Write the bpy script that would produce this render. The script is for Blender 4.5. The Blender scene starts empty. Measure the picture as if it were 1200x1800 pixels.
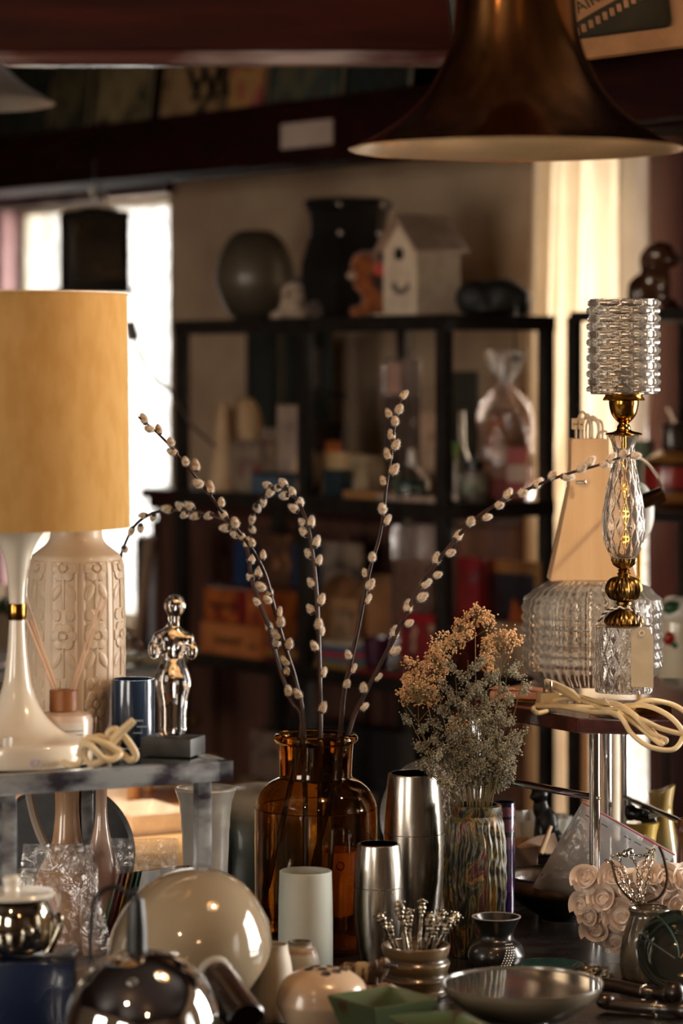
import bpy, bmesh, math, random
from mathutils import Vector, Matrix, Euler, noise
random.seed(7)
sc = bpy.context.scene
COL = sc.collection
PI = math.pi
# ---------------------------------------------------------------- camera
EYE = 1.55; FPX = 5250.0; HZ = 655.0; TZ = 0.78      # eye height, focal length in pixels, horizon row, table top height
cam_d = bpy.data.cameras.new('camera'); cam = bpy.data.objects.new('camera', cam_d); COL.objects.link(cam)
cam.location = (0, 0, EYE); cam.rotation_euler = (PI/2, 0, 0)
cam_d.sensor_fit = 'VERTICAL'; cam_d.sensor_height = 36; cam_d.lens = FPX/1800*36
cam_d.shift_y = -(900-HZ)/1800; cam_d.clip_start = .2
cam_d.dof.use_dof = True; cam_d.dof.focus_distance = 3.97; cam_d.dof.aperture_fstop = 3.3; cam_d.dof.aperture_blades = 9
sc.camera = cam
# ---------------------------------------------------------------- light and exposure
sc.view_settings.view_transform = 'Standard'; sc.view_settings.look = 'None'
sc.view_settings.gamma = 1; sc.view_settings.use_curve_mapping = False
sc.view_settings.exposure = 0.6
sc.cycles.use_denoising = True
sc.cycles.max_bounces = 14; sc.cycles.transmission_bounces = 12; sc.cycles.transparent_max_bounces = 16
sc.cycles.glossy_bounces = 5; sc.cycles.diffuse_bounces = 3
sc.cycles.sample_clamp_indirect = 4.0; sc.cycles.caustics_reflective = False; sc.cycles.blur_glossy = .5
w = bpy.data.worlds.new('sky'); sc.world = w; w.use_nodes = True
wn = w.node_tree; bg = wn.nodes['Background']
bg.inputs[0].default_value = (1.0, .98, .93, 1); bg.inputs[1].default_value = 3.0

# the back wall runs obliquely; E along it (to the right and nearer), N away from the room
EV = Vector((.6024, -.7982, 0)); NV = Vector((.7982, .6024, 0)); F0 = Vector((-.36, 6.75, 0)); F0N = F0.dot(NV)
WANG = math.atan2(EV.y, EV.x)
WALL = .62                                            # the wall's distance behind the rack's front
def wp(s, n, z): return F0 + EV*s + NV*n + Vector((0, 0, z))
def area(name, s, z, wdt, hgt, power, color, front=False):
    l = bpy.data.lights.new(name, 'AREA'); l.shape = 'RECTANGLE'; l.size = wdt; l.size_y = hgt; l.energy = power; l.color = color
    o = bpy.data.objects.new(name, l); COL.objects.link(o); o.location = wp(s, -6.5 if front else WALL+.32, z)
    o.rotation_euler = (NV if front else -NV).to_track_quat('-Z', 'Y').to_euler(); return o
DAY = (1.0, .95, .86)
area('daylight_window_1', -1.409, 1.45, 0.81, 1.15, 70, DAY)
area('daylight_window_2', 0.789, 1.1, 0.20, 1.9, 26, (1.0, .94, .85))
area('daylight_window_3', 3.6, 1.4, 1.3, 1.5, 115, DAY)
area('daylight_window_4', 6.0, 1.4, 1.3, 1.5, 60, DAY)
area('added_front_fill_5', 2.2, 1.55, 1.4, 1.5, 46, (1, .86, .70), True)  # added fill light from the camera side, out of view
area('added_front_fill_6', 5.2, 1.55, 1.4, 1.5, 46, (1, .86, .70), True)  # second added fill light, likewise behind the view

# unseen warm lamps added as fill, behind and beside the view
def lamp(name, x, y, z, power, color=(1, .60, .30), r=.035):
    l = bpy.data.lights.new(name, 'POINT'); l.energy = power; l.color = color; l.shadow_soft_size = r
    o = bpy.data.objects.new(name, l); COL.objects.link(o); o.location = (x, y, z)
lamp('warm_fill_lamp_1', .95, 4.7, 2.2, 26)
lamp('warm_fill_lamp_2', -.9, 1.8, 2.35, 9)
lamp('warm_fill_lamp_3', .35, .6, 2.35, 8)
lamp('warm_fill_lamp_4', -.9, 5.1, 2.3, 12)
def spot(name, loc, to, power, deg, color=(1, .82, .62)):
    l = bpy.data.lights.new(name, 'SPOT'); l.energy = power; l.color = color; l.shadow_soft_size = .04; l.spot_size = math.radians(deg); l.spot_blend = .6
    o = bpy.data.objects.new(name, l); COL.objects.link(o); o.location = loc; o.rotation_euler = (Vector(to)-Vector(loc)).to_track_quat('-Z', 'Y').to_euler()
spot('added_spot_light_1', (-.45, 4.55, 2.5), (-.55, 4.95, .8), 150, 32)  # added unseen spot, stands in for sunlight on the back-left table
spot('added_spot_light_2', (1.25, 3.55, 2.5), (.38, 4.12, 1.12), 50, 26)  # added unseen spot, brightens the crystal lamp, wood and cables
# ---------------------------------------------------------------- colours and materials
def C(r, g=None, b=None):
    if g is None: g = b = r
    f = lambda v: (v/255/12.92) if v/255 <= .04045 else ((v/255+.055)/1.055)**2.4
    return (f(r), f(g), f(b), 1)
def nodes(name):
    m = bpy.data.materials.new(name); m.use_nodes = True
    nt = m.node_tree; p = nt.nodes['Principled BSDF']; return m, nt, p
def coords(nt, kind='Object', scale=(1, 1, 1)):
    tc = nt.nodes.new('ShaderNodeTexCoord'); mp = nt.nodes.new('ShaderNodeMapping'); mp.inputs['Scale'].default_value = scale
    nt.links.new(tc.outputs[kind], mp.inputs[0]); return mp.outputs[0]
def M(name, col, rough=.5, metal=0, col2=None, ns=30, nc=(.4, .6), bump=0, bs=80, trans=0, ior=1.5, coat=0, sheen=0, sss=0, stretch=(1, 1, 1), alpha=1, rr=None, spec=None):
    """principled material; col2 mixes in by noise, bump by a second noise"""
    m, nt, p = nodes(name); L = nt.links.new
    p.inputs['Base Color'].default_value = col; p.inputs['Roughness'].default_value = rough; p.inputs['Metallic'].default_value = metal
    p.inputs['Transmission Weight'].default_value = trans; p.inputs['IOR'].default_value = ior; p.inputs['Coat Weight'].default_value = coat
    p.inputs['Coat Roughness'].default_value = .05
    p.inputs['Sheen Weight'].default_value = sheen; p.inputs['Alpha'].default_value = alpha
    if spec is not None: p.inputs['Specular IOR Level'].default_value = spec
    if sss: p.inputs['Subsurface Weight'].default_value = sss; p.inputs['Subsurface Scale'].default_value = .01
    v = coords(nt, 'Object', stretch)
    n = nt.nodes.new('ShaderNodeTexNoise'); n.inputs['Scale'].default_value = ns; n.inputs['Detail'].default_value = 4; L(v, n.inputs['Vector'])
    if col2 is not None:
        r = nt.nodes.new('ShaderNodeValToRGB'); r.color_ramp.elements[0].position = nc[0]; r.color_ramp.elements[1].position = nc[1]
        r.color_ramp.elements[0].color = col; r.color_ramp.elements[1].color = col2
        L(n.outputs['Fac'], r.inputs[0]); L(r.outputs[0], p.inputs['Base Color'])
    if rr:
        q = nt.nodes.new('ShaderNodeMapRange'); q.inputs['To Min'].default_value = rr[0]; q.inputs['To Max'].default_value = rr[1]
        q.inputs['From Min'].default_value = .3; q.inputs['From Max'].default_value = .7
        L(n.outputs['Fac'], q.inputs['Value']); L(q.outputs[0], p.inputs['Roughness'])
    if bump:
        b = nt.nodes.new('ShaderNodeBump'); b.inputs['Strength'].default_value = bump; b.inputs['Distance'].default_value = .002
        n2 = nt.nodes.new('ShaderNodeTexNoise'); n2.inputs['Scale'].default_value = bs; n2.inputs['Detail'].default_value = 5; L(v, n2.inputs['Vector'])
        L(n2.outputs['Fac'], b.inputs['Height']); L(b.outputs[0], p.inputs['Normal'])
    return m
def bands(name, stops, rough=.4, coat=0, axis=2, interp='CONSTANT', wob=.03, bump=0, bs=120, metal=0):
    """colour bands along one axis of the thing's own box (0 bottom, 1 top)"""
    m, nt, p = nodes(name); L = nt.links.new
    p.inputs['Roughness'].default_value = rough; p.inputs['Coat Weight'].default_value = coat; p.inputs['Metallic'].default_value = metal
    v = coords(nt, 'Generated'); s = nt.nodes.new('ShaderNodeSeparateXYZ'); L(v, s.inputs[0])
    n = nt.nodes.new('ShaderNodeTexNoise'); n.inputs['Scale'].default_value = 6; L(v, n.inputs['Vector'])
    a = nt.nodes.new('ShaderNodeMath'); a.operation = 'MULTIPLY_ADD'; a.inputs[1].default_value = wob; L(n.outputs['Fac'], a.inputs[0]); L(s.outputs[axis], a.inputs[2])
    r = nt.nodes.new('ShaderNodeValToRGB'); r.color_ramp.interpolation = interp; e = r.color_ramp.elements
    e[0].position = stops[0][0]; e[0].color = stops[0][1]; e[1].position = stops[1][0]; e[1].color = stops[1][1]
    for q, c in stops[2:]: x = e.new(q); x.color = c
    L(a.outputs[0], r.inputs[0]); L(r.outputs[0], p.inputs['Base Color'])
    if bump:
        b = nt.nodes.new('ShaderNodeBump'); b.inputs['Strength'].default_value = bump; b.inputs['Distance'].default_value = .002
        n2 = nt.nodes.new('ShaderNodeTexNoise'); n2.inputs['Scale'].default_value = bs; L(coords(nt), n2.inputs['Vector']); L(n2.outputs['Fac'], b.inputs['Height']); L(b.outputs[0], p.inputs['Normal'])
    return m
def wood(name, c1, c2, rough=.5, scale=12, stretch=(1, 1, .12), coat=0):
    return M(name, c1, rough, col2=c2, ns=scale*6, nc=(.35, .68), stretch=stretch, bump=.15, bs=200, coat=coat)
def picture(name, c1, c2, c3, scale=22, rough=.5):
    """printed picture: blotches of three colours"""
    m, nt, p = nodes(name); L = nt.links.new; v = coords(nt, 'Object', (1, 1, 1)); p.inputs['Roughness'].default_value = rough
    n = nt.nodes.new('ShaderNodeTexNoise'); n.inputs['Scale'].default_value = scale; n.inputs['Detail'].default_value = 2.5; L(v, n.inputs['Vector'])
    r = nt.nodes.new('ShaderNodeValToRGB'); e = r.color_ramp.elements; e[0].position = .42; e[0].color = c1; e[1].position = .56; e[1].color = c2
    x = e.new(.66); x.color = c3; L(n.outputs['Fac'], r.inputs[0]); L(r.outputs[0], p.inputs['Base Color']); return m
def film(name, tint=(1, 1, 1, 1), amt=.22, rough=.12, milky=0.0, mcol=None):
    """thin clear plastic: mostly see-through, with a glossy wrinkled skin"""
    m = bpy.data.materials.new(name); m.use_nodes = True; nt = m.node_tree; L = nt.links.new; nt.nodes.clear()
    out = nt.nodes.new('ShaderNodeOutputMaterial'); t = nt.nodes.new('ShaderNodeBsdfTransparent'); t.inputs[0].default_value = tint
    g = nt.nodes.new('ShaderNodeBsdfGlossy'); g.inputs['Roughness'].default_value = rough; g.inputs[0].default_value = (1, 1, 1, 1)
    fr = nt.nodes.new('ShaderNodeFresnel'); fr.inputs[0].default_value = 1.45
    ma = nt.nodes.new('ShaderNodeMath'); ma.operation = 'MULTIPLY_ADD'; ma.inputs[1].default_value = 1.0; ma.inputs[2].default_value = amt*.3; ma.use_clamp = True
    L(fr.outputs[0], ma.inputs[0])
    mx = nt.nodes.new('ShaderNodeMixShader'); L(ma.outputs[0], mx.inputs[0]); L(t.outputs[0], mx.inputs[1]); L(g.outputs[0], mx.inputs[2])
    v = coords(nt); n = nt.nodes.new('ShaderNodeTexNoise'); n.inputs['Scale'].default_value = 45; n.inputs['Detail'].default_value = 3; n.inputs['Distortion'].default_value = 1.5; L(v, n.inputs['Vector'])
    b = nt.nodes.new('ShaderNodeBump'); b.inputs['Strength'].default_value = .7; b.inputs['Distance'].default_value = .006; L(n.outputs['Fac'], b.inputs['Height']); L(b.outputs[0], g.inputs['Normal'])
    last = mx
    if milky:
        d = nt.nodes.new('ShaderNodeBsdfDiffuse'); d.inputs[0].default_value = mcol or (.8, .8, .8, 1); tl = nt.nodes.new('ShaderNodeBsdfTranslucent'); tl.inputs[0].default_value = mcol or (.8, .8, .8, 1)
        md = nt.nodes.new('ShaderNodeMixShader'); L(d.outputs[0], md.inputs[1]); L(tl.outputs[0], md.inputs[2])
        m2 = nt.nodes.new('ShaderNodeMixShader'); m2.inputs[0].default_value = milky; L(mx.outputs[0], m2.inputs[1]); L(md.outputs[0], m2.inputs[2]); last = m2
    L(last.outputs[0], out.inputs[0]); return m
def cloth(name, col, trans=.4, clear=0.0, ns=25, col2=None):
    m = bpy.data.materials.new(name); m.use_nodes = True; nt = m.node_tree; L = nt.links.new; nt.nodes.clear()
    out = nt.nodes.new('ShaderNodeOutputMaterial'); d = nt.nodes.new('ShaderNodeBsdfDiffuse'); t = nt.nodes.new('ShaderNodeBsdfTranslucent')
    n = nt.nodes.new('ShaderNodeTexNoise'); n.inputs['Scale'].default_value = ns; L(coords(nt, 'Object', (1, 1, .4)), n.inputs['Vector'])
    r = nt.nodes.new('ShaderNodeValToRGB'); e = r.color_ramp.elements; e[0].color = col; e[1].color = col2 or [c*.86 for c in col[:3]]+[1]; e[0].position = .4; e[1].position = .65
    L(n.outputs['Fac'], r.inputs[0]); L(r.outputs[0], d.inputs[0]); L(r.outputs[0], t.inputs[0])
    mx = nt.nodes.new('ShaderNodeMixShader'); mx.inputs[0].default_value = trans; L(d.outputs[0], mx.inputs[1]); L(t.outputs[0], mx.inputs[2]); last = mx
    if clear:
        tr = nt.nodes.new('ShaderNodeBsdfTransparent'); m2 = nt.nodes.new('ShaderNodeMixShader'); m2.inputs[0].default_value = clear
        L(mx.outputs[0], m2.inputs[1]); L(tr.outputs[0], m2.inputs[2]); last = m2
    L(last.outputs[0], out.inputs[0]); return m
def glow(name, col, strength):
    m, nt, p = nodes(name); p.inputs['Base Color'].default_value = col; p.inputs['Emission Color'].default_value = col; p.inputs['Emission Strength'].default_value = strength; return m

# ---------------------------------------------------------------- mesh helpers (all shapes are made in world space, then given an origin)
def mpp(Y): return Y/FPX                               # metres per pixel at depth Y
def P(px, py, Y): return Vector(((px-600)/FPX*Y, Y, EYE+(HZ-py)/FPX*Y))
def tb(Y, z=TZ): return HZ+(EYE-z)/Y*FPX               # row of a point at height z and depth Y
def wallY(px, n): u = (px-600)/FPX; return (F0N+n)/(u*NV.x+NV.y)   # depth where the view ray meets the plane at distance n behind the rack front
def PW(px, py, n): return P(px, py, wallY(px, n))
def orient(co, rot, c):
    return c+rot@(co-c)
def lathe(c, prof, seg=48, fn=None, bm=None, rot=None, close=False):
    """revolve (r, z) about the vertical through c (z relative to c)"""
    bm = bm or bmesh.new(); rings = []; n = len(prof); R = rot or Matrix.Identity(3)
    for i, (r, z) in enumerate(prof):
        if r < 1e-6: rings.append([bm.verts.new(c+R@Vector((0, 0, z)))]); continue
        ring = []
        for k in range(seg):
            a = 2*PI*k/seg; rr = r+(fn(a, z, r, i) if fn else 0)
            ring.append(bm.verts.new(c+R@Vector((rr*math.cos(a), rr*math.sin(a), z))))
        rings.append(ring)
    def join(A, B):
        for k in range(seg):
            k2 = (k+1) % seg
            if len(A) == 1 and len(B) == 1: return
            if len(A) == 1: f = [A[0], B[k2], B[k]]
            elif len(B) == 1: f = [A[k], A[k2], B[0]]
            else: f = [A[k], A[k2], B[k2], B[k]]
            bm.faces.new(f)
    for i in range(n-1): join(rings[i], rings[i+1])
    if close: join(rings[-1], rings[0])
    return bm
def lpx(px, Y, prof, seg=48, fn=None, bm=None, close=False, y0=None, rot=None):
    """revolve a profile given as (radius px, row px) seen at column px and depth Y"""
    y0 = prof[0][1] if y0 is None else y0; c = P(px, y0, Y); s = mpp(Y)
    return lathe(c, [(r*s, (y0-y)*s) for r, y in prof], seg, fn, bm, rot, close)
def shell(px, Y, outer, t=3, seg=48, fn=None, bm=None, rot=None, y0=None):
    """an open vessel: outer profile listed from the rim down to the foot, in px; gets an inside and a closed base"""
    inner = [(max(r-t, .1), y) for r, y in outer]; inner[0] = (inner[0][0], outer[0][1]+.3)
    inner[-1] = (inner[-1][0], outer[-1][1]-t)
    prof = [(0.0, inner[-1][1])]+inner[::-1]+outer+[(0.0, outer[-1][1])]
    prof = [p for i, p in enumerate(prof)]
    return lpx(px, Y, prof, seg, (lambda a, z, r, i: fn(a, z, r, i) if (fn and i > len(inner)) else 0), bm, y0=y0 if y0 is not None else outer[0][1], rot=rot)
def smoothprof(pts, n=6):
    """Catmull-Rom through profile points"""
    out = []; q = [pts[0]]+list(pts)+[pts[-1]]
    for i in range(1, len(q)-2):
        for k in range(n):
            t = k/n; out.append(tuple(cr(q[i-1][j], q[i][j], q[i+1][j], q[i+2][j], t) for j in range(len(pts[0]))))
    out.append(tuple(pts[-1])); return out
def cr(a, b, c, d, t): return .5*((2*b)+(-a+c)*t+(2*a-5*b+4*c-d)*t*t+(-a+3*b-3*c+d)*t**3)
def curve(pts, n=8): return [Vector(p) for p in smoothprof([tuple(p) for p in pts], n)]
def tube(pts, r, seg=8, bm=None, caps=True, r2=None, flat=1.0):
    bm = bm or bmesh.new(); rings = []; n = len(pts); up = Vector((.13, .31, .94))
    prev = None
    for i, p in enumerate(pts):
        t = (pts[min(i+1, n-1)]-pts[max(i-1, 0)])
        t = t.normalized() if t.length > 1e-9 else Vector((0, 0, 1))
        if prev is None: a = t.cross(up); a = a.normalized() if a.length > 1e-4 else Vector((1, 0, 0))
        else: a = (prev-t*prev.dot(t)); a = a.normalized() if a.length > 1e-6 else prev
        prev = a; b = t.cross(a)
        rad = r(i/(n-1)) if callable(r) else (r+(r2-r)*i/(n-1) if r2 is not None else r)
        rings.append([bm.verts.new(p+a*rad*math.cos(2*PI*k/seg)+b*rad*flat*math.sin(2*PI*k/seg)) for k in range(seg)])
    for i in range(n-1):
        for k in range(seg): k2 = (k+1) % seg; bm.faces.new([rings[i][k], rings[i][k2], rings[i+1][k2], rings[i+1][k]])
    if caps: bm.faces.new(rings[0][::-1]); bm.faces.new(rings[-1])
    return bm
def box(c, size, rot=None, bev=0, bm=None, seg=2):
    """box centred at c; rot is a 3x3 matrix"""
    own = bmesh.new(); bmesh.ops.create_cube(own, size=1)
    for v in own.verts: v.co = Vector((v.co.x*size[0], v.co.y*size[1], v.co.z*size[2]))
    if bev: bmesh.ops.bevel(own, geom=own.edges[:], offset=bev, segments=seg, profile=.6, affect='EDGES')
    R = rot or Matrix.Identity(3)
    for v in own.verts: v.co = Vector(c)+R@v.co
    return merge(bm, own)
def merge(bm, own):
    if bm is None: return own
    me = bpy.data.meshes.new('tmp'); own.to_mesh(me); bm.from_mesh(me); bpy.data.meshes.remove(me); own.free(); return bm
RZ = lambda a: Matrix.Rotation(a, 3, 'Z')
RX = lambda a: Matrix.Rotation(a, 3, 'X')
RY = lambda a: Matrix.Rotation(a, 3, 'Y')
WR = RZ(WANG)                                          # x along the back wall, y away from the room
def bpx(x0, x1, y0, y1, Y, depth, rot=None, bev=.001, bm=None):
    """box whose front face spans the given pixels at depth Y"""
    a = P(x0, y1, Y); b = P(x1, y0, Y); c = (a+b)/2; c.y += depth/2
    return box(c, (b.x-a.x, depth, b.z-a.z), rot, bev, bm)
def wbox(s0, s1, n0, n1, z0, z1, bev=0, bm=None):
    return box(wp((s0+s1)/2, (n0+n1)/2, (z0+z1)/2), (abs(s1-s0), abs(n1-n0), abs(z1-z0)), WR, bev, bm)
def sof(px, n): v = P(px, HZ, wallY(px, n))-F0; return Vector((v.x, v.y, 0)).dot(EV)   # position along the wall of a column seen at distance n
def zof(px, py, n): return P(px, py, wallY(px, n)).z
def ball(c, r, rot=None, bm=None, sub=2):
    own = bmesh.new(); bmesh.ops.create_icosphere(own, subdivisions=sub, radius=1)
    r = r if hasattr(r, '__len__') else (r, r, r); R = rot or Matrix.Identity(3)
    for v in own.verts: v.co = Vector(c)+R@Vector((v.co.x*r[0], v.co.y*r[1], v.co.z*r[2]))
    return merge(bm, own)
def remesh(bm, voxel, smooth=6, noise_amt=0, noise_scale=60):
    """fuse overlapping solids into one continuous surface"""
    me = bpy.data.meshes.new('tmp'); bm.to_mesh(me); bm.free(); o = bpy.data.objects.new('tmp', me); COL.objects.link(o)
    m = o.modifiers.new('r', 'REMESH'); m.mode = 'VOXEL'; m.voxel_size = voxel
    s = o.modifiers.new('s', 'SMOOTH'); s.iterations = smooth; s.factor = .5
    dg = bpy.context.evaluated_depsgraph_get(); dg.update(); out = bpy.data.meshes.new_from_object(o.evaluated_get(dg))
    bpy.data.objects.remove(o); bpy.data.meshes.remove(me)
    b = bmesh.new(); b.from_mesh(out); bpy.data.meshes.remove(out)
    if noise_amt:
        b.normal_update()
        for v in b.verts: v.co += v.normal*noise_amt*noise.noise(v.co*noise_scale)
    return b
def prism(poly, d, bm=None):
    """extrude a world-space polygon by vector d"""
    bm = bm or bmesh.new(); a = [bm.verts.new(p) for p in poly]; b = [bm.verts.new(p+d) for p in poly]; n = len(poly)
    bm.faces.new(a); bm.faces.new(b[::-1])
    for i in range(n): bm.faces.new([a[i], b[i], b[(i+1) % n], a[(i+1) % n]])
    return bm
def sheet(fn, nu, nv, bm=None, thick=0):
    """grid surface fn(u,v)->Vector; thick gives it two sides"""
    own = bmesh.new(); g = [[own.verts.new(fn(i/nu, j/nv)) for j in range(nv+1)] for i in range(nu+1)]
    for i in range(nu):
        for j in range(nv): own.faces.new([g[i][j], g[i+1][j], g[i+1][j+1], g[i][j+1]])
    if thick: bmesh.ops.solidify(own, geom=own.faces[:], thickness=thick)
    return merge(bm, own)
def tri_text(s, size, mat3, pos, depth=.0006):
    """lettering as a mesh"""
    cu = bpy.data.curves.new('t', 'FONT'); cu.body = s; cu.size = size; cu.extrude = depth; cu.align_x = 'CENTER'; cu.align_y = 'CENTER'
    o = bpy.data.objects.new('t', cu); COL.objects.link(o); dg = bpy.context.evaluated_depsgraph_get(); dg.update()
    me = bpy.data.meshes.new_from_object(o.evaluated_get(dg)); bpy.data.objects.remove(o); bpy.data.curves.remove(cu)
    bm = bmesh.new(); bm.from_mesh(me); bpy.data.meshes.remove(me)
    for v in bm.verts: v.co = Vector(pos)+mat3@v.co
    return bm
def finish(name, bm, mat, origin, smooth=True):
    if smooth: bmesh.ops.recalc_face_normals(bm, faces=bm.faces[:])
    for v in bm.verts: v.co -= origin
    me = bpy.data.meshes.new(name)
    if smooth:
        for f in bm.faces: f.smooth = True
        for e in bm.edges:
            if len(e.link_faces) == 2 and e.calc_face_angle(0) > .7: e.smooth = False
    bm.to_mesh(me); bm.free()
    for m in (mat if isinstance(mat, (list, tuple)) else [mat]): me.materials.append(m)
    o = bpy.data.objects.new(name, me); COL.objects.link(o); return o
def bounds(bm):
    xs = [v.co for v in bm.verts]; return [min(v[i] for v in xs) for i in range(3)], [max(v[i] for v in xs) for i in range(3)]
def T(name, label, cat, parts, group=None, kind=None):
    """one thing: parts = [(part name, bmesh, material, [sub-parts])]; a single nameless part makes the thing one mesh"""
    lo, hi = None, None
    for p in parts:
        if isinstance(p[1], bmesh.types.BMesh):
            a, b = bounds(p[1]); lo = a if lo is None else [min(x, y) for x, y in zip(lo, a)]; hi = b if hi is None else [max(x, y) for x, y in zip(hi, b)]
    org = Vector(((lo[0]+hi[0])/2, (lo[1]+hi[1])/2, lo[2]))
    if parts[0][0] is None:
        root = finish(name, parts[0][1], parts[0][2], org); root.location = org; rest = []
        for q in parts[1:]: rest.append(q)
    else:
        root = bpy.data.objects.new(name, None); root.empty_display_size = .02; COL.objects.link(root); root.location = org; rest = parts
    if kind: root['kind'] = kind
    if label: root['label'] = label
    if cat: root['category'] = cat
    if group: root['group'] = group
    def add(par, p):
        pn, bm, mat = p[:3]; opt = p[4] if len(p) > 4 else {}
        if isinstance(bm, bmesh.types.BMesh): o = finish(pn, bm, mat, org)
        else:
            me, mx = bm; o = bpy.data.objects.new(pn, me); COL.objects.link(o); mm = Matrix(mx); mm.translation = mm.translation-org; o.matrix_local = mm
        o.parent = par
        for k, v in opt.items(): o[k] = v
        for q in (p[3] if len(p) > 3 and p[3] else []): add(o, q)
    for p in rest: add(root, p)
    return root
def ST(name, bm, mat):
    lo, hi = bounds(bm); org = Vector(((lo[0]+hi[0])/2, (lo[1]+hi[1])/2, lo[2])); o = finish(name, bm, mat, org); o.location = org; o['kind'] = 'structure'; return o

# shared materials
BLACKM = M('black_metal', C(22, 20, 18), .45, 0, C(34, 31, 28), 40)
CHROME = M('chrome', C(225), .04, 1, rr=(.03, .07), ns=12)
STEEL = M('brushed_steel', C(190, 182, 170), .24, 1, rr=(.2, .3), ns=60, stretch=(1, 1, .05))
BRASS = M('brass', C(200, 150, 70), .16, 1, C(150, 100, 40), 25)
BRASSD = M('aged_brass', C(150, 115, 60), .28, 1, C(85, 60, 30), 60)
GLASS = M('clear_glass', C(255, 253, 250), .0, trans=1, ior=1.48)
WHITEC = M('white_ceramic', C(225, 220, 208), .22, col2=C(215, 208, 195), coat=.3)
GREYC = M('grey_glaze', C(165, 165, 158), .5, col2=C(140, 142, 138), bump=.3, ns=14)
DARKW = M('dark_red_wood', C(62, 24, 20), .45, col2=C(44, 16, 14), ns=60, stretch=(1, 1, .15), bump=.1, bs=150)
PLASTIC = film('clear_plastic_film', milky=.06)
# ================================================================= the room
sW = lambda px: sof(px, WALL)
s_w1a, s_w1b = sW(6), sW(297); s_w2a, s_w2b = sW(1036), sW(1152)
z_w1t = zof(297, 342, WALL); z_w1b = zof(297, 1105, WALL)
brick = M('painted_brick', C(194, 166, 136), .8, col2=C(180, 150, 122), ns=5, bump=0)
def add_brick(m):
    nt = m.node_tree; L = nt.links.new; b = nt.nodes.new('ShaderNodeTexBrick'); b.inputs['Scale'].default_value = 1; b.inputs['Brick Width'].default_value = .22; b.inputs['Row Height'].default_value = .075
    b.inputs['Mortar Size'].default_value = .006; b.inputs['Mortar Smooth'].default_value = .6
    tc = nt.nodes.new('ShaderNodeTexCoord'); mp = nt.nodes.new('ShaderNodeMapping'); mp.inputs['Rotation'].default_value = (0, 0, -WANG); L(tc.outputs['Object'], mp.inputs[0])
    mp2 = nt.nodes.new('ShaderNodeMapping'); mp2.inputs['Rotation'].default_value = (PI/2, 0, 0); L(mp.outputs[0], mp2.inputs[0]); L(mp2.outputs[0], b.inputs['Vector'])
    u = nt.nodes.new('ShaderNodeBump'); u.inputs['Strength'].default_value = .5; u.inputs['Distance'].default_value = .004; u.invert = True; L(b.outputs['Fac'], u.inputs['Height']); L(u.outputs[0], nt.nodes['Principled BSDF'].inputs['Normal'])
add_brick(brick)
S0, S1, NB, H = -3.2, 8.0, -6.2, 2.75
def wall_with_holes(holes, s0, s1, n0, n1, z1):
    bm = bmesh.new(); s = s0
    for a, b, za, zb in sorted(holes):
        wbox(s, a, n0, n1, 0, z1, bm=bm); wbox(a, b, n0, n1, zb, z1, bm=bm)
        if za > 0: wbox(a, b, n0, n1, 0, za, bm=bm)
        s = b
    wbox(s, s1, n0, n1, 0, z1, bm=bm); return bm
wins = [(s_w1a, s_w1b, z_w1b, z_w1t), (s_w2a, s_w2b, .1, 2.1), (3.0, 4.2, .65, 2.15), (5.4, 6.6, .65, 2.15)]
ST('wall_back', wall_with_holes(wins, S0, S1, WALL, WALL+.18, H), brick)
maroon = M('maroon_paint', C(84, 30, 34), .5, col2=C(70, 24, 28), ns=30, stretch=(1, 1, .1))
dark = M('dark_plaster', C(120, 95, 75), .8, col2=C(100, 80, 62), ns=4)
ST('wall_left', wbox(S0-.15, S0, NB, WALL, 0, H), dark)
ST('wall_right', wbox(S1, S1+.15, NB, WALL, 0, H), dark)
fw = [(1.5, 2.9, .8, 2.3), (4.5, 5.9, .8, 2.3)]  # unseen openings added to let the front fill light in
ST('wall_front', wall_with_holes(fw, S0, S1, NB-.15, NB, H), dark)
ST('floor', wbox(S0, S1, NB, WALL, -.1, 0), M('floor_boards', C(70, 48, 34), .5, col2=C(48, 32, 24), ns=9))
ST('ceiling', wbox(S0, S1, NB, WALL, H, H+.1), M('dark_ceiling', C(48, 30, 24), .7, col2=C(36, 22, 18), ns=9))
whitep = M('white_paint', C(222, 214, 196), .5, col2=C(208, 198, 178), ns=20)
pane = film('window_pane', amt=.1, rough=.02)
for i, (a, b, za, zb) in enumerate(wins):
    fr = bmesh.new(); t = .02
    for q in ((a, a+t, za, zb), (b-t, b, za, zb), (a, b, za, za+t), (a, b, zb-t, zb)): wbox(q[0], q[1], WALL+.06, WALL+.12, q[2], q[3], .004, fr)
    if i > 1: wbox((a+b)/2-.02, (a+b)/2+.02, WALL+.07, WALL+.11, za, zb, .004, fr)
    gl = wbox(a+t, b-t, WALL+.088, WALL+.092, za+t, zb-t)
    r = T('window_%d' % (i+1), None, None, [('window_frame', fr, whitep), ('pane', gl, pane)], kind='structure')
for i, (a, b, za, zb) in enumerate(fw):  # frames and panes of the added front windows
    fr = bmesh.new(); t = .045
    for q in ((a, a+t, za, zb), (b-t, b, za, zb), (a, b, za, za+t), (a, b, zb-t, zb), ((a+b)/2-.02, (a+b)/2+.02, za, zb)): wbox(q[0], q[1], NB-.10, NB-.05, q[2], q[3], .004, fr)
    T('window_%d' % (i+5), None, None, [('window_frame', fr, whitep), ('pane', wbox(a+t, b-t, NB-.078, NB-.074, za+t, zb-t), pane)], kind='structure')
# maroon boarding beside the curtain window
bm = bmesh.new(); a0 = s_w2b+.01
for k in range(9): wbox(a0+k*.12, a0+k*.12+.113, WALL-.035, WALL-.002, 0, 2.2, .004, bm)
ST('trim_1', bm, maroon)
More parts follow.
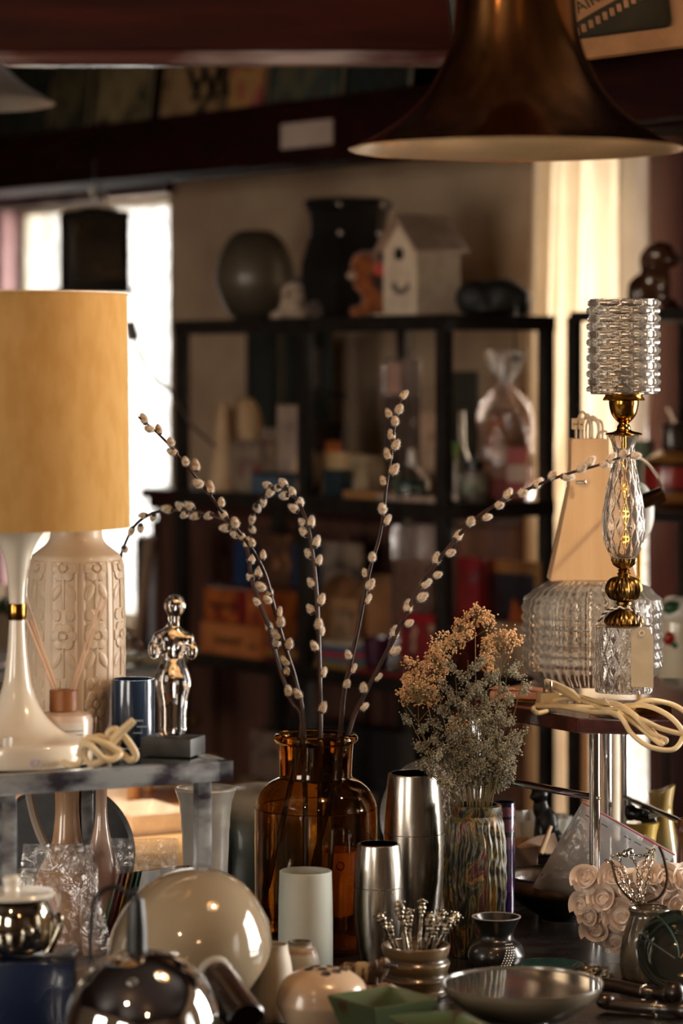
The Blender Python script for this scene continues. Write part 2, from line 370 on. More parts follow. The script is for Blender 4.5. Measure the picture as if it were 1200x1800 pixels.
# lintel over the first window, dark red
ST('trim_2', wbox(s_w1a-.6, s_w1b+.03, WALL-.03, WALL-.002, z_w1t, z_w1t+.2, .004), DARKW)
ST('trim_3', wbox(s_w1a-.012, s_w1a+.004, WALL-.01, WALL+.15, z_w1b, z_w1t, .002), M('mauve_paint', C(170, 130, 130), .5, col2=C(150, 112, 116), ns=12))
# the long beam along the wall and the covers standing on it
bn0, bn1 = .1, .22
zb0 = zof(0, 335, bn0); zb1 = zof(0, 240, bn0)
beamM = M('oxblood_beam', C(42, 14, 11), .75, col2=C(30, 9, 8), ns=30, spec=.08, stretch=(.3, .3, 1), bump=.15, bs=90)
ST('trim_4', wbox(S0, 3.2, bn0, bn0+.17, zb0, zb1, .006), beamM)
ST('trim_5', wbox(S0, 3.2, bn1+.1, WALL-.01, zb1, H, .004), M('dark_boards', C(40, 20, 17), .7, col2=C(30, 14, 12), ns=20))  # dark red-brown boards above the beam, behind the covers
T('price_card', 'blank white card pinned to the long dark red beam', 'card', [(None, wbox(sof(496, bn0), sof(586, bn0), bn0-.004, bn0-.001, zof(540, 258, bn0), zof(540, 214, bn0)), M('card_paper', C(200, 178, 165), .8, col2=C(188, 165, 152), ns=9))])
covers = [(-15, 65, (28, 30, 24), (52, 52, 38), (22, 24, 20), 'dark green book cover nearest the silver lamp on the beam shelf'),
          (70, 133, (96, 84, 58), (60, 58, 42), (34, 34, 28), 'olive and cream book cover with dark figures, second from the window side'),
          (150, 242, (150, 130, 92), (120, 104, 70), (40, 38, 30), 'beige book cover with small dark figures along its foot'),
          (266, 372, (178, 140, 98), (160, 124, 84), (30, 26, 24), 'cream book cover with a black drawing at its lower corner'),
          (383, 448, (200, 150, 90), (190, 90, 80), (60, 76, 80), 'orange edged book cover with a red round head'),
          (460, 580, (110, 100, 74), (62, 82, 78), (90, 64, 40), 'teal and brown wide book cover on the beam shelf'),
          (590, 700, (44, 54, 52), (30, 38, 38), (60, 54, 40), 'dark blue grey book cover partly behind the crossing beam')]
for i, (x0, x1, c1, c2, c3, lab) in enumerate(covers):
    n0 = bn0+.04; a, b = sof(x0, n0), sof(x1, n0)
    R = WR@RX(-.12)
    cb = box(wp((a+b)/2, n0+.04, zb1+.135), (b-a-.012, .012, .26), R, .001)
    pg = box(wp((a+b)/2, n0+.05, zb1+.135), (b-a-.014, .012, .252), R, 0)
    parts = [('cover', cb, picture('cover_print', C(*c1), C(*c2), C(*c3), 14)), ('pages', pg, M('page_block', C(190, 170, 140), .8, col2=C(170, 150, 118), ns=60))]
    if i == 3:
        z0 = zb1+.05; q = bmesh.new()
        for k in range(5):
            o = (a+b)/2+.02+k*.03; box(wp(o, n0+.02, z0+.03), (.012, .004, .10), R@RY(.5 if k % 2 else -.6), 0, q)
        parts.append(('drawing', q, BLACKM))
    if i == 4:
        parts.append(('round_face', ball(wp((a+b)/2+.01, n0+.03, zb1+.13), (.035, .006, .04), WR), M('red_print', C(196, 70, 66), .6, col2=C(170, 50, 50), ns=20)))
        parts.append(('shoulders', ball(wp((a+b)/2, n0+.035, zb1+.035), (.06, .006, .05), WR), M('teal_print', C(70, 100, 104), .6)))
    T('book', lab, 'book', parts, 'books standing on the beam shelf')
# the nearer crossing beam with a moulded lower edge
zc = P(0, 88, 5.0).z
ST('trim_6', box((-.9, 5.1, zc+.2), (3.6, .2, .4), None, .006), M('red_brown_beam', C(72, 26, 12), .6, col2=C(52, 17, 8), ns=22, spec=.12, stretch=(.1, 1, 1), bump=.15, bs=70))
ST('trim_7', box((-.95, 5.02, zc-.012), (3.1, .05, .026), None, .008), M('pale_edge_strip', C(190, 170, 165), .2, col2=C(90, 50, 45), ns=9, stretch=(.3, 1, 1)))
# rail along the lower edge of the long beam
T('curtain_rail', 'grey metal rail running under the long beam above the window', 'rail', [(None, tube([wp(s_w1a-.5, .32, zb0-.016), wp(s_w1b+.15, .32, zb0-.016)], .012, 10), M('rail_metal', C(190, 180, 175), .3, .6, col2=C(120, 110, 110), ns=8))])
# framed sign, upper right
sy = 4.5; o = P(1015, 96, sy); ang = -.12
SR = RY(-.13)
sx = lambda u, v: o+SR@Vector((u, 0, v))
cream = M('sign_cream', C(196, 140, 92), .5, col2=C(170, 118, 74), ns=15)
dg = M('sign_dark_green', C(58, 48, 26), .5, col2=C(46, 38, 22), ns=15)
fr = box(sx(.0, .16), (.36, .016, .34), SR, .012)
inn = box(sx(-.02, .16)-Vector((0, .008, 0)), (.33, .006, .276), SR, .01)
R2 = RY(-.52)
Q0 = sx(.049, .052)-Vector((0, .012, 0))
bar = box(Q0+R2@Vector((-.03, 0, .030)), (.20, .004, .034), R2, .001)
dsh = bmesh.new()
for k in range(14): box(Q0+R2@Vector((-.075+k*.0122, 0, 0)), (.0072, .004, .012), RY(-.15), .001, dsh)
txt = tri_text('TAIRES', .026, R2@RX(PI/2), Q0+R2@Vector((-.012, -.0026, .030)))
# only the lower right corner is in view, so the board is placed by that corner
sign = T('hanging_sign', 'dark green sign board with cream border beside the big brass lamp', 'sign', [('board', fr, cream), ('panel', inn, dg), ('stripe', bar, cream, [('lettering', txt, dg)]), ('dashes', dsh, cream)])
ST('trim_8', box((.87, sy+.2, P(0, 200, sy+.15).z+.25), (1.4, .12, .42), RY(-.12), .005), beamM)
# ================================================================= curtain
sc0, sc1 = sof(957, WALL-.09), sof(1138, WALL-.09); zt = zof(1040, 215, WALL-.09)
def cur(u, v):
    z = zt*(1-v)+.06*v; h = (zt-z)
    left = sc0-.03*min(1, h/.7); right = sc1-(sc1-sof(1008, WALL-.09))*max(0, min(1, (h-.62)/.35))**1.5
    s = left+(right-left)*(u+.03*math.sin(u*9)*v)
    n = WALL-.11+.028*math.sin(u*46+1.5*v*math.sin(u*7))+.012*math.sin(u*21+4+2*v)
    return wp(s, n, z)
T('curtain', 'cream gauze curtain gathered in folds beside the maroon boards', 'curtain', [(None, sheet(cur, 150, 24), cloth('gauze', C(236, 218, 190), .6, .14))])
# ================================================================= dark cabinet behind the rack
ca, cb_ = sof(268, .36), sof(945, .60); zc1 = 1.262
body = wbox(ca, cb_, .37, WALL-.02, 0, zc1-.05, .004)
cor = bmesh.new(); wbox(ca-.02, cb_+.02, .335, WALL-.015, zc1-.028, zc1, .006, cor); wbox(ca-.01, cb_+.01, .35, WALL-.018, zc1-.055, zc1-.026, .006, cor)
parts = [('carcass', body, M('cabinet_wood', C(98, 62, 50), .55, col2=C(78, 48, 38), ns=40, stretch=(1, 1, .1)),), ('cornice', cor, DARKW)]
nd = 4; wd = (cb_-ca)/nd
for k in range(nd):
    d = bmesh.new(); x0, x1 = ca+k*wd+.012, ca+(k+1)*wd-.012
    wbox(x0, x1, .355, .371, .08, zc1-.08, .003, d)
    for q in ((x0, x0+.05, .08, zc1-.08), (x1-.05, x1, .08, zc1-.08), (x0, x1, .08, .15), (x0, x1, zc1-.16, zc1-.08)): wbox(q[0], q[1], .346, .356, q[2], q[3], .003, d)
    parts.append(('door', d, M('cabinet_door', C(98, 62, 52), .55, col2=C(76, 46, 38), ns=40, stretch=(1, 1, .1)), [('knob', ball(wp(x1-.07, .335, .7), .012), BRASSD)]))
T('cabinet', 'long dark red wooden cabinet with moulded top behind the black rack', 'cabinet', parts)
# ================================================================= black rack
RD = .27; RL = .94; zs = [.10, .53, .925, 1.285, 1.665]; pw = .026
parts = []
for s in (0, RL/2, RL):
    for n in (0, RD): parts.append(('post', wbox(s-pw/2, s+pw/2, n-pw/2, n+pw/2, 0, zs[-1]-.012, .002), BLACKM))
for z in zs:
    q = wbox(-.013, RL+.013, -.013, RD+.013, z-.012, z, .001)
    e = bmesh.new(); wbox(-.013, RL+.013, -.016, -.008, z-.03, z+.002, .001, e); wbox(RL+.008, RL+.016, -.013, RD+.013, z-.03, z+.002, .001, e)
    parts.append(('shelf_board', q, BLACKM, [('shelf_edge', e, M('edge_metal', C(52, 48, 45), .3, .5, C(40, 36, 34), 30))]))
T('shelving_rack', 'tall black metal rack with stocked shelves in front of the brick wall', 'shelving rack', parts)
def rk(px, n): return wallY(px, n)                      # depth of a column at distance n inside the rack
def shelfrow(px, n, z): return tb(wallY(px, n), z)
def on(px, n, z, w, h, depth=None):                     # helper: row of the foot and of a point h px above
    return rk(px, n)
# second black rack at the right edge
n2 = .12; sa = sof(1009, n2); zr = [zof(1100, 895, n2), zof(1009, 548, n2)]
parts = []
for s in (sa, sa+.9):
    for n in (n2, n2+.3): parts.append(('post', wbox(s-.011, s+.011, n-.011, n+.011, 0, zr[1]-.01, .002), BLACKM))
for z in [.3]+zr: parts.append(('shelf_board', wbox(sa+(.0 if z > 1.5 else .16), sa+.91, n2-.012, n2+.312, z-.02, z, .002), BLACKM))
T('shelving_rack', 'black metal rack with the glossy dog on top beside the curtain', 'shelving rack', parts)
# ================================================================= things on the rack (blurred background)
def rb(x0, x1, y0, y1, n, d, bev=.002, bm=None):
    """box standing parallel to the rack, its front at distance n, seen between the given columns and rows"""
    s0, s1 = sof(x0, n), sof(x1, n); xm = (x0+x1)/2
    return wbox(s0, s1, n, n+d, zof(xm, y1, n), zof(xm, y0, n), bev, bm)
def rbz(x0, x1, z0, h, n, d, bev=.002, bm=None): return wbox(sof(x0, n), sof(x1, n), n, n+d, z0+.0005, z0+h, bev, bm)
def lz(px, n, z0, prof, seg=32, fn=None, t=None):
    """revolved thing standing at height z0; profile (radius px, height above foot px) listed foot upward"""
    Y = wallY(px, n); s = mpp(Y); c = P(px, HZ, Y); c.z = z0+.0005
    pr = [(r*s, h*s) for r, h in prof]
    if pr[0][0] > 1e-5: pr = [(0, pr[0][1])]+pr
    if t: pr = pr+[(max(r*s-t*s, .0005), h*s+(t*s if i == len(prof)-1 else 0)) for i, (r, h) in enumerate(reversed(prof))]+[(0, prof[0][1]*s+t*s)]
    elif pr[-1][0] > 1e-5: pr.append((0, pr[-1][1]))
    return lathe(c, pr, seg, fn)
Z4, Z3, Z2, Z1 = zs[4], zs[3], zs[2], zs[1]
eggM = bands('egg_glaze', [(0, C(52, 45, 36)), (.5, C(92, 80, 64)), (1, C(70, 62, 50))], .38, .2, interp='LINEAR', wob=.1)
pr = smoothprof([(30, 0), (50, 18), (67, 55), (70, 82), (62, 118), (45, 146), (28, 158), (20, 160)], 5)
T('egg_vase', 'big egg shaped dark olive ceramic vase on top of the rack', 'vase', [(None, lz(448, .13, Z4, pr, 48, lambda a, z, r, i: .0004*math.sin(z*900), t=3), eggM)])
# faceted black lantern vase
def facet(px, n, z0, prof, k, rot=.3, bm=None):
    Y = wallY(px, n); s = mpp(Y); c = P(px, HZ, Y); c.z = z0+.0005; b = bm or bmesh.new(); rings = []
    for r, h in prof: rings.append([b.verts.new(c+Vector((r*s*math.cos(2*PI*i/k+rot), r*s*math.sin(2*PI*i/k+rot), h*s))) for i in range(k)])
    for A, B in zip(rings, rings[1:]):
        for i in range(k): j = (i+1) % k; b.faces.new([A[i], A[j], B[j], B[i]])
    b.faces.new(rings[0][::-1]); b.faces.new(rings[-1]); return b
GB = M('gloss_black', C(20, 18, 17), .3, col2=C(28, 26, 24), ns=18)
fb = facet(612, .15, Z4, [(74, 0), (86, 70), (86, 95), (72, 140), (68, 165), (72, 190), (80, 195), (80, 208), (70, 212)], 6)
riv = []; Yf = wallY(612, .15)
for h, r in ((200, 80), (150, 71)):
    for i in range(6):
        a = 2*PI*i/6+.3; riv.append(('rivet', ball(P(612, HZ, Yf)*1+Vector((r*mpp(Yf)*math.cos(a), r*mpp(Yf)*math.sin(a), Z4+h*mpp(Yf)-EYE)), .006), STEEL))
T('black_vase', 'tall six-sided black vase with riveted corners behind the plush toys', 'vase', [('body', fb, GB)]+riv)
def blobs(px, n, z0, lst, vox=.005, sm=5, na=.0015):
    Y = wallY(px, n); s = mpp(Y); c = P(px, HZ, Y); c.z = z0; b = bmesh.new()
    for dx, h, dy, rx, rz, ry in lst: ball(c+Vector((dx*s, dy*s, h*s)), (rx*s, ry*s, rz*s), bm=b)
    return remesh(b, vox, sm, na, 70)
def bl1(px, n, z0, dx, h, dy, rx, rz, ry, bm=None):
    Y = wallY(px, n); s = mpp(Y); c = P(px, HZ, Y); c.z = z0; return ball(c+Vector((dx*s, dy*s, h*s)), (rx*s, ry*s, rz*s), bm=bm)
plW = M('white_plush', C(205, 180, 155), .95, col2=C(180, 152, 128), ns=40, sheen=.5, bump=.6, bs=220)
plG = M('grey_plush', C(96, 78, 68), .95, col2=C(74, 60, 54), ns=40, sheen=.4, bump=.6, bs=220)
plB = M('golden_brown_plush', C(168, 92, 36), .95, col2=C(130, 66, 24), ns=40, sheen=.5, bump=.7, bs=220)
plD = M('dark_mane_plush', C(70, 42, 26), .95, col2=C(48, 28, 18), ns=40, sheen=.4, bump=.8, bs=220)
T('plush_toy', 'small white plush dog with brown cap sitting next to the egg vase', 'plush toy', [
    ('body', blobs(515, .06, Z4, [(0, 22, 0, 20, 22, 18), (2, 48, 0, 25, 20, 20), (-8, 40, -12, 12, 10, 10), (-26, 8, -10, 16, 9, 9), (14, 8, -12, 14, 9, 9), (-16, 24, -10, 9, 14, 9)]), plW),
    ('cap', blobs(520, .07, Z4, [(6, 62, 2, 24, 17, 19), (18, 50, 4, 14, 16, 12)]), plG),
    ('eyes', bl1(515, .06, Z4, -6, 52, -20, 3, 3, 2, bl1(515, .06, Z4, 8, 52, -21, 3, 3, 2)), GB), ('nose', bl1(515, .06, Z4, -9, 43, -23, 4, 3, 3), GB)])
T('plush_toy', 'grey brown plush seal lying low between the white dog and the lion', 'plush toy', [
    ('body', blobs(585, .1, Z4, [(0, 22, 0, 34, 22, 20), (-28, 18, -5, 20, 17, 16), (22, 28, 0, 22, 26, 18), (-30, 6, -12, 16, 6, 10)]), plG),
    ('eyes', bl1(585, .1, Z4, -34, 24, -20, 2.6, 2.6, 2, bl1(585, .1, Z4, -22, 25, -22, 2.6, 2.6, 2)), GB)])
T('plush_toy', 'golden brown plush lion with red ear tag leaning on the birdhouse', 'plush toy', [
    ('body', blobs(645, .04, Z4, [(14, 28, 0, 26, 28, 20), (-4, 92, 0, 27, 27, 22), (-18, 78, -8, 14, 15, 13), (-6, 60, -2, 20, 18, 18), (-16, 10, -14, 16, 12, 12), (2, 18, -14, 14, 16, 12), (30, 12, -8, 20, 12, 14), (12, 114, 4, 8, 8, 5)]), plB),
    ('mane', blobs(645, .04, Z4, [(24, 66, 4, 18, 26, 16), (28, 46, 4, 16, 20, 16), (18, 88, 8, 12, 22, 14)], sm=2, na=.004), plD),
    ('muzzle', bl1(645, .04, Z4, -26, 74, -14, 10, 8, 8), plW), ('eyes', bl1(645, .04, Z4, -16, 92, -21, 3, 4, 2), GB),
    ('ear_tag', bl1(645, .04, Z4, 24, 84, -17, 13, 11, 2), M('red_tag', C(190, 40, 34), .5, col2=C(215, 90, 80), ns=90, nc=(.55, .6)))])
# birdhouse: gable front seen on the left, long wall on the right
Yb = rk(740, .09); bc = P(741, HZ, Yb); bc.z = Z4; ba = RZ(-.92)     # local x = across the gable front, y = depth
BH = lambda x, y, z: bc+ba@Vector((x, y, z))
wB, dB, hB, rB = .112, .115, .165, .205
bm = prism([BH(-wB/2, -dB/2, .008), BH(wB/2, -dB/2, .008), BH(wB/2, -dB/2, .14), BH(0, -dB/2, .2), BH(-wB/2, -dB/2, .14)], ba@Vector((0, dB, 0)))
base = box(BH(0, 0, .004), (wB+.03, dB+.03, .008), ba, .001)
roof = bmesh.new(); sl = math.atan2(.06, wB/2); rl = math.hypot(.06, wB/2)+.02
for sg in (1, -1):
    box(BH(sg*(wB/4+.004), 0, .170+.004), (rl, dB+.03, .007), ba@RY(sg*sl), .001, roof)
hole = lathe(Vector((0, 0, 0)), [(0, 0), (.013, 0), (.013, .003), (0, .003)], 24)
for v in hole.verts: v.co = BH(0, -dB/2-.002, .13)+ba@RX(PI/2)@(v.co)
moon = bmesh.new(); mp_ = []
for k in range(13): a = PI*1.12+PI*.72*k/12; mp_.append((.034*math.cos(a), .034*math.sin(a)))
for k in range(13): a = PI*1.84-PI*.72*k/12; mp_.append((.002+.026*math.cos(a)*.95, .008+.027*math.sin(a)))
moon = prism([BH(x+.004, -dB/2-.0015, .078+z) for x, z in mp_], ba@Vector((0, .001, 0)))
bw = M('birdhouse_white', C(226, 205, 180), .6, col2=C(212, 190, 165), ns=30)
T('birdhouse', 'white wooden birdhouse with round hole and grey crescent on the gable', 'birdhouse', [('walls', bm, bw), ('base', base, bw), ('roof', roof, M('birdhouse_roof', C(178, 152, 132), .6, col2=C(160, 134, 114), ns=30)), ('entrance_hole', hole, GB), ('crescent', moon, M('grey_print', C(92, 84, 78), .7, col2=C(130, 118, 106), ns=60))])
T('folded_bag', 'black soft carrying bag lying flat beside the birdhouse', 'bag', [
    ('body', blobs(872, .2, Z4, [(-30, 34, 0, 46, 33, 30), (10, 36, 0, 46, 34, 30), (40, 30, 0, 22, 28, 26), (48, 16, 0, 14, 14, 20), (-10, 14, 0, 60, 14, 30)], .006), M('black_nylon', C(18, 18, 16), .55, col2=C(30, 30, 26), ns=20, bump=.4, bs=60)),
    ('drawcord', tube(curve([PW(905, 530, .2), PW(906, 545, .18), PW(906, 552, .168), PW(905, 590, .168), PW(906, 628, .168)], 4), .0022, 6, ball(PW(906, 630, .168), .006)), GB)])
# --- upper shelf (Z3)
cone = lz(415, .10, Z3, [(38, 0), (34, 60), (22, 150), (0, 168)], 40)
T('paper_cone', 'plain beige paper cone standing left on the upper shelf', 'cone', [(None, lz(392, .035, Z3, [(26, 0), (22, 40), (10, 140), (2, 160)], 32), M('kraft_cream', C(208, 176, 138), .7, col2=C(196, 162, 124), ns=20))])
T('glass_bell', 'cream domed bell behind the paper cone on the upper shelf', 'dome', [(None, lz(428, .11, Z3, smoothprof([(34, 0), (34, 90), (31, 130), (20, 156), (6, 164)], 4), 32), M('cream_dome', C(206, 172, 132), .6, col2=C(190, 158, 120), ns=12))])
T('board', 'dark green upright board at the back of the upper shelf', 'board', [(None, wbox(sof(432, .42), sof(520, .42), .42, .432, 1.2635, zof(476, 583, .42), .002), M('chalk_green', C(44, 50, 46), .6, col2=C(34, 38, 36), ns=10))])
T('board', 'dark green narrower board with pale paper patch in the middle bay', 'board', [('panel', wbox(sof(541, .42), sof(580, .42), .42, .432, 1.2635, zof(560, 583, .42), .002), M('chalk_green2', C(46, 50, 46), .6, col2=C(36, 40, 36), ns=10)), ('paper', rb(543, 562, 612, 680, .416, .003), M('grey_paper', C(120, 104, 98), .8, col2=C(104, 90, 84), ns=12))])
def pick(name, lab, cat, x0, x1, h, z, n, d, mat, group=None, extra=None, bev=.002):
    xm = (x0+x1)/2; s = mpp(wallY(xm, n)); parts = [(None, rbz(x0, x1, z, h*s, n, d, bev), mat)]
    if extra: parts = [('body', parts[0][1], mat)]+extra
    return T(name, lab, cat, parts, group)
pick('box', 'white and grey spotted carton standing below the cream dome', 'box', 406, 452, 92, Z3, .02, .05, picture('carton_print', C(150, 130, 110), C(110, 100, 96), C(150, 60, 50), 30))
pick('book', 'upright pale booklet with grey spine beside the first rack post', 'book', 486, 524, 156, Z3, .05, .02, picture('booklet_print', C(170, 148, 132), C(150, 130, 118), C(80, 66, 58), 16))
pick('book', 'dull white low booklet leaning right of the spotted carton', 'book', 458, 484, 112, Z3, .09, .02, picture('booklet_print2', C(150, 132, 118), C(130, 114, 102), C(100, 84, 76), 18))
pick('tin', 'pale blue tin with dark lid standing in front of the booklets', 'tin', 441, 494, 38, Z3, -.005, .05, M('tin_blue', C(80, 100, 118), .4, col2=C(66, 84, 102), ns=20), extra=[('lid', rbz(440, 495, Z3+.04, .008, -.006, .052), M('tin_lid', C(34, 40, 56), .4))])
T('plate', 'round cream plate propped upright behind the thick rack post', 'plate', [(None, lathe(Vector((0, 0, 0)), [(0, 0), (.035, 0), (.05, .006), (.051, .009), (.034, .004), (0, .004)], 36, rot=None), M('cream_plate', C(206, 176, 142), .35, col2=C(196, 166, 132), ns=14))])
pl = bpy.data.objects[-1] if False else [o for o in COL.objects if o.name.startswith('plate')][-1]
for v in pl.data.vertices: v.co = WR@(RX(PI/2-.12)@v.co)
pl.location = Vector((PW(543, 835, .045).x, PW(543, 835, .045).y, Z3+.0515))
pick('picture', 'dark framed photograph leaning in the middle bay of the upper shelf', 'picture', 545, 602, 120, Z3, .2, .015, picture('dark_photo', C(50, 38, 36), C(30, 24, 22), C(84, 66, 60), 14), extra=[('frame', rb(541, 604, 690, 700, .19, .02), GB)])
pick('box', 'small cream box with an orange round picture on its front', 'box', 562, 606, 78, Z3, .06, .05, M('box_cream', C(190, 160, 118), .6, col2=C(176, 146, 104), ns=12), extra=[('print', rb(572, 600, 775, 795, .058, .001), picture('orange_print', C(190, 100, 40), C(120, 60, 30), C(60, 60, 50), 50))])
pick('box', 'plain cream small box right of the box with orange picture', 'box', 610, 646, 74, Z3, .07, .05, picture('box_cream2', C(168, 146, 116), C(150, 130, 102), C(110, 92, 74), 30))
pick('wooden_board', 'light wooden board lying flat along the upper shelf', 'board', 602, 715, 15, Z3, .01, .09, wood('pale_board', C(170, 120, 74), C(150, 102, 60), .6))
pick('pot', 'dark teal small pot behind the light wooden board', 'pot', 568, 600, 48, Z3, .04, .04, M('teal_pot', C(36, 52, 58), .4, col2=C(28, 42, 48), ns=20))
pick('dish', 'green glass dish on top of the light wooden board', 'dish', 684, 728, 22, Z3+.02, .03, .04, M('green_dish', C(52, 84, 72), .2, col2=C(40, 66, 58), ns=20, coat=.5))
bagm = film('grey_bag_film', milky=.35, mcol=C(150, 130, 122))
T('plastic_bag', 'tall clear plastic bag with a pink paper strip in the middle bay', 'bag', [('bag', rb(672, 728, 630, 868, .16, .02, .004), bagm), ('paper_strip', rb(680, 702, 640, 692, .152, .003), M('pink_strip', C(190, 150, 135), .7, col2=C(176, 136, 122), ns=20)), ('dark_insert', rb(674, 716, 696, 866, .165, .008), M('insert_dark', C(70, 56, 46), .7, col2=C(56, 46, 38), ns=10))])
pick('picture', 'pale print of a dark haired figure half behind the bright rack post', 'picture', 738, 764, 160, Z3, .1, .008, picture('figure_print', C(186, 156, 132), C(170, 140, 116), C(50, 30, 28), 18))
for i, (px, n, sc_, lab) in enumerate([(722, .02, 1.0, 'round clear glass decanter before the bright rack post'), (762, .2, .9, 'clear glass decanter behind the corner post, farther back')]):
    T('decanter', lab, 'decanter', [(None, lz(px, n, Z3, [(18*sc_, 0), (32*sc_, 14), (34*sc_, 30), (24*sc_, 50), (8*sc_, 62), (7*sc_, 92), (11*sc_, 96)], 28, t=2), GLASS)])
# row of small pale blocks
a = None
for k in range(5):
    x = 662+k*21; b = rbz(x, x+18, Z3, .016, -.01+.0, .018, .004)
    labs = ['nearest the window side', 'second of the row', 'middle one', 'fourth of the row', 'nearest the bright rack post']
    T('tealight', 'small pale tealight on the shelf edge, '+labs[k], 'tealight', [(None, b, M('wax', C(170, 150, 136), .5, col2=C(160, 140, 126), ns=12))] , 'row of tealights on the upper shelf')
# items seen through the end bay: a position inside the rack addressed by depth along the end
def ex(px, q): return q                                 # q: n coordinate; the column decides the rest
flo = bmesh.new(); c0 = PW(792, 790, .12)
for k in range(7): ball(c0+Vector((.012*math.cos(k*.9), 0, .012*math.sin(k*.9))), (.008, .004, .008), bm=flo)
T('flower_pick', 'lime green flower on a stem right of the bright rack post', 'flower', [('petals', flo, M('lime', C(120, 150, 70), .6, col2=C(100, 132, 58), ns=30)), ('centre', ball(c0-Vector((0, .005, 0)), .006), M('yellow_centre', C(200, 160, 60), .6)), ('stem', tube([Vector((c0.x, c0.y, Z3)), c0], .002, 6), M('stem_green', C(60, 84, 40), .6))])
T('bottle', 'dark slim bottle under the lime green flower', 'bottle', [(None, lz(786, .19, Z3, [(12, 0), (13, 40), (12, 58), (5, 70), (5, 84)], 24), M('dark_bottle', C(30, 32, 30), .15, coat=.5, col2=C(22, 24, 22), ns=8))])
T('storage_jar', 'grey jar with black lid and green label in front of the gift bag', 'jar', [('jar', lz(834, .12, Z3, [(22, 0), (24, 10), (24, 48), (18, 54)], 28), M('grey_jar', C(150, 140, 128), .3, col2=C(110, 104, 92), ns=18, coat=.4)), ('lid', lz(834, .12, Z3+.056*1.15, [(17, 0), (17, 18)], 24), GB), ('label', lz(834, .12, Z3+.02, [(24.6, 0), (24.6, 24)], 24), picture('green_label', C(180, 176, 160), C(80, 110, 66), C(160, 150, 140), 60))])
T('decanter', 'tall clear bottle with narrow neck left of the gift bag', 'bottle', [(None, lz(812, .2, Z3, [(14, 0), (16, 12), (16, 60), (6, 92), (5, 150), (8, 154)], 26, t=2), GLASS)])
# cellophane gift bag
Yg = wallY(888, .225)
loaf = lz(888, .225, Z3, smoothprof([(36, 0), (38, 60), (38, 110), (30, 145), (12, 162), (2, 165)], 3), 32)
pk = bmesh.new(); s = mpp(Yg); g0 = Vector((P(862, 0, Yg).x, Yg-.06, Z3))
def gcell(x, h, w_, hh): return box(P(x, HZ, Yg-.055)*1+Vector((0, 0, Z3+h*s+hh*s/2-EYE)), (w_*s, .012, hh*s), None, .001)
cel = lambda u, v: None
def celf(a, z, r, i): return .004*math.sin(a*7+z*60)+.003*math.sin(a*13+z*90)
cello = lz(888, .225, Z3, smoothprof([(44, 0), (47, 60), (48, 120), (44, 160), (20, 196), (8, 206), (22, 226), (36, 262)], 3)[:-1]+[(36, 262)], 48, celf)
T('gift_bag', 'cellophane gift bag of pink and brown sweets tied at its top', 'gift bag', [('loaf', loaf, M('gingerbread', C(188, 116, 66), .6, col2=C(150, 84, 44), ns=30)), ('wrap', cello, film('cellophane', amt=.5, rough=.1, milky=.04)),
    ('pink_block', gcell(874, 6, 34, 34), M('rose_red', C(150, 70, 72), .6)), ('pale_block', gcell(908, 34, 34, 30), M('pale_pink', C(216, 190, 172), .6)), ('pink_block', gcell(908, 64, 34, 30), M('rose', C(190, 100, 100), .6)), ('pink_block', gcell(908, 6, 34, 28), M('rose2', C(170, 80, 80), .6)), ('pale_block', gcell(874, 40, 32, 22), M('pale_pink2', C(180, 140, 128), .6))])
pick('crate', 'dark olive flat box at the back of the end bay', 'box', 784, 838, 220, Z3, .28, .01, M('olive_dark', C(50, 46, 32), .7, col2=C(40, 38, 28), ns=12))
# --- middle shelf (Z2)
orange = picture('game_orange', C(176, 96, 40), C(150, 74, 30), C(120, 40, 26), 30)
b = rbz(358, 470, Z2+.071, .075, -.005, .12); rib = bmesh.new(); rbz(418, 432, Z2+.0711, .0765, -.008, .123, .0005, rib); rbz(357, 471, Z2+.1465, .0012, .05, .016, 0, rib)
T('game_box', 'orange game box tied with a dark red ribbon, upper of two', 'box', [('box', b, orange), ('ribbon', rib, M('dark_ribbon', C(120, 18, 18), .5, col2=C(96, 12, 14), ns=30)), ('lettering', rb(368, 414, 1062, 1067, -.007, .001), GB)])
b = rbz(352, 458, Z2, .07, -.012, .12)
tx = tri_text('Summer!', .03, WR@RX(PI/2), wp(sof(400, -.014), -.0135, Z2+.035), .0005)
T('game_box', 'light orange game box with dark lettering, lower of two', 'box', [('box', b, M('box_amber', C(190, 116, 62), .6, col2=C(176, 100, 50), ns=12)), ('lettering', tx, GB), ('green_mark', rb(436, 450, 1134, 1140, -.0135, .001), M('olive_mark', C(90, 84, 30), .6))])
pick('book', 'thin bright blue book standing upright above the game boxes', 'book', 411, 428, 185, Z2, .125, .04, M('blue_book', C(34, 62, 100), .5, col2=C(28, 52, 86), ns=20))
pick('book', 'second blue book standing beside the brown puppet picture', 'book', 512, 522, 190, Z2, .15, .1, M('blue_book2', C(34, 52, 84), .5, col2=C(28, 44, 70), ns=20))
pick('picture', 'brown framed puppet picture between two blue books', 'picture', 442, 508, 200, Z2, .17, .02, picture('puppet_print', C(90, 58, 38), C(64, 40, 30), C(150, 100, 60), 26))
stk = [(460, 520, .012, (110, 40, 52), 'plum'), (462, 522, .012, (150, 130, 60), 'mustard'), (466, 520, .010, (150, 50, 40), 'brick red'), (470, 516, .010, (60, 80, 100), 'slate blue')]
z = Z2
for x0, x1, h, c, nm in stk:
    T('book', nm+' thin book lying in the low pile by the game boxes', 'book', [(None, wbox(sof(x0, 0), sof(x1, 0), .0, .14, z+.0004, z+h-.0004, .001), M('cover_'+nm.replace(' ', '_'), C(*c), .5, col2=C(*[int(v*.85) for v in c]), ns=20))], 'flat book pile near the game boxes'); z += h
z = Z2
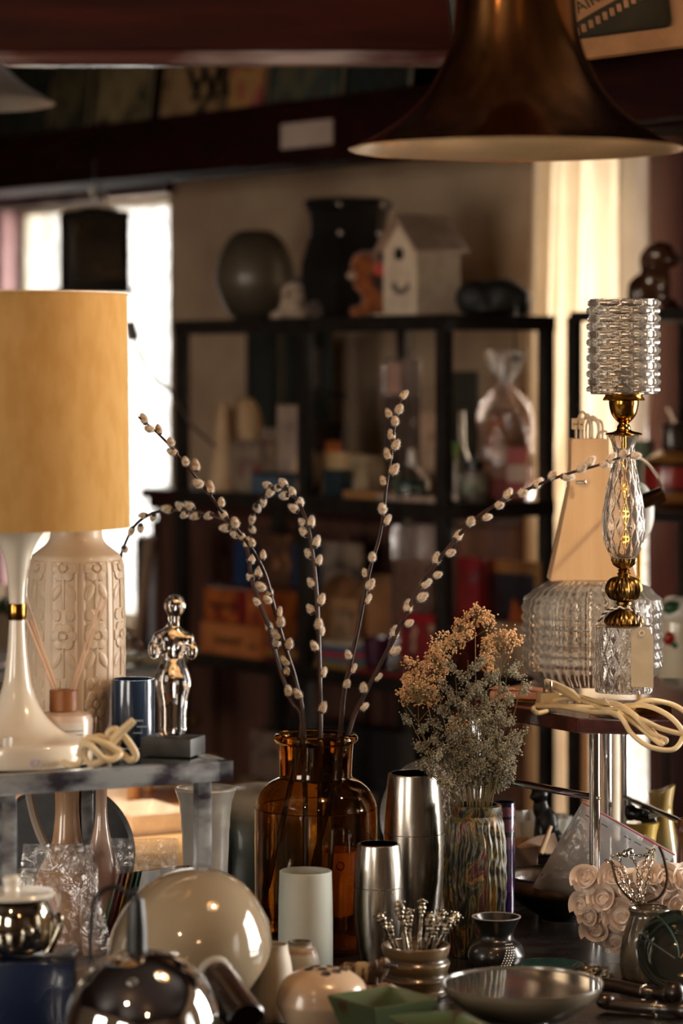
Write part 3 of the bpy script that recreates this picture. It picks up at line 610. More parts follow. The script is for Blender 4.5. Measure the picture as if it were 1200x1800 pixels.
for x0, x1, h, c, nm in [(552, 612, .014, (150, 116, 60), 'ochre'), (556, 616, .01, (70, 110, 130), 'pale teal'), (560, 612, .012, (180, 60, 56), 'coral red'), (558, 608, .012, (40, 90, 130), 'strong blue'), (564, 606, .01, (190, 176, 150), 'off white')]:
    T('book', nm+' book lying in the colourful pile in the middle bay', 'book', [(None, wbox(sof(x0, 0), sof(x1, 0), .0, .13, z+.0004, z+h-.0004, .001), M('cover_'+nm.replace(' ', '_'), C(*c), .5, col2=C(*[int(v*.85) for v in c]), ns=20))], 'flat book pile in the middle bay'); z += h
pick('picture', 'white matted picture with dark blot behind the paper parcels', 'picture', 560, 632, 195, Z2, .22, .012, picture('white_mat', C(150, 130, 112), C(130, 112, 96), C(40, 32, 28), 18))
kraft = M('kraft_paper', C(140, 96, 58), .8, col2=C(116, 78, 46), ns=12, bump=.4, bs=40)
T('paper_parcel', 'round topped brown paper parcel, the left of the pair', 'parcel', [(None, lz(600, .13, Z2, smoothprof([(40, 0), (42, 90), (34, 130), (14, 148), (1, 150)], 3), 24), kraft)])
T('paper_parcel', 'broader brown paper parcel beside the clear sweets bag', 'parcel', [(None, lz(668, .16, Z2, smoothprof([(46, 0), (50, 80), (44, 128), (20, 152), (1, 154)], 3), 24), kraft)])
pick('picture', 'tan framed card with cream inner panel by the colourful pile', 'picture', 578, 626, 118, Z2, .07, .01, M('tan_frame', C(160, 118, 80), .6, col2=C(140, 100, 66), ns=20), extra=[('card', rbz(584, 620, Z2+.02, .10, .066, .003), picture('inner_card', C(150, 120, 90), C(128, 100, 76), C(90, 68, 50), 30))])
T('sweets_bag', 'clear bag of brown sweets standing tall before the bright post', 'bag', [('contents', rb(690, 742, 985, 1110, .10, .05, .012), M('sweets', C(140, 92, 64), .6, col2=C(104, 60, 42), ns=60)), ('bag', rb(684, 756, 922, 1140, .09, .07, .015), bagm)])
T('mug', 'dark purple glossy mug on the middle shelf', 'mug', [('body', lz(664, .03, Z2, [(20, 0), (24, 20), (28, 62)], 28, t=2), M('purple_glaze', C(64, 20, 50), .15, coat=.6, col2=C(48, 14, 38), ns=12))])
pick('box', 'red and white patterned box right of the purple mug', 'box', 704, 760, 100, Z2, .03, .08, picture('red_pattern', C(130, 24, 30), C(60, 20, 30), C(180, 130, 110), 40), extra=[('red_lid', rbz(702, 762, Z2+.115, .014, .028, .085), M('red_lid', C(150, 18, 28), .4, col2=C(130, 14, 22), ns=10))])
T('ribbon_roll', 'red ribbon strip lying on the middle shelf edge', 'ribbon', [(None, rbz(620, 760, Z2, .008, -.012, .02, .002), M('red_ribbon', C(140, 20, 26), .5, col2=C(120, 16, 22), ns=30))])
pick('picture', 'red and grey curved tin standing in the end bay', 'tin', 803, 842, 200, Z2, .20, .02, picture('red_grey', C(150, 16, 28), C(120, 14, 24), C(110, 90, 90), 12))
T('picture', 'tan picture frame with a dark night scene and orange peak', 'picture', [('frame', rb(842, 950, 985, 1120, .248, .005), M('tan_frame2', C(150, 104, 56), .5, col2=C(130, 90, 48), ns=20)), ('image', rb(858, 938, 1008, 1110, .246, .003), picture('night', C(36, 34, 42), C(24, 22, 26), C(60, 40, 30), 12)), ('peak', prism([PW(893, 1098, .243), PW(932, 1098, .243), PW(902, 1048, .243)], NV*.002), M('orange_peak', C(180, 90, 40), .6, col2=C(130, 60, 30), ns=40))])
pick('carton', 'plain beige cardboard carton in the end bay of the middle shelf', 'carton', 836, 922, 92, Z2, .205, .03, M('cardboard', C(176, 146, 118), .8, col2=C(164, 134, 106), ns=14))
for i, (px, c, lab) in enumerate([(783, (200, 160, 120), 'cream doll with pink skirt beside the bright post'), (806, (190, 130, 90), 'small orange brown doll before the beige carton')]):
    T('doll', lab, 'doll', [('dress', lz(px, .13, Z2, [(24, 0), (20, 30), (9, 56)], 20), M('doll_dress', C(200, 140, 130) if i == 0 else C(150, 80, 50), .8, col2=C(180, 110, 100) if i == 0 else C(130, 66, 40), ns=30)), ('head', lz(px, .13, Z2+.062, smoothprof([(3, 0), (12, 8), (13, 18), (6, 28), (.1, 30)], 3), 20), M('doll_skin', C(*c), .6)), ('cap', lz(px, .13, Z2+.083, smoothprof([(14, 0), (12, 10), (5, 18), (.1, 20)], 3), 20), M('doll_cap', C(150, 24, 28), .8, col2=C(120, 20, 24), ns=30))])
# --- lower shelf (Z1)
for x0, x1, h, n, cs, lab in [(422, 452, 95, .05, ((140, 120, 80), (126, 106, 70), (110, 92, 60)), 'narrow khaki leaflet, far end of the lower shelf'), (440, 520, 175, .09, ((140, 116, 102), (126, 104, 92), (40, 30, 28)), 'large pale print with dark bottles drawn in two rows'),
                         (524, 560, 150, .1, ((120, 98, 90), (60, 50, 56), (40, 34, 34)), 'grey mauve print half hidden by the amber bottle neck'), (600, 660, 110, .06, ((110, 96, 80), (120, 104, 90), (50, 54, 40)), 'pale green blotched print on the lower shelf'), (664, 690, 130, .08, ((34, 36, 46), (28, 30, 40), (22, 24, 30)), 'dark blue folder on the lower shelf'), (694, 760, 120, .05, ((120, 78, 62), (108, 70, 56), (90, 56, 46)), 'terracotta coloured print on the lower shelf')]:
    pick('print', lab, 'print', x0, x1, h, Z1+.0, n, .01, picture('lower_print', C(*cs[0]), C(*cs[1]), C(*cs[2]), 20))
pick('box', 'black long box at the back of the lower shelf', 'box', 500, 700, 190, Z1, .2, .045, M('blackbox', C(24, 22, 26), .6, col2=C(32, 28, 30), ns=8))
# --- second rack (right edge)
ZR = zr[1]; nR = n2+.12
dogM = M('brown_glaze_dog', C(92, 58, 36), .14, coat=1, col2=C(64, 38, 24), ns=25)
dog = blobs(1150, nR, ZR, [(-22, 34, 4, 28, 34, 24), (-4, 56, 0, 24, 34, 20), (14, 46, -6, 15, 40, 14), (18, 14, -14, 9, 16, 9), (32, 10, -6, 9, 14, 9), (26, 4, -20, 12, 6, 12), (40, 4, -12, 11, 6, 11), (-26, 10, -10, 20, 12, 18), (8, 100, -4, 30, 25, 24), (26, 90, -14, 18, 14, 14), (-16, 88, 2, 12, 22, 10), (26, 102, 12, 10, 22, 10), (-46, 12, 4, 12, 8, 8)], .003, 14, 0)
T('dog_figurine', 'glossy brown ceramic puppy sitting on the black rack', 'figurine', [('body', dog, dogM), ('nose', bl1(1150, nR, ZR, 40, 92, -25, 5, 4, 4), GB), ('eyes', bl1(1150, nR, ZR, 30, 104, -25, 3, 3, 3), GB)])
Z_R = zr[0]
jugM = bands('lava_jug_glaze', [(0, C(70, 46, 30)), (.08, C(150, 96, 50)), (.2, C(50, 30, 22)), (.25, C(150, 34, 32)), (.5, C(56, 34, 24)), (.56, C(168, 116, 56)), (.68, C(44, 32, 26))], .3, .6, bump=.5)
jug = lz(1183, nR, Z_R, smoothprof([(40, 0), (52, 20), (54, 60), (48, 84), (26, 98), (20, 106), (20, 140), (24, 148)], 4), 40, t=3)
Yj = wallY(1183, nR); hnd = tube(curve([P(1203, 752, Yj), P(1222, 756, Yj), P(1226, 790, Yj), P(1208, 806, Yj)], 6), .006, 8)
T('lava_jug', 'squat brown and red banded ceramic jug with handle', 'jug', [('body', jug, jugM), ('handle', hnd, M('jug_dark', C(44, 32, 26), .3, coat=.5))])
T('pot', 'dull green cylinder pot on the rack behind the glass lamp', 'pot', [(None, lz(1130, nR+.05, Z_R, [(16, 0), (17, 90), (19, 94), (19, 112)], 28, t=2), M('sage', C(110, 122, 98), .5, col2=C(98, 108, 88), ns=12))])
T('glass_vase', 'small clear glass with flared lip above the banded jug', 'glass', [(None, lz(1192, nR+.16, Z_R, [(8, 0), (12, 100), (10, 145), (22, 166)], 26, t=1.5), GLASS)])
zpp = .86+.0; potY = zof(1190, 1205, n2-.0)
# apple jar stands on a small side table near the stand: built further on
# --- lantern and cable in front of the first window
Yl = 6.6; lan = bmesh.new()
lc = P(166, 440, Yl); box(lc, (.135, .12, .17), RZ(.25), .004, lan)
cap = facet(166, 0, 0, [(1, 0), (1, 1)], 4) if False else None
cp = lathe(P(166, 370, Yl), [(.095, -.022), (.095, -.008), (.05, .002), (.012, .008), (0, .008)], 4, rot=RZ(PI/4+.25))
hk = tube(curve([P(166, 350, Yl), P(160, 335, Yl), P(170, 322, Yl), P(178, 335, Yl)], 6), .003, 6)
pn = bmesh.new(); box(lc+RZ(.25)@Vector((0, -.061, 0)), (.10, .002, .13), RZ(.25), 0, pn)
T('lantern', 'black metal lantern hanging in front of the bright window', 'lantern', [('housing', lan, GB), ('roof', cp, GB), ('hook', hk, STEEL), ('pane', pn, M('smoked_pane', C(40, 34, 28), .08, col2=C(60, 48, 34), ns=14, coat=1)), ('bottom_plate', box(lc-Vector((0, 0, .09)), (.15, .135, .012), RZ(.25), .003), GB), ('hanging_rod', tube([P(166, 335, Yl), P(166, 280, Yl)], .002, 6), GB)])
T('plug_cable', 'black plug on a thin grey cable hanging before the window', 'cable', [('plug', tube([P(227, 566, 5.6), P(235, 597, 5.6)], .009, 10, r2=.011), GB), ('cable', tube(curve([P(236, 598, 5.6), P(250, 630, 5.62), P(270, 662, 5.66), P(300, 690, 5.9), P(335, 745, 6.2), P(380, 785, 6.4)], 8), .003, 6), M('grey_cable', C(120, 112, 100), .5))])
# --- pieces by the window sill: dark speaker, leaning slat
T('speaker_box', 'tall black box standing before the window, left of the cabinet', 'box', [(None, bpx(238, 262, 945, 1260, 6.9, .12), M('speaker_black', C(26, 26, 24), .6, col2=C(36, 36, 32), ns=20))])
T('leaning_slat', 'pale wooden slat leaning against the black box', 'slat', [(None, tube([P(234, 1200, 6.6), P(264, 950, 6.8)], .012, 4), wood('slat', C(170, 140, 116), C(150, 120, 98), .6))])
T('metal_rail', 'grey vertical rail beside the black box', 'rail', [(None, bpx(262, 272, 940, 1130, 6.85, .02), M('rail_grey', C(170, 168, 176), .4, col2=C(140, 138, 146), ns=12))])
T('side_table', 'grey topped table behind the glass figurine', 'table', [('top', bpx(-60, 300, 1180, 1200, 5.6, .4, None, .004), M('grey_top', C(120, 122, 124), .5, col2=C(100, 102, 104), ns=12))]+[('leg', tube([P(x, 1200, 5.6+dy)*1, Vector((P(x, 1200, 5.6+dy).x, 5.6+dy, 0))], .012, 8), BLACKM) for x in (-40, 285) for dy in (.03, .35)])
zst = P(0, 1180, 5.6).z
def stand_at(px, Y, z0, prof, seg=28, t=None, fn=None):
    s = mpp(Y); c = P(px, HZ, Y); c.z = z0+.0005; pr = [(r*s, h*s) for r, h in prof]
    if pr[0][0] > 1e-5: pr = [(0, pr[0][1])]+pr
    if t: pr = pr+[(max(r*s-t*s, .0005), h*s+(t*s if i == len(prof)-1 else 0)) for i, (r, h) in enumerate(reversed(prof))]+[(0, prof[0][1]*s+t*s)]
    elif pr[-1][0] > 1e-5: pr.append((0, pr[-1][1]))
    return lathe(c, pr, seg, fn)
T('tumbler', 'round clear glass tumbler behind the blue candle', 'glass', [(None, stand_at(225, 5.7, zst, smoothprof([(20, 0), (26, 20), (22, 44), (14, 52)], 3), t=2), GLASS)])
T('notebook', 'closed cream notebook behind the glass figurine', 'book', [(None, box(Vector((P(262, 0, 5.8).x, 5.8, zst+.0065)), (.13, .09, .012), RZ(.2), .001), M('notebook', C(206, 196, 160), .7, col2=C(196, 186, 150), ns=9))])
T('glass_jar', 'clear ribbed glass jar at the far left behind the white lamp', 'jar', [(None, stand_at(3, 5.7, zst, [(26, 0), (28, 60), (28, 110), (20, 118)], 40, t=2, fn=lambda a, z, r, i: .0012*math.cos(a*14)), GLASS)])
lf = bmesh.new(); c0 = P(2, 1075, 5.7)
for k in range(26):
    a = random.uniform(0, 6.28); e = random.uniform(.2, 1.3); d = Vector((math.cos(a)*math.cos(e), math.sin(a)*math.cos(e), math.sin(e)))*.05; q = c0+Vector((0, 0, -.01))
    ball(q+d*.6, (.006, .006, .022), d.to_track_quat('Z', 'Y').to_matrix(), lf, 1)
T('potted_plant', 'green leafy plant at the left edge under the yellow shade', 'plant', [('leaves', lf, M('leaf_green', C(40, 80, 44), .5, col2=C(26, 56, 30), ns=50)), ('pot', stand_at(2, 5.7, zst+.121, [(14, 0), (18, 30)], 24, t=2), WHITEC)])
# ================================================================= the long dark table and the stands on it
TM = M('dark_table_top', C(26, 23, 22), .22, col2=C(36, 31, 30), ns=6, rr=(.15, .35))
tbl = box(Vector((.18, 3.78, TZ-.02)), (1.75, 1.52, .04), None, .004)
T('display_table', 'long dark glossy table carrying the vases and bowls', 'table', [('tabletop', tbl, TM)]+[('leg', box(Vector((x, y, (TZ-.04)/2)), (.05, .05, TZ-.042)), BLACKM) for x in (-.62, .98) for y in (3.1, 4.46)])
# light wood table farther back, left
T('side_table', 'light wooden table in the sun behind the left metal stand', 'table', [('tabletop', box(Vector((-.62, 5.02, .79)), (.98, .80, .035), None, .01), wood('light_oak', C(222, 182, 130), C(204, 160, 106), .35, 8, (.15, 1, 1), .3))]+[('leg', box(Vector((x, y, .386)), (.05, .05, .77)), wood('oak_leg', C(190, 140, 86), C(166, 116, 66))) for x in (-1.05, -.18) for y in (4.68, 5.36)])
# farther right table for the ornate dish, cat, pots
T('side_table', 'low table in the back carrying the black cat and the purple cup', 'table', [('tabletop', box(Vector((.62, 4.76, .762)), (.9, .36, .03), None, .004), M('grey_cloth_top', C(150, 142, 134), .7, col2=C(130, 122, 114), ns=12))]+[('leg', box(Vector((x, y, .373)), (.04, .04, .745)), BLACKM) for x in (.24, 1.0) for y in (4.62, 4.9)])
ZB = .7775
def tz(px, Y, prof, z=TZ, **k): return stand_at(px, Y, z, prof, **k)
def hz(Y, y, z=TZ): return tb(Y, z)-y                   # height in px above the table of a row at depth Y
def prof_y(Y, lst, z=TZ):                              # (radius px, row) -> (radius px, height px), foot first
    return [(r, max(0, hz(Y, y, z))) for r, y in lst]

# ---- left metal and glass stand
SZ = EYE-(1338-HZ)/FPX*3.6
metalS = M('worn_chrome_frame', C(206, 214, 220), .2, .6, col2=C(84, 78, 90), ns=16, nc=(.42, .62), stretch=(1, 1, 2))
fr = bmesh.new(); A = P(410, 1338, 3.6); A.z = SZ; B = P(-200, 1338, 3.6); B = Vector((B.x-.0, 3.39, SZ))
d = (B-A).normalized(); back = Vector((-d.y, d.x, 0)); back = back if back.y > 0 else -back
L_ = (B-A).length; q = math.atan2(d.y, d.x); R = RZ(q)
def st(u, v, z): return A+d*u+back*v+Vector((0, 0, z))
hb = .021
box(st(L_/2, .01, -hb/2-.001), (L_, .02, hb*1.15), R, .0015, fr); box(st(L_/2, .42, -hb/2-.001), (L_, .02, hb*1.15), R, .0015, fr)
box(st(.01, .215, -hb/2-.001), (.02, .43, hb*1.15), R, .0015, fr); box(st(L_-.01, .215, -hb/2-.001), (.02, .43, hb*1.15), R, .0015, fr)
gt = box(st(L_/2, .215, -.003), (L_-.03, .40, .005), R, .0)
legs = []
for u, v in ((.032, .02), (.032, .40), (L_-.03, .02), (L_-.03, .40), (.281, .02)):
    a = st(u, v, -hb); legs.append(('leg', box(Vector((a.x, a.y, (a.z+TZ)/2)), (.017, .017, a.z-TZ), R, .001), metalS))
T('metal_stand', 'low stand with worn chrome frame and smoked glass top under the white lamp', 'stand', [('frame', fr, metalS), ('glass_top', gt, M('smoked_glass', C(58, 62, 66), .06, trans=.35, coat=1, col2=C(48, 52, 56), ns=6))]+legs)
SZ += .0005
# ---- white trumpet lamp with yellow shade
YL = 3.59; s = mpp(YL); bot = tb(YL, SZ)
def onS(px, Y, prof, **k): return stand_at(px, Y, SZ, prof, **k)
lampw = M('lamp_white', C(222, 210, 192), .18, coat=.6, col2=C(216, 203, 184), ns=8)
base = onS(30, YL, smoothprof([(128, 0), (133, 4), (134, 34), (130, 40)], 3)+[(120, 43), (60, 44)], seg=72)
stem = onS(30, YL, smoothprof([(118, 42), (82, 52), (48, 84), (27, 130), (19, 180), (15, 225), (14, 262), (14, 285), (15.5, 310), (19, 335), (28, 370), (44, 398), (62, 416), (82, 424), (92, 427)], 5), seg=64)
ring = onS(30, YL, [(15.2, 249), (15.6, 250), (15.6, 277), (15.2, 278)], seg=48)
topY = tb(YL, SZ)-515; botY = tb(YL, SZ)-926
shade = onS(30, YL, [(198, botY)]*1, seg=8) if False else None
c = P(30, HZ, YL); c.z = SZ
sh = lathe(c, [(196*s, botY*s), (198*s, botY*s), (193*s, topY*s), (191*s, topY*s)], 96, close=True)
trim = bmesh.new(); lathe(c, [(197.2*s, (topY-3)*s), (193.6*s, (topY-3)*s), (193.6*s, topY*s), (190*s, topY*s+.0004)], 96, bm=trim)
spider = bmesh.new()
for k in range(3): a = k*2.09; tube([c+Vector((0, 0, (topY-14)*s)), c+Vector((191*s*math.cos(a), 191*s*math.sin(a), (topY-6)*s))], .0016, 6, spider)
tube([c+Vector((0, 0, botY*s)), c+Vector((0, 0, (topY-14)*s))], .005, 8, spider)
btn = onS(13, YL-.083, [(7, 40), (8, 42), (8, 58), (6, 59)], seg=20)
scr = tri_text('€7.-', .011, RX(PI/2), P(66, 1343, YL-.0915)+Vector((0, 0, 0)), .0002)
lab = lathe(c, [(134.4*s, 6*s), (134.4*s, 28*s)], 8)
T('table_lamp', 'white trumpet table lamp with large yellow drum shade', 'lamp', [
    ('base', base, lampw, [('switch', btn, WHITEC), ('price_mark', scr, M('faded_violet_ink', C(150, 140, 190), .8))]), ('stem', stem, lampw), ('collar', ring, BRASS),
    ('lamp_shade', sh, cloth('mustard_linen', C(206, 166, 106), .28, ns=60, col2=C(198, 156, 94))), ('shade_edge', trim, M('shade_binding', C(210, 180, 140), .7)), ('shade_frame', spider, BRASSD)])
# lamp cable bundle
cordM = M('cream_cable', C(222, 200, 160), .45, col2=C(210, 186, 144), ns=20)
cb = bmesh.new(); Yc = 3.50; zc = SZ+.006
def pl(px, py, Y=Yc): v = P(px, py, Y); v.z = max(v.z, SZ+.0045); return v
tube(curve([pl(112, 1340, 3.52), pl(125, 1345), pl(140, 1340), pl(150, 1310), pl(175, 1295), pl(200, 1310), pl(215, 1330), pl(195, 1322), pl(170, 1300), pl(150, 1320), pl(160, 1342), pl(190, 1330), pl(208, 1300), pl(203, 1282), pl(190, 1290), pl(200, 1310), pl(228, 1335), pl(238, 1325), pl(215, 1292), pl(195, 1300)], 7), .0042, 8, cb)
tube(curve([pl(138, 1330, 3.48), pl(150, 1300, 3.48), pl(180, 1305, 3.48), pl(210, 1325, 3.48), pl(185, 1335, 3.47), pl(155, 1308, 3.47), pl(140, 1318, 3.49)], 7), .0042, 8, cb)
plug = tube([pl(193, 1306, 3.49), pl(214, 1285, 3.49), pl(235, 1266, 3.49)], .006, 10, r2=.0045)
T('lamp_cable', 'cream cable knotted in a bundle beside the white lamp base', 'cable', [('cable', cb, cordM), ('end', plug, cordM)])
# ---- tall relief vase
YV = 3.80; vb = tb(YV, SZ); H_ = lambda y: max(0, vb-y)
def relief(a, z, r, i):
    """flower and leaf relief in vertical panels, plain shoulders"""
    s = mpp(YV); h = z/s
    if h < 12 or h > H_(985): return 0
    np_ = 9; u = (a/(2*PI)*np_) % 1; x = (u-.5)*2*r/s*PI/np_*1.0
    if abs(u-.5) > .36: return .0012 if abs(abs(u-.5)-.40) < .02 else .0004
    per = 118; k = int(h//per); y = h-k*per-per*.60
    v = 0; rr = math.hypot(x, y); th = math.atan2(y, x)
    R1 = 19+5*abs(math.cos(3*th))
    if rr < 6: v = .0022
    elif rr < 9: v = .0
    elif rr < R1: v = .0019*(.6+.4*abs(math.cos(3*th)))
    elif abs(x) < 2 and y < 0: v = .0016
    else:
        for sx in (1, -1):
            dx, dy = x-sx*13, y+42; q = (dx*.8+dy*.5*sx)**2/40+(dy*.8-dx*.5*sx)**2/200
            if q < 1: v = .0018*(1-q*.5)
            dx, dy = x-sx*12, y-36; q = (dx)**2/50+(dy)**2/90
            if q < 1: v = .0015
    return v
outer = [(62, 0), (70, 6), (76, 30), (79, 90)]
n = 190; prf = []
for k in range(n+1):
    h = H_(980)*k/n; t = k/n; prf.append((66+16*min(1, t*8)**.5+3*math.sin(t*PI)-4*max(0, (t-.9)/.1)**2, h))
prf += smoothprof([(77, H_(976)), (64, H_(966)), (52, H_(956)), (46, H_(945)), (45, H_(930)), (46, H_(915)), (52, H_(905))], 3)
T('tall_vase', 'tall cream vase with raised flower panels behind the white lamp', 'vase', [(None, onS(134, YV, prf, seg=380, fn=relief, t=3), M('bisque', C(206, 184, 158), .5, col2=C(196, 172, 146), ns=10, coat=.15))])
# ---- reed diffuser
YD = 3.63; db = tb(YD, SZ)
rd = []
bottle = onS(113, YD, [(48, 0), (50, 4), (50, 66), (46, 76), (30, 80), (20, 82)], seg=48)
capb = onS(112, YD, [(24, 82), (25, 83), (25, 118), (9, 119), (9, 112)], seg=36)
lbl = lathe(Vector((P(113, 0, YD).x, YD, SZ)), [(50.6*mpp(YD), 6*mpp(YD)), (50.6*mpp(YD), 66*mpp(YD))], 48)
bmesh.ops.delete(lbl, geom=[f for f in lbl.faces if not (-2.15 < math.atan2(f.calc_center_median().y-YD, f.calc_center_median().x-P(113, 0, YD).x) < -.75)], context='FACES')
lbl_m = bands('printed_label', [(0, C(206, 200, 192)), (.25, C(120, 118, 120)), (.3, C(206, 200, 192)), (.38, C(130, 128, 130)), (.42, C(206, 200, 192)), (.5, C(130, 128, 130)), (.54, C(206, 200, 192)), (.62, C(130, 128, 130)), (.66, C(206, 200, 192)), (.74, C(130, 128, 130)), (.78, C(206, 200, 192))], .6, wob=0)
for x0, y0, x1, y1, dy in [(110, 1215, 45, 1050, .0), (108, 1216, 38, 1070, .02), (112, 1216, 52, 1090, -.02), (114, 1216, 180, 1045, .01), (118, 1217, 188, 1050, -.015)]:
    a = P(x0, y0+30, YD); b = P(x1, y1, YD+dy); rd.append(('reed', tube([a, b], .0016, 6), M('reed', C(226, 190, 160), .7, col2=C(214, 176, 146), ns=40)))
T('reed_diffuser', 'white diffuser bottle with wooden cap and thin reeds', 'diffuser', [('bottle', bottle, M('milk_glass', C(214, 192, 176), .25, coat=.3, col2=C(208, 186, 170), ns=8), [('label', lbl, lbl_m)]), ('wooden_cap', capb, wood('walnut', C(160, 104, 60), C(136, 84, 46), .45))]+rd)
# ---- blue candle glass
YB = 3.74
pr = [(34, 0), (37, 4), (38, 12), (38, 112), (37, 118)]
cl = bmesh.new(); 
T('candle_jar', 'dark blue candle glass between the relief vase and the figurine', 'candle', [('jar', onS(234, YB, pr, seg=48, t=2), M('blue_candle', C(34, 54, 78), .2, coat=.6, col2=C(26, 44, 66), ns=8)), ('wax', onS(234, YB, [(34, 92), (34, 96)], seg=40), M('blue_wax', C(50, 66, 86), .5)), ('silver_print', bpx(238, 252, 1265, 1269, YB-.0285, .0006, None, 0, bpx(240, 258, 1276, 1279, YB-.0285, .0006, None, 0, bpx(234, 250, 1287, 1290, YB-.0285, .0006, None, 0))), M('silver_ink', C(150, 160, 168), .3, .6))])
# ---- glass torso on stone
YG = 3.66; gb = tb(YG, SZ); sg = mpp(YG)
stone = box(P(304, 1320, YG)*1, (.066, .05, .022), RZ(-.32), .001)
for v in stone.verts: v.co.z += (SZ+.0115)-P(304, 1320, YG).z
zt_ = SZ+.023; gx = P(303, 0, YG).x
def g_(px, py, dy, rx, ry, rz, b, rot=None): return ball(Vector((P(px, 0, YG).x, YG+dy*sg, zt_+(1302-py)*sg)), (rx*sg, ry*sg, rz*sg), rot, b, 3)
b = bmesh.new(); rings = []
for py, rx, ry in smoothprof([(1104, 10, 8), (1111, 14, 10), (1120, 27, 13), (1131, 31, 15), (1145, 26, 16), (1158, 20, 13), (1168, 19, 13), (1180, 25, 16), (1195, 31, 19), (1208, 33, 20), (1226, 30, 18), (1246, 26, 17), (1270, 25, 17), (1291, 25, 17), (1301, 21, 14)], 3):
    rings.append([b.verts.new(Vector((gx+rx*sg*math.cos(2*PI*k/28), YG+ry*sg*math.sin(2*PI*k/28), zt_+(1302-py)*sg))) for k in range(28)])
for A_, B_ in zip(rings, rings[1:]):
    for k in range(28): b.faces.new([A_[k], A_[(k+1) % 28], B_[(k+1) % 28], B_[k]])
b.faces.new(rings[0]); b.faces.new(rings[-1][::-1])
for a in [(307, 1074, 0, 19, 17, 21), (306, 1094, 0, 11, 11, 14), (306, 1106, 0, 10, 10, 14), (281, 1134, 0, 14, 13, 16), (328, 1134, 0, 14, 13, 16), (271, 1150, -4, 11, 12, 17), (337, 1152, -4, 11, 12, 17), (292, 1145, -9, 10, 9, 10), (316, 1145, -9, 10, 9, 10)]: g_(*a[:3], a[3], a[4], a[5], b)
g = remesh(b, .0013, 8)
zlo = min(v.co.z for v in g.verts)
for v in g.verts: v.co.z += max(0, 0)
T('glass_figurine', 'clear glass torso figurine with arm stumps on a dark stone block', 'figurine', [('torso', g, GLASS), ('stone_base', stone, M('dark_stone', C(50, 48, 44), .45, col2=C(30, 30, 28), ns=40))])
# ================================================================= things under the stand, left
wb = wood('bamboo', C(214, 158, 92), C(190, 132, 70), .35, 8, (1, 1, .15), .4)
# striped jug (light brown) with handle and tall striped bottle
stripeM = bands('turned_ceramic', [(0, C(196, 150, 110)), (.2, C(180, 134, 98)), (.28, C(204, 160, 120)), (.42, C(176, 128, 92)), (.5, C(206, 164, 124)), (.66, C(184, 138, 102)), (.75, C(208, 166, 126)), (1, C(190, 146, 108))], .22, .6, interp='LINEAR')
Yq = 3.93
T('ceramic_jug', 'tan banded ceramic jug under the metal stand, nearest the lamp base', 'jug', [('body', tz(118, Yq, smoothprof(prof_y(Yq, [(30, 1690), (56, 1660), (66, 1600), (56, 1540), (30, 1488), (22, 1440), (21, 1400), (25, 1362)]), 5), seg=56, t=3), stripeM), ('handle', tube(curve([P(96, 1372, Yq), P(70, 1376, Yq), P(52, 1385, Yq), P(56, 1420, Yq), P(68, 1460, Yq), P(86, 1500, Yq)], 6), .006, 8), M('handle_grey', C(176, 160, 142), .4, coat=.4))])
Yq = 3.86
T('ceramic_bottle', 'slender pinkish banded bottle under the stand beside the tan jug', 'bottle', [(None, tz(178, Yq, smoothprof(prof_y(Yq, [(22, 1700), (34, 1670), (38, 1600), (32, 1530), (18, 1478), (11, 1440), (10, 1395), (12, 1375)]), 5), seg=48, t=2), bands('pink_turned', [(0, C(196, 156, 134)), (.2, C(176, 134, 112)), (.3, C(206, 168, 146)), (.45, C(174, 130, 108)), (.6, C(204, 164, 142)), (.8, C(214, 180, 158)), (1, C(190, 150, 126))], .15, .8, interp='LINEAR'))])
T('blue_strip', 'thin blue book end standing behind the tan jug', 'book', [(None, bpx(139, 147, 1385, 1500, 4.15, .12), M('blue_end', C(50, 80, 140), .5, col2=C(40, 66, 120), ns=9))])
def rounddish(px, py, Y, r, h, name, lab, mat, cat='plate', tilt=None, z=None):
    s = mpp(Y); c = P(px, py, Y)
    if z is not None: c.z = z
    return T(name, lab, cat, [(None, lathe(c, [(0, 0), (r*s*.6, 0), (r*s, h*s), (r*s*1.0, h*s+2*s), (r*s*.6, 3*s), (0, 3*s)], 48, rot=tilt), mat)])
T('wooden_tongs', 'curved light wooden chair arm at the far left under the stand', 'chair', [('arm', tube(curve([P(18, 1380, 4.75), P(36, 1392, 4.75), P(48, 1420, 4.75), P(54, 1450, 4.75), P(58, 1474, 4.75)], 6), .014, 10), wb)])
for i, (x, lab) in enumerate([(237, 'left wooden chair-back spindle behind the striped vessels'), (292, 'middle thin wooden hoop above the white dish'), (345, 'short thick wooden peg behind the grey vase')]):
    pass
zo = .8075
def standz(px, Y): return P(px, HZ, Y)
ch = []
for x, y0, y1, r in ((236, 1366, 1446, .012), (350, 1366, 1446, .012)): ch.append(('leg', tube([Vector((P(x, 0, 5.2).x, 5.2, zo)), P(x, y0, 5.2)], r, 10), wb))
ch.append(('seat', bpx(215, 375, 1352, 1368, 5.12, .2, None, .006), wb)); ch.append(('leg', tube([Vector((P(262, 0, 5.3).x, 5.3, zo)), P(262, 1366, 5.3)], .009, 10), wb)); ch.append(('leg', tube([Vector((P(322, 0, 5.3).x, 5.3, zo)), P(322, 1366, 5.3)], .009, 10), wb))
T('wooden_stool', 'small light wooden stool standing on the sunlit table', 'stool', ch)
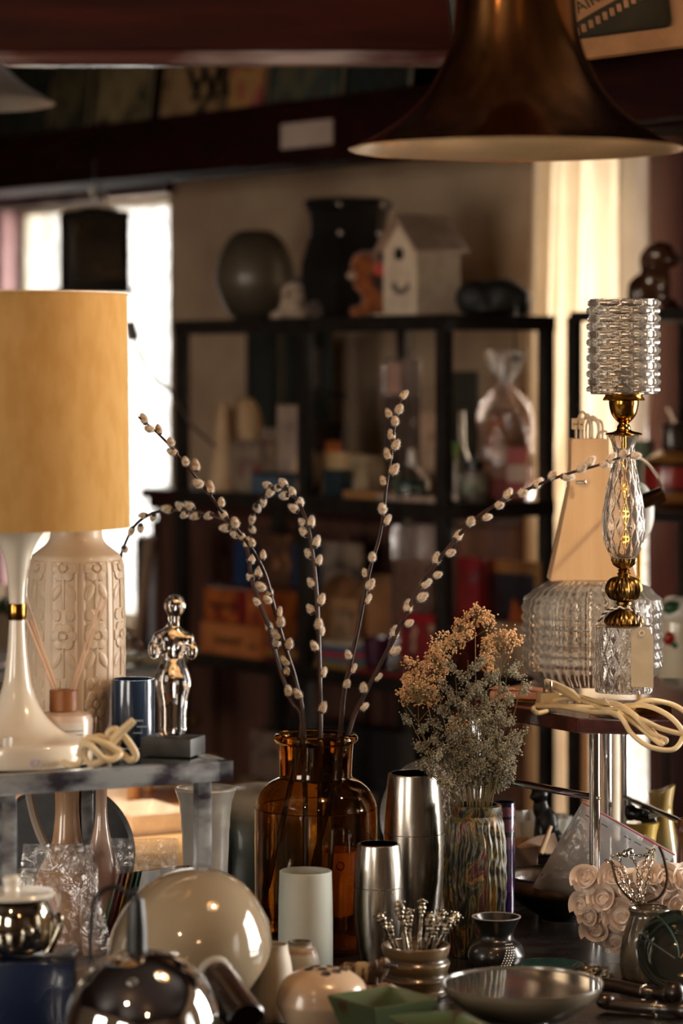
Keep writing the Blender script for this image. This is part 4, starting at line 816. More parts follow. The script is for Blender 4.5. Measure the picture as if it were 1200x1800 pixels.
# rectangular pierced white dish
Yd = 4.86; zz = zo
o_, i_ = bmesh.new(), None
def rect_dish(cx, cy, z, w_, d_, h, flare, R, t=.004):
    b = bmesh.new(); rings = []
    for (k, zz_) in ((0, 0), (flare, h)): rings.append([b.verts.new(Vector((cx, cy, z))+R@Vector((sx*(w_/2+k), sy*(d_/2+k), zz_))) for sx, sy in ((-1, -1), (1, -1), (1, 1), (-1, 1))])
    for (k, zz_) in ((flare-t, h), (-t, t)): rings.append([b.verts.new(Vector((cx, cy, z))+R@Vector((sx*(w_/2+k), sy*(d_/2+k), zz_))) for sx, sy in ((-1, -1), (1, -1), (1, 1), (-1, 1))])
    for A_, B_ in zip(rings, rings[1:]):
        for i in range(4): b.faces.new([A_[i], A_[(i+1) % 4], B_[(i+1) % 4], B_[i]])
    b.faces.new(rings[0][::-1]); b.faces.new(rings[-1]); bmesh.ops.bevel(b, geom=b.edges[:], offset=.0015, segments=2, affect='EDGES'); return b
cpx = P(250, 0, Yd).x
T('serving_dish', 'white rectangular ceramic dish with embossed rim on the sunlit table', 'dish', [(None, rect_dish(cpx, Yd, zo, .085, .13, .035, .014, RZ(.5)), M('embossed_white', C(232, 216, 196), .3, coat=.4, bump=1, bs=60, col2=C(220, 202, 180), ns=30))])
rounddish(190, 1450, 4.72, 30, 5, 'plate', 'flat oval white plate beside the rectangular dish', WHITEC, z=zo)
rounddish(62, 1440, 4.92, 88, 12, 'plate', 'wide cream plate with pink and green stripes behind the tan jug', bands('plate_stripes', [(0, C(204, 186, 160)), (.3, C(150, 160, 120)), (.4, C(206, 188, 162)), (.55, C(190, 130, 120)), (.62, C(206, 188, 162)), (.8, C(196, 160, 60)), (.84, C(206, 188, 162))], .3, .3, axis=0), z=zo+.0)
# dark round tray standing behind the bags
c = P(106, 1590, 4.12); rr_ = 128*mpp(4.12)
T('round_tray', 'dark grey round tray standing upright behind the plastic bags', 'tray', [(None, lathe(Vector((c.x, 4.16, TZ+rr_*.99)), [(0, 0), (rr_*.94, 0), (rr_, -.006), (rr_, -.002), (rr_*.94, .004), (0, .004)], 72, rot=RX(PI/2-.06)), M('slate_tray', C(52, 54, 58), .5, col2=C(40, 42, 46), ns=30))])
# plastic bags
def bag(corners, Y, lab, content, puff=.012, mat=PLASTIC, hdr=None, name='plastic_bag', lean=.03):
    p = [P(x, y, Y+(lean if k < 2 else 0)) for k, (x, y) in enumerate(corners)]    # TL TR BR BL
    sd = random.random()*9
    def f(side):
        def g(u, v):
            a = p[0].lerp(p[1], u); b_ = p[3].lerp(p[2], u); q = a.lerp(b_, v)
            w_ = (math.sin(PI*u)*math.sin(PI*min(1, v*1.0)))**.5 if 0 < u < 1 and 0 < v < 1 else 0
            off = side*puff*w_+(.004*noise.noise(Vector((u*6+sd, v*6, side*3)))*w_)
            return q+Vector((0, off, 0))
        return g
    b = sheet(f(-1), 22, 22); sheet(f(1), 22, 22, b); bmesh.ops.remove_doubles(b, verts=b.verts[:], dist=.0001)
    parts = [('film', b, mat)]
    if hdr: parts.append(('header', hdr, mat))
    T(name, lab, 'bag', parts+(content or []))
pinkf = M('pink_paper', C(200, 150, 136), .7, col2=C(176, 120, 108), ns=30)
stick = [('card_strip', prism([P(72, 1560, 3.77), P(84, 1560, 3.77), P(120, 1640, 3.77), P(106, 1640, 3.77)], Vector((0, .001, 0))), M('pale_pink_card', C(224, 190, 176), .6))]
bag([(42, 1484), (162, 1482), (200, 1690), (10, 1690)], 3.77, 'clear plastic bag with folded header in front of the tan jug', stick, .01, hdr=bpx(40, 163, 1484, 1532, 3.745, .002, None, 0))
bag([(193, 1476), (312, 1470), (300, 1640), (180, 1690)], 3.83, 'clear plastic bag in front of the grey vase and coloured folders', [('green_item', prism([P(192, 1580, 3.82), P(198, 1580, 3.82), P(186, 1640, 3.82), P(176, 1640, 3.82)], Vector((0, .001, 0))), M('green_leafprint', C(60, 120, 60), .5))], .008, hdr=bpx(194, 314, 1474, 1522, 3.80, .002, None, 0))
# leaning coloured folders
for k, (dx, c_, nm) in enumerate([(0, (150, 120, 116), 'mauve'), (9, (110, 36, 30), 'maroon'), (18, (178, 128, 30), 'mustard'), (27, (44, 34, 30), 'dark brown'), (36, (20, 90, 60), 'green'), (44, (186, 184, 180), 'white')]):
    b = prism([P(206+dx, 1536-dx*.1, 3.78+.004*k), P(320+dx*.3, 1522, 3.90+.004*k), P(318+dx*.3, 1650, 3.90), P(178+dx, 1660, 3.78)], Vector((.0016, .0022, 0)))
    zmin = min(v.co.z for v in b.verts)
    T('folder', nm+' folder in the leaning stack behind the beige lamp', 'folder', [(None, b, M('folder_'+nm.replace(' ', '_'), C(*c_), .5, col2=C(*[int(v*.85) for v in c_]), ns=20))], 'coloured folders behind the beige lamp')
T('small_box', 'cream small box with green line behind the silver teapot', 'box', [(None, bpx(6, 60, 1535, 1568, 4.0, .04), M('cream_box3', C(200, 190, 170), .6, col2=C(190, 180, 158), ns=9)), ('green_line', bpx(12, 16, 1538, 1566, 3.999, .0008), M('green_line', C(110, 140, 50), .6))])
# grey ribbed vase under the stand
Yq = 4.12
T('grey_vase', 'pale grey stoneware vase with flared rim under the stand corner', 'vase', [(None, tz(361, Yq, smoothprof(prof_y(Yq, [(34, 1662), (38, 1600), (40, 1520), (43, 1450), (47, 1410), (54, 1388), (51, 1384)]), 6), seg=64, t=4, fn=lambda a, z, r, i: .0004*math.sin(z*1300)), M('pale_grey_glaze', C(196, 192, 184), .35, col2=C(168, 168, 164), ns=14, coat=.4))])
# ribbed glass dish hanging behind? -- green painted vase, big, dark, behind
Yq = 4.37; pg = prof_y(Yq, [(100, 1606), (112, 1570), (118, 1500), (112, 1440), (96, 1405), (70, 1385)])
pv = lathe(Vector((P(470, 0, Yq).x, Yq, TZ+.001)), [(0, 0)]+[(r*mpp(Yq), h*mpp(Yq)) for r, h in pg]+[(0, pg[-1][1]*mpp(Yq))], 64)
lv = bmesh.new()
for k, (x, y, h, b_) in enumerate([(402, 1600, 120, 6), (410, 1600, 90, 16), (396, 1600, 70, -10), (418, 1600, 60, 20)]): tube(curve([P(x, y, Yq-.085), P(x+b_*.3, y-h*.6, Yq-.085), P(x+b_, y-h, Yq-.082)], 4), .0016, 5, lv)
T('storage_canister', 'large dark green painted canister behind the amber bottle', 'canister', [('body', pv, bands('painted_canister', [(0, C(150, 110, 60)), (.12, C(120, 90, 50)), (.2, C(44, 52, 40)), (.6, C(56, 66, 52)), (.8, C(84, 84, 70)), (1, C(176, 166, 150))], .4, .2, interp='LINEAR', wob=.1)), ('painted_reeds', lv, M('paint_black', C(24, 34, 40), .6))])
# ================================================================= front left
# beige mushroom lamp lying on its side
Yq = 3.48; s = mpp(Yq); ax = RY(-.75)@RX(.25)
R0 = 146*s; cc = Vector((P(330, 0, Yq).x, Yq, TZ+R0*.94))
beige = M('beige_enamel', C(158, 142, 118), .08, coat=1, col2=C(150, 134, 110), ns=4)
dome = [(0, R0*.90)]+[(R0*1.03*math.sin(a), R0*.90*math.cos(a)) for a in [k*PI/2/26 for k in range(1, 27)]]+[(R0*1.02, -R0*.12), (R0*.94, -R0*.42), (R0*.80, -R0*.62), (R0*.78, -R0*.62), (R0*.92, -R0*.40), (R0*.99, -R0*.1)]+[(R0*.99*math.sin(a), R0*.87*math.cos(a)) for a in [PI/2-k*PI/2/20 for k in range(1, 20)]]+[(0, R0*.87)]
dm = lathe(cc, dome, 96, rot=ax)
zl = min(v.co.z for v in dm.verts)
for v in dm.verts: v.co.z += TZ+.001-zl
sl = TZ+.001-zl; c2 = cc+Vector((0, 0, sl))
T('pendant_shade', 'large glossy beige round lamp shade lying behind the chrome dome', 'lamp shade', [('shell', dm, beige), ('socket', lathe(c2, [(0, R0*.84), (.018, R0*.84), (.02, R0*.45), (0, R0*.45)], 24, rot=ax), WHITEC)])
# dark brown cylinder with white ring, leaning
Yq = 3.32; a = P(378, 1712, Yq+.04); b_ = P(432, 1795, Yq-.05); dr = (b_-a).normalized(); qm = dr.to_track_quat('Z', 'Y').to_matrix(); ln = (b_-a).length; s = mpp(Yq)
brn = M('dark_brown_enamel', C(58, 38, 32), .25, coat=.5, col2=C(46, 30, 26), ns=8)
bd = lathe(a, [(0, 0), (28*s, 0), (33*s, ln*.25), (36*s, ln), (33*s, ln*1.02), (30*s, ln*.9), (0, ln*.9)], 40, rot=qm)
rg = lathe(a, [(0, -.006), (26*s, -.010), (31*s, -.006), (32*s, .004), (28*s, .006), (0, .004)], 40, rot=qm)
zl = min(min(v.co.z for v in bd.verts), min(v.co.z for v in rg.verts)); dz = TZ+.001-zl
for B_ in (bd, rg):
    for v in B_.verts: v.co.z += max(dz, 0)
T('spot_lamp', 'dark brown cylinder spotlight with pale ring leaning on the beige shade', 'lamp', [('housing', bd, brn), ('ring', rg, M('pale_ring', C(190, 186, 176), .4, col2=C(176, 172, 162), ns=12)), ('sticker', bpx(428, 448, 1752, 1768, Yq-.028, .0008, RY(.3), 0), M('sticker', C(196, 180, 180), .6))])
# chrome dome lamp with black cable
Yq = 3.20; s = mpp(Yq); R0 = 138*s; top = EYE-(1668-HZ)/FPX*Yq; cz = top-R0
cx = P(250, 0, Yq).x; nn = 30
out = [(R0*math.sin(k*PI/2/nn), cz+R0*math.cos(k*PI/2/nn)) for k in range(nn+1)]+[(R0*1.0, TZ+.002)]
inn = [(r-.0015 if r > .0016 else 0, z-.0015) for r, z in out[::-1]]; inn[0] = (R0-.0015, TZ+.002)
dm = lathe(Vector((cx, Yq, 0)), out+inn, 96)
gl_ = lathe(Vector((cx-.006, Yq, top-.004)), [(0, 0), (.0115, 0), (.0105, .028), (.0085, .055), (.007, .058), (0, .058)], 20, fn=lambda a, z, r, i: .0004*math.sin(z*2500))
g0 = Vector((cx-.006, Yq, top+.052))
cab = tube(curve([g0, g0+Vector((-.002, 0, .012)), P(226, 1572, Yq), P(205, 1559, Yq), P(180, 1567, Yq), P(165, 1590, Yq), P(160, 1640, Yq+.01), P(159, 1700, Yq+.015)], 8), .0026, 8)
T('chrome_lamp', 'mirror chrome dome pendant shade with looped black cable', 'lamp shade', [('shade', dm, CHROME), ('cable_grip', gl_, M('black_rubber', C(20, 20, 20), .4)), ('cable', cab, M('black_cable', C(18, 18, 20), .35, coat=.3))])
# blue box with the silver pot
Yq = 3.36; zt2 = EYE-(1693-HZ)/FPX*Yq
bx = box(Vector((P(25, 0, Yq).x, Yq+.05, (TZ+.001+zt2)/2)), (P(126, 0, Yq).x-P(-76, 0, Yq).x, .11, zt2-TZ-.001), RZ(.06), .002)
T('blue_box', 'deep blue glossy box under the silver teapot', 'box', [(None, bx, M('midnight_blue', C(18, 34, 62), .25, coat=.4, col2=C(14, 26, 50), ns=8))])
Yp = 3.41; zt2 += .003
silver = M('polished_silver', C(190, 180, 160), .07, 1, rr=(.04, .12), ns=20)
pt = stand_at(30, Yp, zt2, smoothprof([(38, 0), (56, 10), (64, 40), (62, 70), (52, 92), (50, 96)], 5), seg=56, t=2)
sp = tube(curve([P(84, 1672, Yp), P(100, 1640, Yp), P(106, 1618, Yp), P(98, 1606, Yp)], 5), .0055, 10, r2=.004)
ld = stand_at(30, Yp, zt2, [(40, 96), (66, 97), (68, 101), (64, 106), (30, 107)], seg=56)
lk = stand_at(20, Yp, zt2, smoothprof([(16, 106), (14, 116), (16, 128), (10, 134)], 3), seg=28)
T('teapot', 'small silver teapot with cream lid on the blue box', 'teapot', [('body', pt, silver), ('spout', sp, silver), ('lid', ld, WHITEC, [('knob', lk, WHITEC)])])
T('paper_pad', 'grey brown printed box lying between teapot and chrome dome', 'box', [(None, box(Vector((P(150, 0, 3.66).x, 3.68, TZ+.022)), (.09, .09, .043), RZ(.15), .002), picture('grey_newsprint', C(120, 104, 92), C(96, 82, 72), C(140, 124, 110), 60))])
# ---- white cylinder vase and small white vases
Yq = 3.82
T('white_cylinder_vase', 'tall matt pale grey cylinder vase in front of the amber bottle', 'vase', [(None, tz(537, Yq, prof_y(Yq, [(46, 1708), (48, 1704), (48, 1640), (47.5, 1580), (46, 1532), (45, 1531)]), seg=72, t=3), M('matt_grey_white', C(196, 198, 188), .65, col2=C(180, 184, 172), ns=7, bump=.12, bs=60))])
Yq = 3.55
T('bud_vase', 'tapering white bud vase beside the beige shade', 'vase', [(None, tz(480, Yq, smoothprof(prof_y(Yq, [(38, 1792), (40, 1770), (33, 1700), (27, 1672), (26, 1660)]), 4), seg=48, t=3), M('matt_white', C(190, 178, 162), .55, col2=C(182, 168, 152), ns=8))])
Yq = 3.68
T('bud_vase', 'short white bud vase with speckled brown rim before the cylinder vase', 'vase', [(None, tz(527, Yq, smoothprof(prof_y(Yq, [(34, 1750), (36, 1740), (34, 1690), (28, 1670), (22, 1664), (21, 1655)]), 4), seg=48, t=3), bands('speckled_rim', [(0, C(200, 194, 180)), (.78, C(196, 188, 174)), (.84, C(150, 116, 90)), (.93, C(176, 160, 140)), (1, C(120, 112, 100))], .5, .2, interp='LINEAR'))])
# ---- flower frog
Yq = 3.48; s = mpp(Yq); cx = P(567, 0, Yq).x; zt3 = EYE-(1712-HZ)/FPX*Yq; r = 80*s; h = zt3-TZ+.006
pr_ = smoothprof([(r*.55, 0), (r*.75, .006), (r*.98, h*.40), (r, h*.55), (r*.90, h*.78), (r*.6, h*.94), (r*.3, h*.99), (.0001, h)], 6)
fg = lathe(Vector((cx, Yq, TZ+.001)), [(0, 0)]+pr_, 72)
holes = []
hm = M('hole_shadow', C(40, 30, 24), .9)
for k, (dx, dy) in enumerate([(0, -.008), (.016, -.014), (-.016, -.004), (.024, 0), (-.008, .012), (.010, .012), (.004, -.024)]):
    rr_ = math.hypot(dx, dy); zz = TZ+.0016+h*(1-.165*(rr_/r)**2)
    nrm = Vector((dx*4.2, dy*4.2, .3)).normalized().to_track_quat('Z', 'Y').to_matrix()
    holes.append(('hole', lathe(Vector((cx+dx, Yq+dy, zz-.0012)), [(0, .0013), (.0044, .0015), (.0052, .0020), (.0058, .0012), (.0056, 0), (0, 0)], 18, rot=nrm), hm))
T('flower_frog', 'cream domed flower frog with round holes in its top', 'vase', [('body', fg, M('cream_glaze', C(206, 178, 150), .3, col2=C(196, 166, 136), ns=8, coat=.5))]+holes)
# ---- sheep figure
Yq = 3.60; s = mpp(Yq)
zsheep = TZ+.034
def gp(px, py, dy=0): v = P(px, py, Yq+dy); v.z += (zsheep-P(0, 1724, Yq).z); return v
b = bmesh.new()
for x, y, rx, rz, ry in [(635, 1702, 34, 17, 15), (612, 1704, 20, 18, 15), (664, 1700, 20, 18, 15), (674, 1690, 13, 13, 11), (650, 1716, 26, 12, 13)]: ball(gp(x, y), (rx*s, ry*s, rz*s), bm=b)
body = remesh(b, .0025, 3)
ribs = []
for v in body.verts:
    v.co += Vector((0, 1, 0))*0; k = math.sin(v.co.x*2400+v.co.z*200); n_ = (v.co-gp(640, 1700)); v.co += Vector((0, -1 if v.co.y < Yq else 1, .2))*.0009*k
wool = M('striped_clay', C(168, 146, 112), .6, col2=C(72, 52, 36), ns=120, nc=(.46, .56), stretch=(1, 1, .08), bump=.6, bs=150)
hd = ball(gp(686, 1693, -.004), (9*s, 6*s, 5*s), RY(.2)); ball(gp(694, 1694, -.004), (5*s, 4*s, 4*s), bm=hd)
lg = [('leg', tube([gp(x, 1712, y), Vector((gp(x, 1712, y).x, Yq+y, TZ+.001))], 5*s, 8), wool) for x, y in ((610, -.006), (612, .008), (660, -.006), (662, .008))]
T('sheep_figurine', 'small ceramic sheep with striped coat and dark snout', 'figurine', [('body', body, wool), ('head', hd, M('dark_snout', C(48, 38, 34), .4)), ('ear', ball(gp(657, 1692, -.014), (7*s, 3*s, 9*s)), M('ear_dark', C(70, 54, 44), .5))]+lg)
T('knobbly_stone', 'knobbly brown lump carrying the striped sheep', 'stone', [(None, (lambda b: ([setattr(v.co, 'z', min(v.co.z, zsheep-.0005)) for v in b.verts], b)[1])(remesh(ball(Vector((P(655, 0, 3.6).x, 3.6, TZ+.018)), (.037, .021, .0205)), .0022, 1, .003, 260)), M('nut_brown', C(150, 112, 84), .5, col2=C(90, 60, 40), ns=120, nc=(.45, .55)))])
# ---- green square dishes
gdm = M('green_dish_glaze', C(88, 100, 70), .16, coat=.8, col2=C(86, 56, 40), ns=22, nc=(.55, .68))
Yq = 3.36; T('square_dish', 'green and brown glazed square dish nearest the flower frog', 'dish', [(None, rect_dish(P(672, 0, 3.365).x, 3.365, TZ+.001, .048, .048, .066, .022, RZ(.62), .004), gdm)])
dd = [o for o in COL.objects if o.name.startswith('square_dish')][-1]
sup = dd
T('square_dish', 'smaller green brown glazed dish at the lower edge', 'dish', [(None, rect_dish(P(770, 0, 3.27).x, 3.27, TZ+.001, .035, .035, .060, .026, RZ(.35), .004), M('green_dish_glaze2', C(96, 112, 80), .12, coat=.9, col2=C(90, 58, 42), ns=22, nc=(.5, .64)))])
# ---- amber apothecary bottle
YA = 4.0; s = mpp(YA)
op = smoothprof(prof_y(YA, [(92, 1662), (104, 1654), (108, 1630), (108, 1440), (107, 1420), (102, 1402), (92, 1386), (78, 1374), (64, 1367)]), 5)+[(h_[0], h_[1]) for h_ in prof_y(YA, [(63, 1362), (64.5, 1330), (66, 1308), (70, 1306), (74, 1301), (74, 1296), (70, 1291), (66, 1290)])]
pr2 = [(0, 0)]+op
t = 3.2
inner = [(max(r-t, .1), h_) for r, h_ in op[::-1]][2:]
inner = [(r, max(h_, 4)) for r, h_ in inner if h_ > 6]+[(90, 5), (0, 5)]
c = Vector((P(555, 0, YA).x, YA, TZ+.001))
bt = lathe(c, [(r*s, h_*s) for r, h_ in pr2+inner], 96)
amb, nt, p = nodes('amber_glass'); p.inputs['Base Color'].default_value = (.58, .31, .06, 1); p.inputs['Transmission Weight'].default_value = 1; p.inputs['Roughness'].default_value = 0; p.inputs['IOR'].default_value = 1.45
T('apothecary_bottle', 'big amber glass apothecary bottle holding the willow branches', 'bottle', [(None, bt, amb)])
# yellow cup standing behind it
T('paper_cup', 'mustard yellow cup with a small round emblem seen through the amber glass', 'cup', [('body', tz(592, 4.2, prof_y(4.2, [(34, 1606), (38, 1560), (42, 1494)]), seg=48, t=2), M('mustard_cup', C(206, 160, 70), .5, col2=C(196, 150, 60), ns=9)), ('emblem', lathe(P(600, 1522, 4.2-.032), [(.0048, 0), (.0062, 0), (.0062, .0006), (.0048, .0006)], 24, rot=RX(PI/2), close=True), GB)])
# ---- willow branches
bark = M('willow_bark', C(62, 38, 30), .5, col2=C(38, 24, 20), ns=90, stretch=(1, 1, .3), bump=.4, bs=300)
ck = bmesh.new(); bmesh.ops.create_icosphere(ck, subdivisions=3, radius=1)
for v in ck.verts:
    z = v.co.z; v.co.x *= .0052*(1-.18*z); v.co.y *= .0052*(1-.18*z); v.co.z *= .0078
pts_ = [(v.co.copy(), v.co.normalized()) for v in ck.verts]
rs = random.Random(3)
for k in range(560):
    p0, n0 = pts_[rs.randrange(len(pts_))]; n0 = (n0+Vector((rs.uniform(-.3, .3), rs.uniform(-.3, .3), .5+rs.uniform(0, .3)))).normalized(); l = rs.uniform(.0014, .0032)
    tx_ = n0.orthogonal().normalized()*.00011; ty_ = n0.cross(tx_)
    q = [ck.verts.new(p0*.97+tx_), ck.verts.new(p0*.97-tx_*.5+ty_*.9), ck.verts.new(p0*.97-tx_*.5-ty_*.9), ck.verts.new(p0+n0*l)]
    for f in ((0, 1, 3), (1, 2, 3), (2, 0, 3)): ck.faces.new([q[i] for i in f])
nb = len(ck.faces); bm2 = bmesh.new(); bmesh.ops.create_icosphere(bm2, subdivisions=2, radius=1)
for v in bm2.verts: v.co = Vector((v.co.x*.0038, v.co.y*.0038, v.co.z*.0034-.0062))
merge(ck, bm2)
ckm = bpy.data.meshes.new('catkin')
for i, f in enumerate(ck.faces):
    f.smooth = True; f.material_index = 0 if i < nb else 1
ck.to_mesh(ckm); ck.free()
fuzz = M('catkin_fur', C(218, 200, 176), .9, col2=C(170, 150, 128), ns=300, nc=(.4, .62), sheen=.8, sss=.2)
ckm.materials.append(fuzz); ckm.materials.append(M('bud_scale', C(58, 36, 28), .5))
BR = {
 'A': ([(538, 1640), (534, 1290), (520, 1200), (505, 1150), (490, 1100), (477, 1050), (466, 1010), (446, 970), (420, 935), (392, 903), (362, 860), (330, 822), (300, 785), (270, 755), (243, 733)], 4.02, 3.90,
   [(253, 737), (263, 754), (279, 756), (300, 778), (304, 795), (326, 812), (344, 819), (349, 850), (369, 858), (389, 884), (393, 905), (413, 920), (425, 943), (443, 955), (462, 977), (459, 1032), (473, 1041), (471, 1055), (490, 1077), (493, 1094), (487, 1117), (508, 1133), (503, 1163), (524, 1221)], 'willow branch reaching up and left to the highest left tip'),
 'B': ([(470, 1560), (528, 1290), (510, 1230), (490, 1170), (472, 1100), (452, 1050), (440, 1010), (436, 975), (420, 935), (398, 915), (370, 905), (334, 897), (290, 898), (262, 905), (236, 925), (218, 960), (208, 995), (206, 1040)], 4.0, 4.28,
   [(205, 1018), (209, 981), (219, 965), (231, 933), (247, 928), (252, 906), (269, 909), (294, 895), (317, 891), (334, 890), (325, 904), (343, 907), (367, 906), (396, 928), (413, 940), (435, 955), (442, 984), (455, 1006), (440, 1015), (452, 1059), (473, 1102), (486, 1129), (503, 1181), (507, 1216)], 'willow branch bending over to the left and drooping by the yellow shade'),
 'C': ([(560, 1610), (563, 1290), (562, 1200), (560, 1120), (556, 1040), (550, 980), (542, 930), (530, 895), (512, 866), (492, 856), (470, 862), (452, 884), (442, 915), (440, 950)], 4.03, 4.22,
   [(443, 930), (443, 912), (452, 893), (463, 882), (470, 853), (475, 865), (488, 857), (498, 850), (500, 871), (514, 865), (527, 884), (517, 894), (533, 919), (547, 918), (534, 936), (556, 953), (543, 974), (560, 986), (548, 1026), (564, 1055), (546, 1072), (560, 1098), (564, 1111), (553, 1137), (567, 1183), (567, 1245)], 'willow branch that rises upright and arches over at its top'),
 'D': ([(572, 1630), (598, 1290), (604, 1220), (615, 1170), (628, 1110), (638, 1060), (650, 1000), (665, 950), (674, 900), (678, 860), (686, 810), (692, 760), (700, 715), (708, 690)], 4.0, 3.93,
   [(709, 695), (701, 720), (683, 728), (694, 741), (688, 766), (695, 783), (682, 800), (692, 826), (674, 847), (672, 895), (679, 915), (654, 980), (642, 1009), (650, 1028), (645, 1054), (612, 1152), (619, 1176), (609, 1203)], 'willow branch standing nearly straight to the right of the middle'),
 'E': ([(540, 1560), (612, 1290), (636, 1230), (662, 1180), (690, 1125), (715, 1075), (745, 1020), (770, 985), (800, 948), (835, 912), (870, 888), (910, 868), (950, 850), (1000, 832), (1050, 818), (1085, 806), (1112, 800)], 4.0, 3.80,
   [(1115, 801), (1095, 798), (1074, 806), (1062, 817), (1036, 813), (1022, 823), (996, 838), (970, 836), (944, 850), (918, 866), (892, 870), (877, 888), (854, 909), (827, 917), (805, 942), (791, 972), (767, 983), (768, 1011), (747, 1026), (741, 1050), (717, 1067), (718, 1096), (694, 1112), (693, 1145), (662, 1191), (639, 1210), (638, 1243)], 'long willow branch sweeping right across the glass lamp')}
for key, (pth, Ya, Yb_, cks, lab) in BR.items():
    n = len(pth); P3 = []
    for i, (x, y) in enumerate(pth):
        Yx = YA if i < 2 else Ya+(Yb_-Ya)*((i-1)/(n-2))**1.3
        if i == 0: Yx = YA+.0
        P3.append(P(x, y, Yx))
    cv = curve(P3, 6)
    cv = [p for p in cv]
    tb_ = tube(cv, lambda t: .0028*(1-t)**.8+.0011, 8)
    parts = [('stem', tb_, bark)]
    for j, (x, y) in enumerate(cks):
        u = min(range(len(cv)), key=lambda i: (((cv[i].x/cv[i].y)*FPX+600-x)**2+((EYE-cv[i].z)/cv[i].y*FPX+HZ-y)**2))
        cp = cv[u]; tan = (cv[min(u+1, len(cv)-1)]-cv[max(u-1, 0)]).normalized(); pos = P(x, y, cp.y-(.004 if j % 2 else -.002))
        off = pos-cp; side = (off-tan*off.dot(tan)); side = side.normalized() if side.length > 1e-5 else Vector((0, -1, 0))
        dr = (tan*.85+side*.55+Vector((0, 0, .05))).normalized()
        mx = dr.to_track_quat('Z', 'Y').to_matrix().to_4x4(); sc_ = rs.uniform(.82, 1.1); mx = mx @ Matrix.Scale(sc_, 4); mx.translation = pos+dr*.001
        parts.append(('catkin', (ckm, mx), None))
    T('willow_branch', lab, 'branch', parts, 'pussy willow branches in the amber bottle')
# ---- steel shakers
def steel_vase(px, Y, w_, top, lab):
    g = tb(Y)-top; tap = smoothprof([(w_*.74, 0), (w_*.80, g*.08), (w_*.95, g*.33), (w_, g*.52), (w_*.985, g*.70), (w_*.92, g*.88), (w_*.86, g*.985), (w_*.84, g)], 8)
    return T('steel_vase', lab, 'vase', [('body', tz(px, Y, tap+[(w_*.78, g+1), (w_*.74, g-2)], seg=72), STEEL), ('seam', tz(px, Y, [(w_*.985, g*.66-1), (w_*1.005, g*.66-.5), (w_*1.005, g*.66+.5), (w_*.985, g*.66+1)], seg=72), M('seam_grey', C(120, 110, 100), .4, 1)), ('inner_floor', tz(px, Y, [(w_*.6, g+1.2), (w_*.74, g+1.2)], seg=48), M('dull_copper', C(120, 80, 50), .25, 1, col2=C(90, 60, 40), ns=30))], 'brushed steel barrel vases')
steel_vase(727, 4.0, 53, 1360, 'taller brushed steel barrel vase beside the amber bottle')
steel_vase(665, 3.86, 44, 1484, 'shorter brushed steel barrel vase in front of the amber bottle')
# ---- textured round glass dish upright, slim ribbed glass
Yq = 4.2; s = mpp(Yq); rr_ = 101*s
tg = M('pressed_glass', C(250, 245, 240), .06, trans=.85, ior=1.45, bump=1, bs=170)
c = Vector((P(768, 0, Yq).x, Yq, 0)); c.z = EYE-(1430-HZ)/FPX*Yq
own = lathe(Vector((0, 0, 0)), [(0, -.016), (rr_*.5, -.014), (rr_*.85, -.006), (rr_, .010), (rr_, .014), (rr_*.85, .0), (rr_*.5, -.008), (0, -.010)], 96, fn=lambda a, z, r, i: 0)
for v in own.verts: v.co = c+RX(PI/2+.10)@Vector((v.co.x, v.co.y*1.05, v.co.z))
zl = min(v.co.z for v in own.verts)
ped = lathe(Vector((c.x, Yq, TZ+.001)), [(0, 0), (.05, 0), (.05, .006), (.012, .012), (.010, max(.02, zl-TZ+.006)), (0, max(.02, zl-TZ+.006))], 40)
T('glass_platter', 'round pressed glass platter standing behind the steel vase and flowers', 'platter', [('disc', own, tg), ('foot', ped, GLASS)])
Yq = 4.12
T('ribbed_glass', 'slim ribbed glass bud vase hidden among the dried flowers', 'vase', [(None, tz(835, Yq, prof_y(Yq, [(18, 1628), (20, 1600), (14, 1500), (10, 1400), (9, 1300), (10, 1250)]), seg=56, t=2, fn=lambda a, z, r, i: .0006*math.cos(a*14)), GLASS)])
# ---- colourful carved vase and dried flowers
YF = 3.95; s = mpp(YF)
def carve(a, z, r, i):
    h = z/s
    if h > 232: return 0
    return .0012*math.sin(a*26+1.2*math.sin(h*.055)+.8*math.sin(h*.11+a*3))*(1+.5*math.sin(h*.2+a*5))
pf = prof_y(YF, [(44, 1678)])+[(44+10*min(1, k/30*2.2)-(6*max(0, (k-22)/8)**1.5), 238*k/30) for k in range(1, 31)]+[(43, 246), (45, 252), (46, 258), (46, 262), (43, 264)]
cm, nt, p = nodes('multicoloured_glaze'); p.inputs['Roughness'].default_value = .42; L = nt.links.new
v = coords(nt, 'Object', (1, 1, .35)); n1 = nt.nodes.new('ShaderNodeTexNoise'); n1.inputs['Scale'].default_value = 38; n1.inputs['Detail'].default_value = 2; n1.inputs['Distortion'].default_value = .8; L(v, n1.inputs['Vector'])
r1 = nt.nodes.new('ShaderNodeValToRGB'); e = r1.color_ramp.elements; r1.color_ramp.interpolation = 'LINEAR'; e[0].position = .3; e[0].color = C(90, 40, 34); e[1].position = .36; e[1].color = C(20, 18, 16)
for q, col in ((.40, C(100, 92, 52)), (.44, C(20, 18, 16)), (.49, C(26, 30, 26)), (.52, C(92, 84, 46)), (.545, C(18, 17, 16)), (.58, C(128, 96, 38)), (.61, C(20, 18, 18)), (.65, C(104, 40, 36)), (.68, C(30, 26, 24)), (.74, C(110, 100, 76))): x = e.new(q); x.color = col
L(n1.outputs['Fac'], r1.inputs[0]); L(r1.outputs[0], p.inputs['Base Color'])
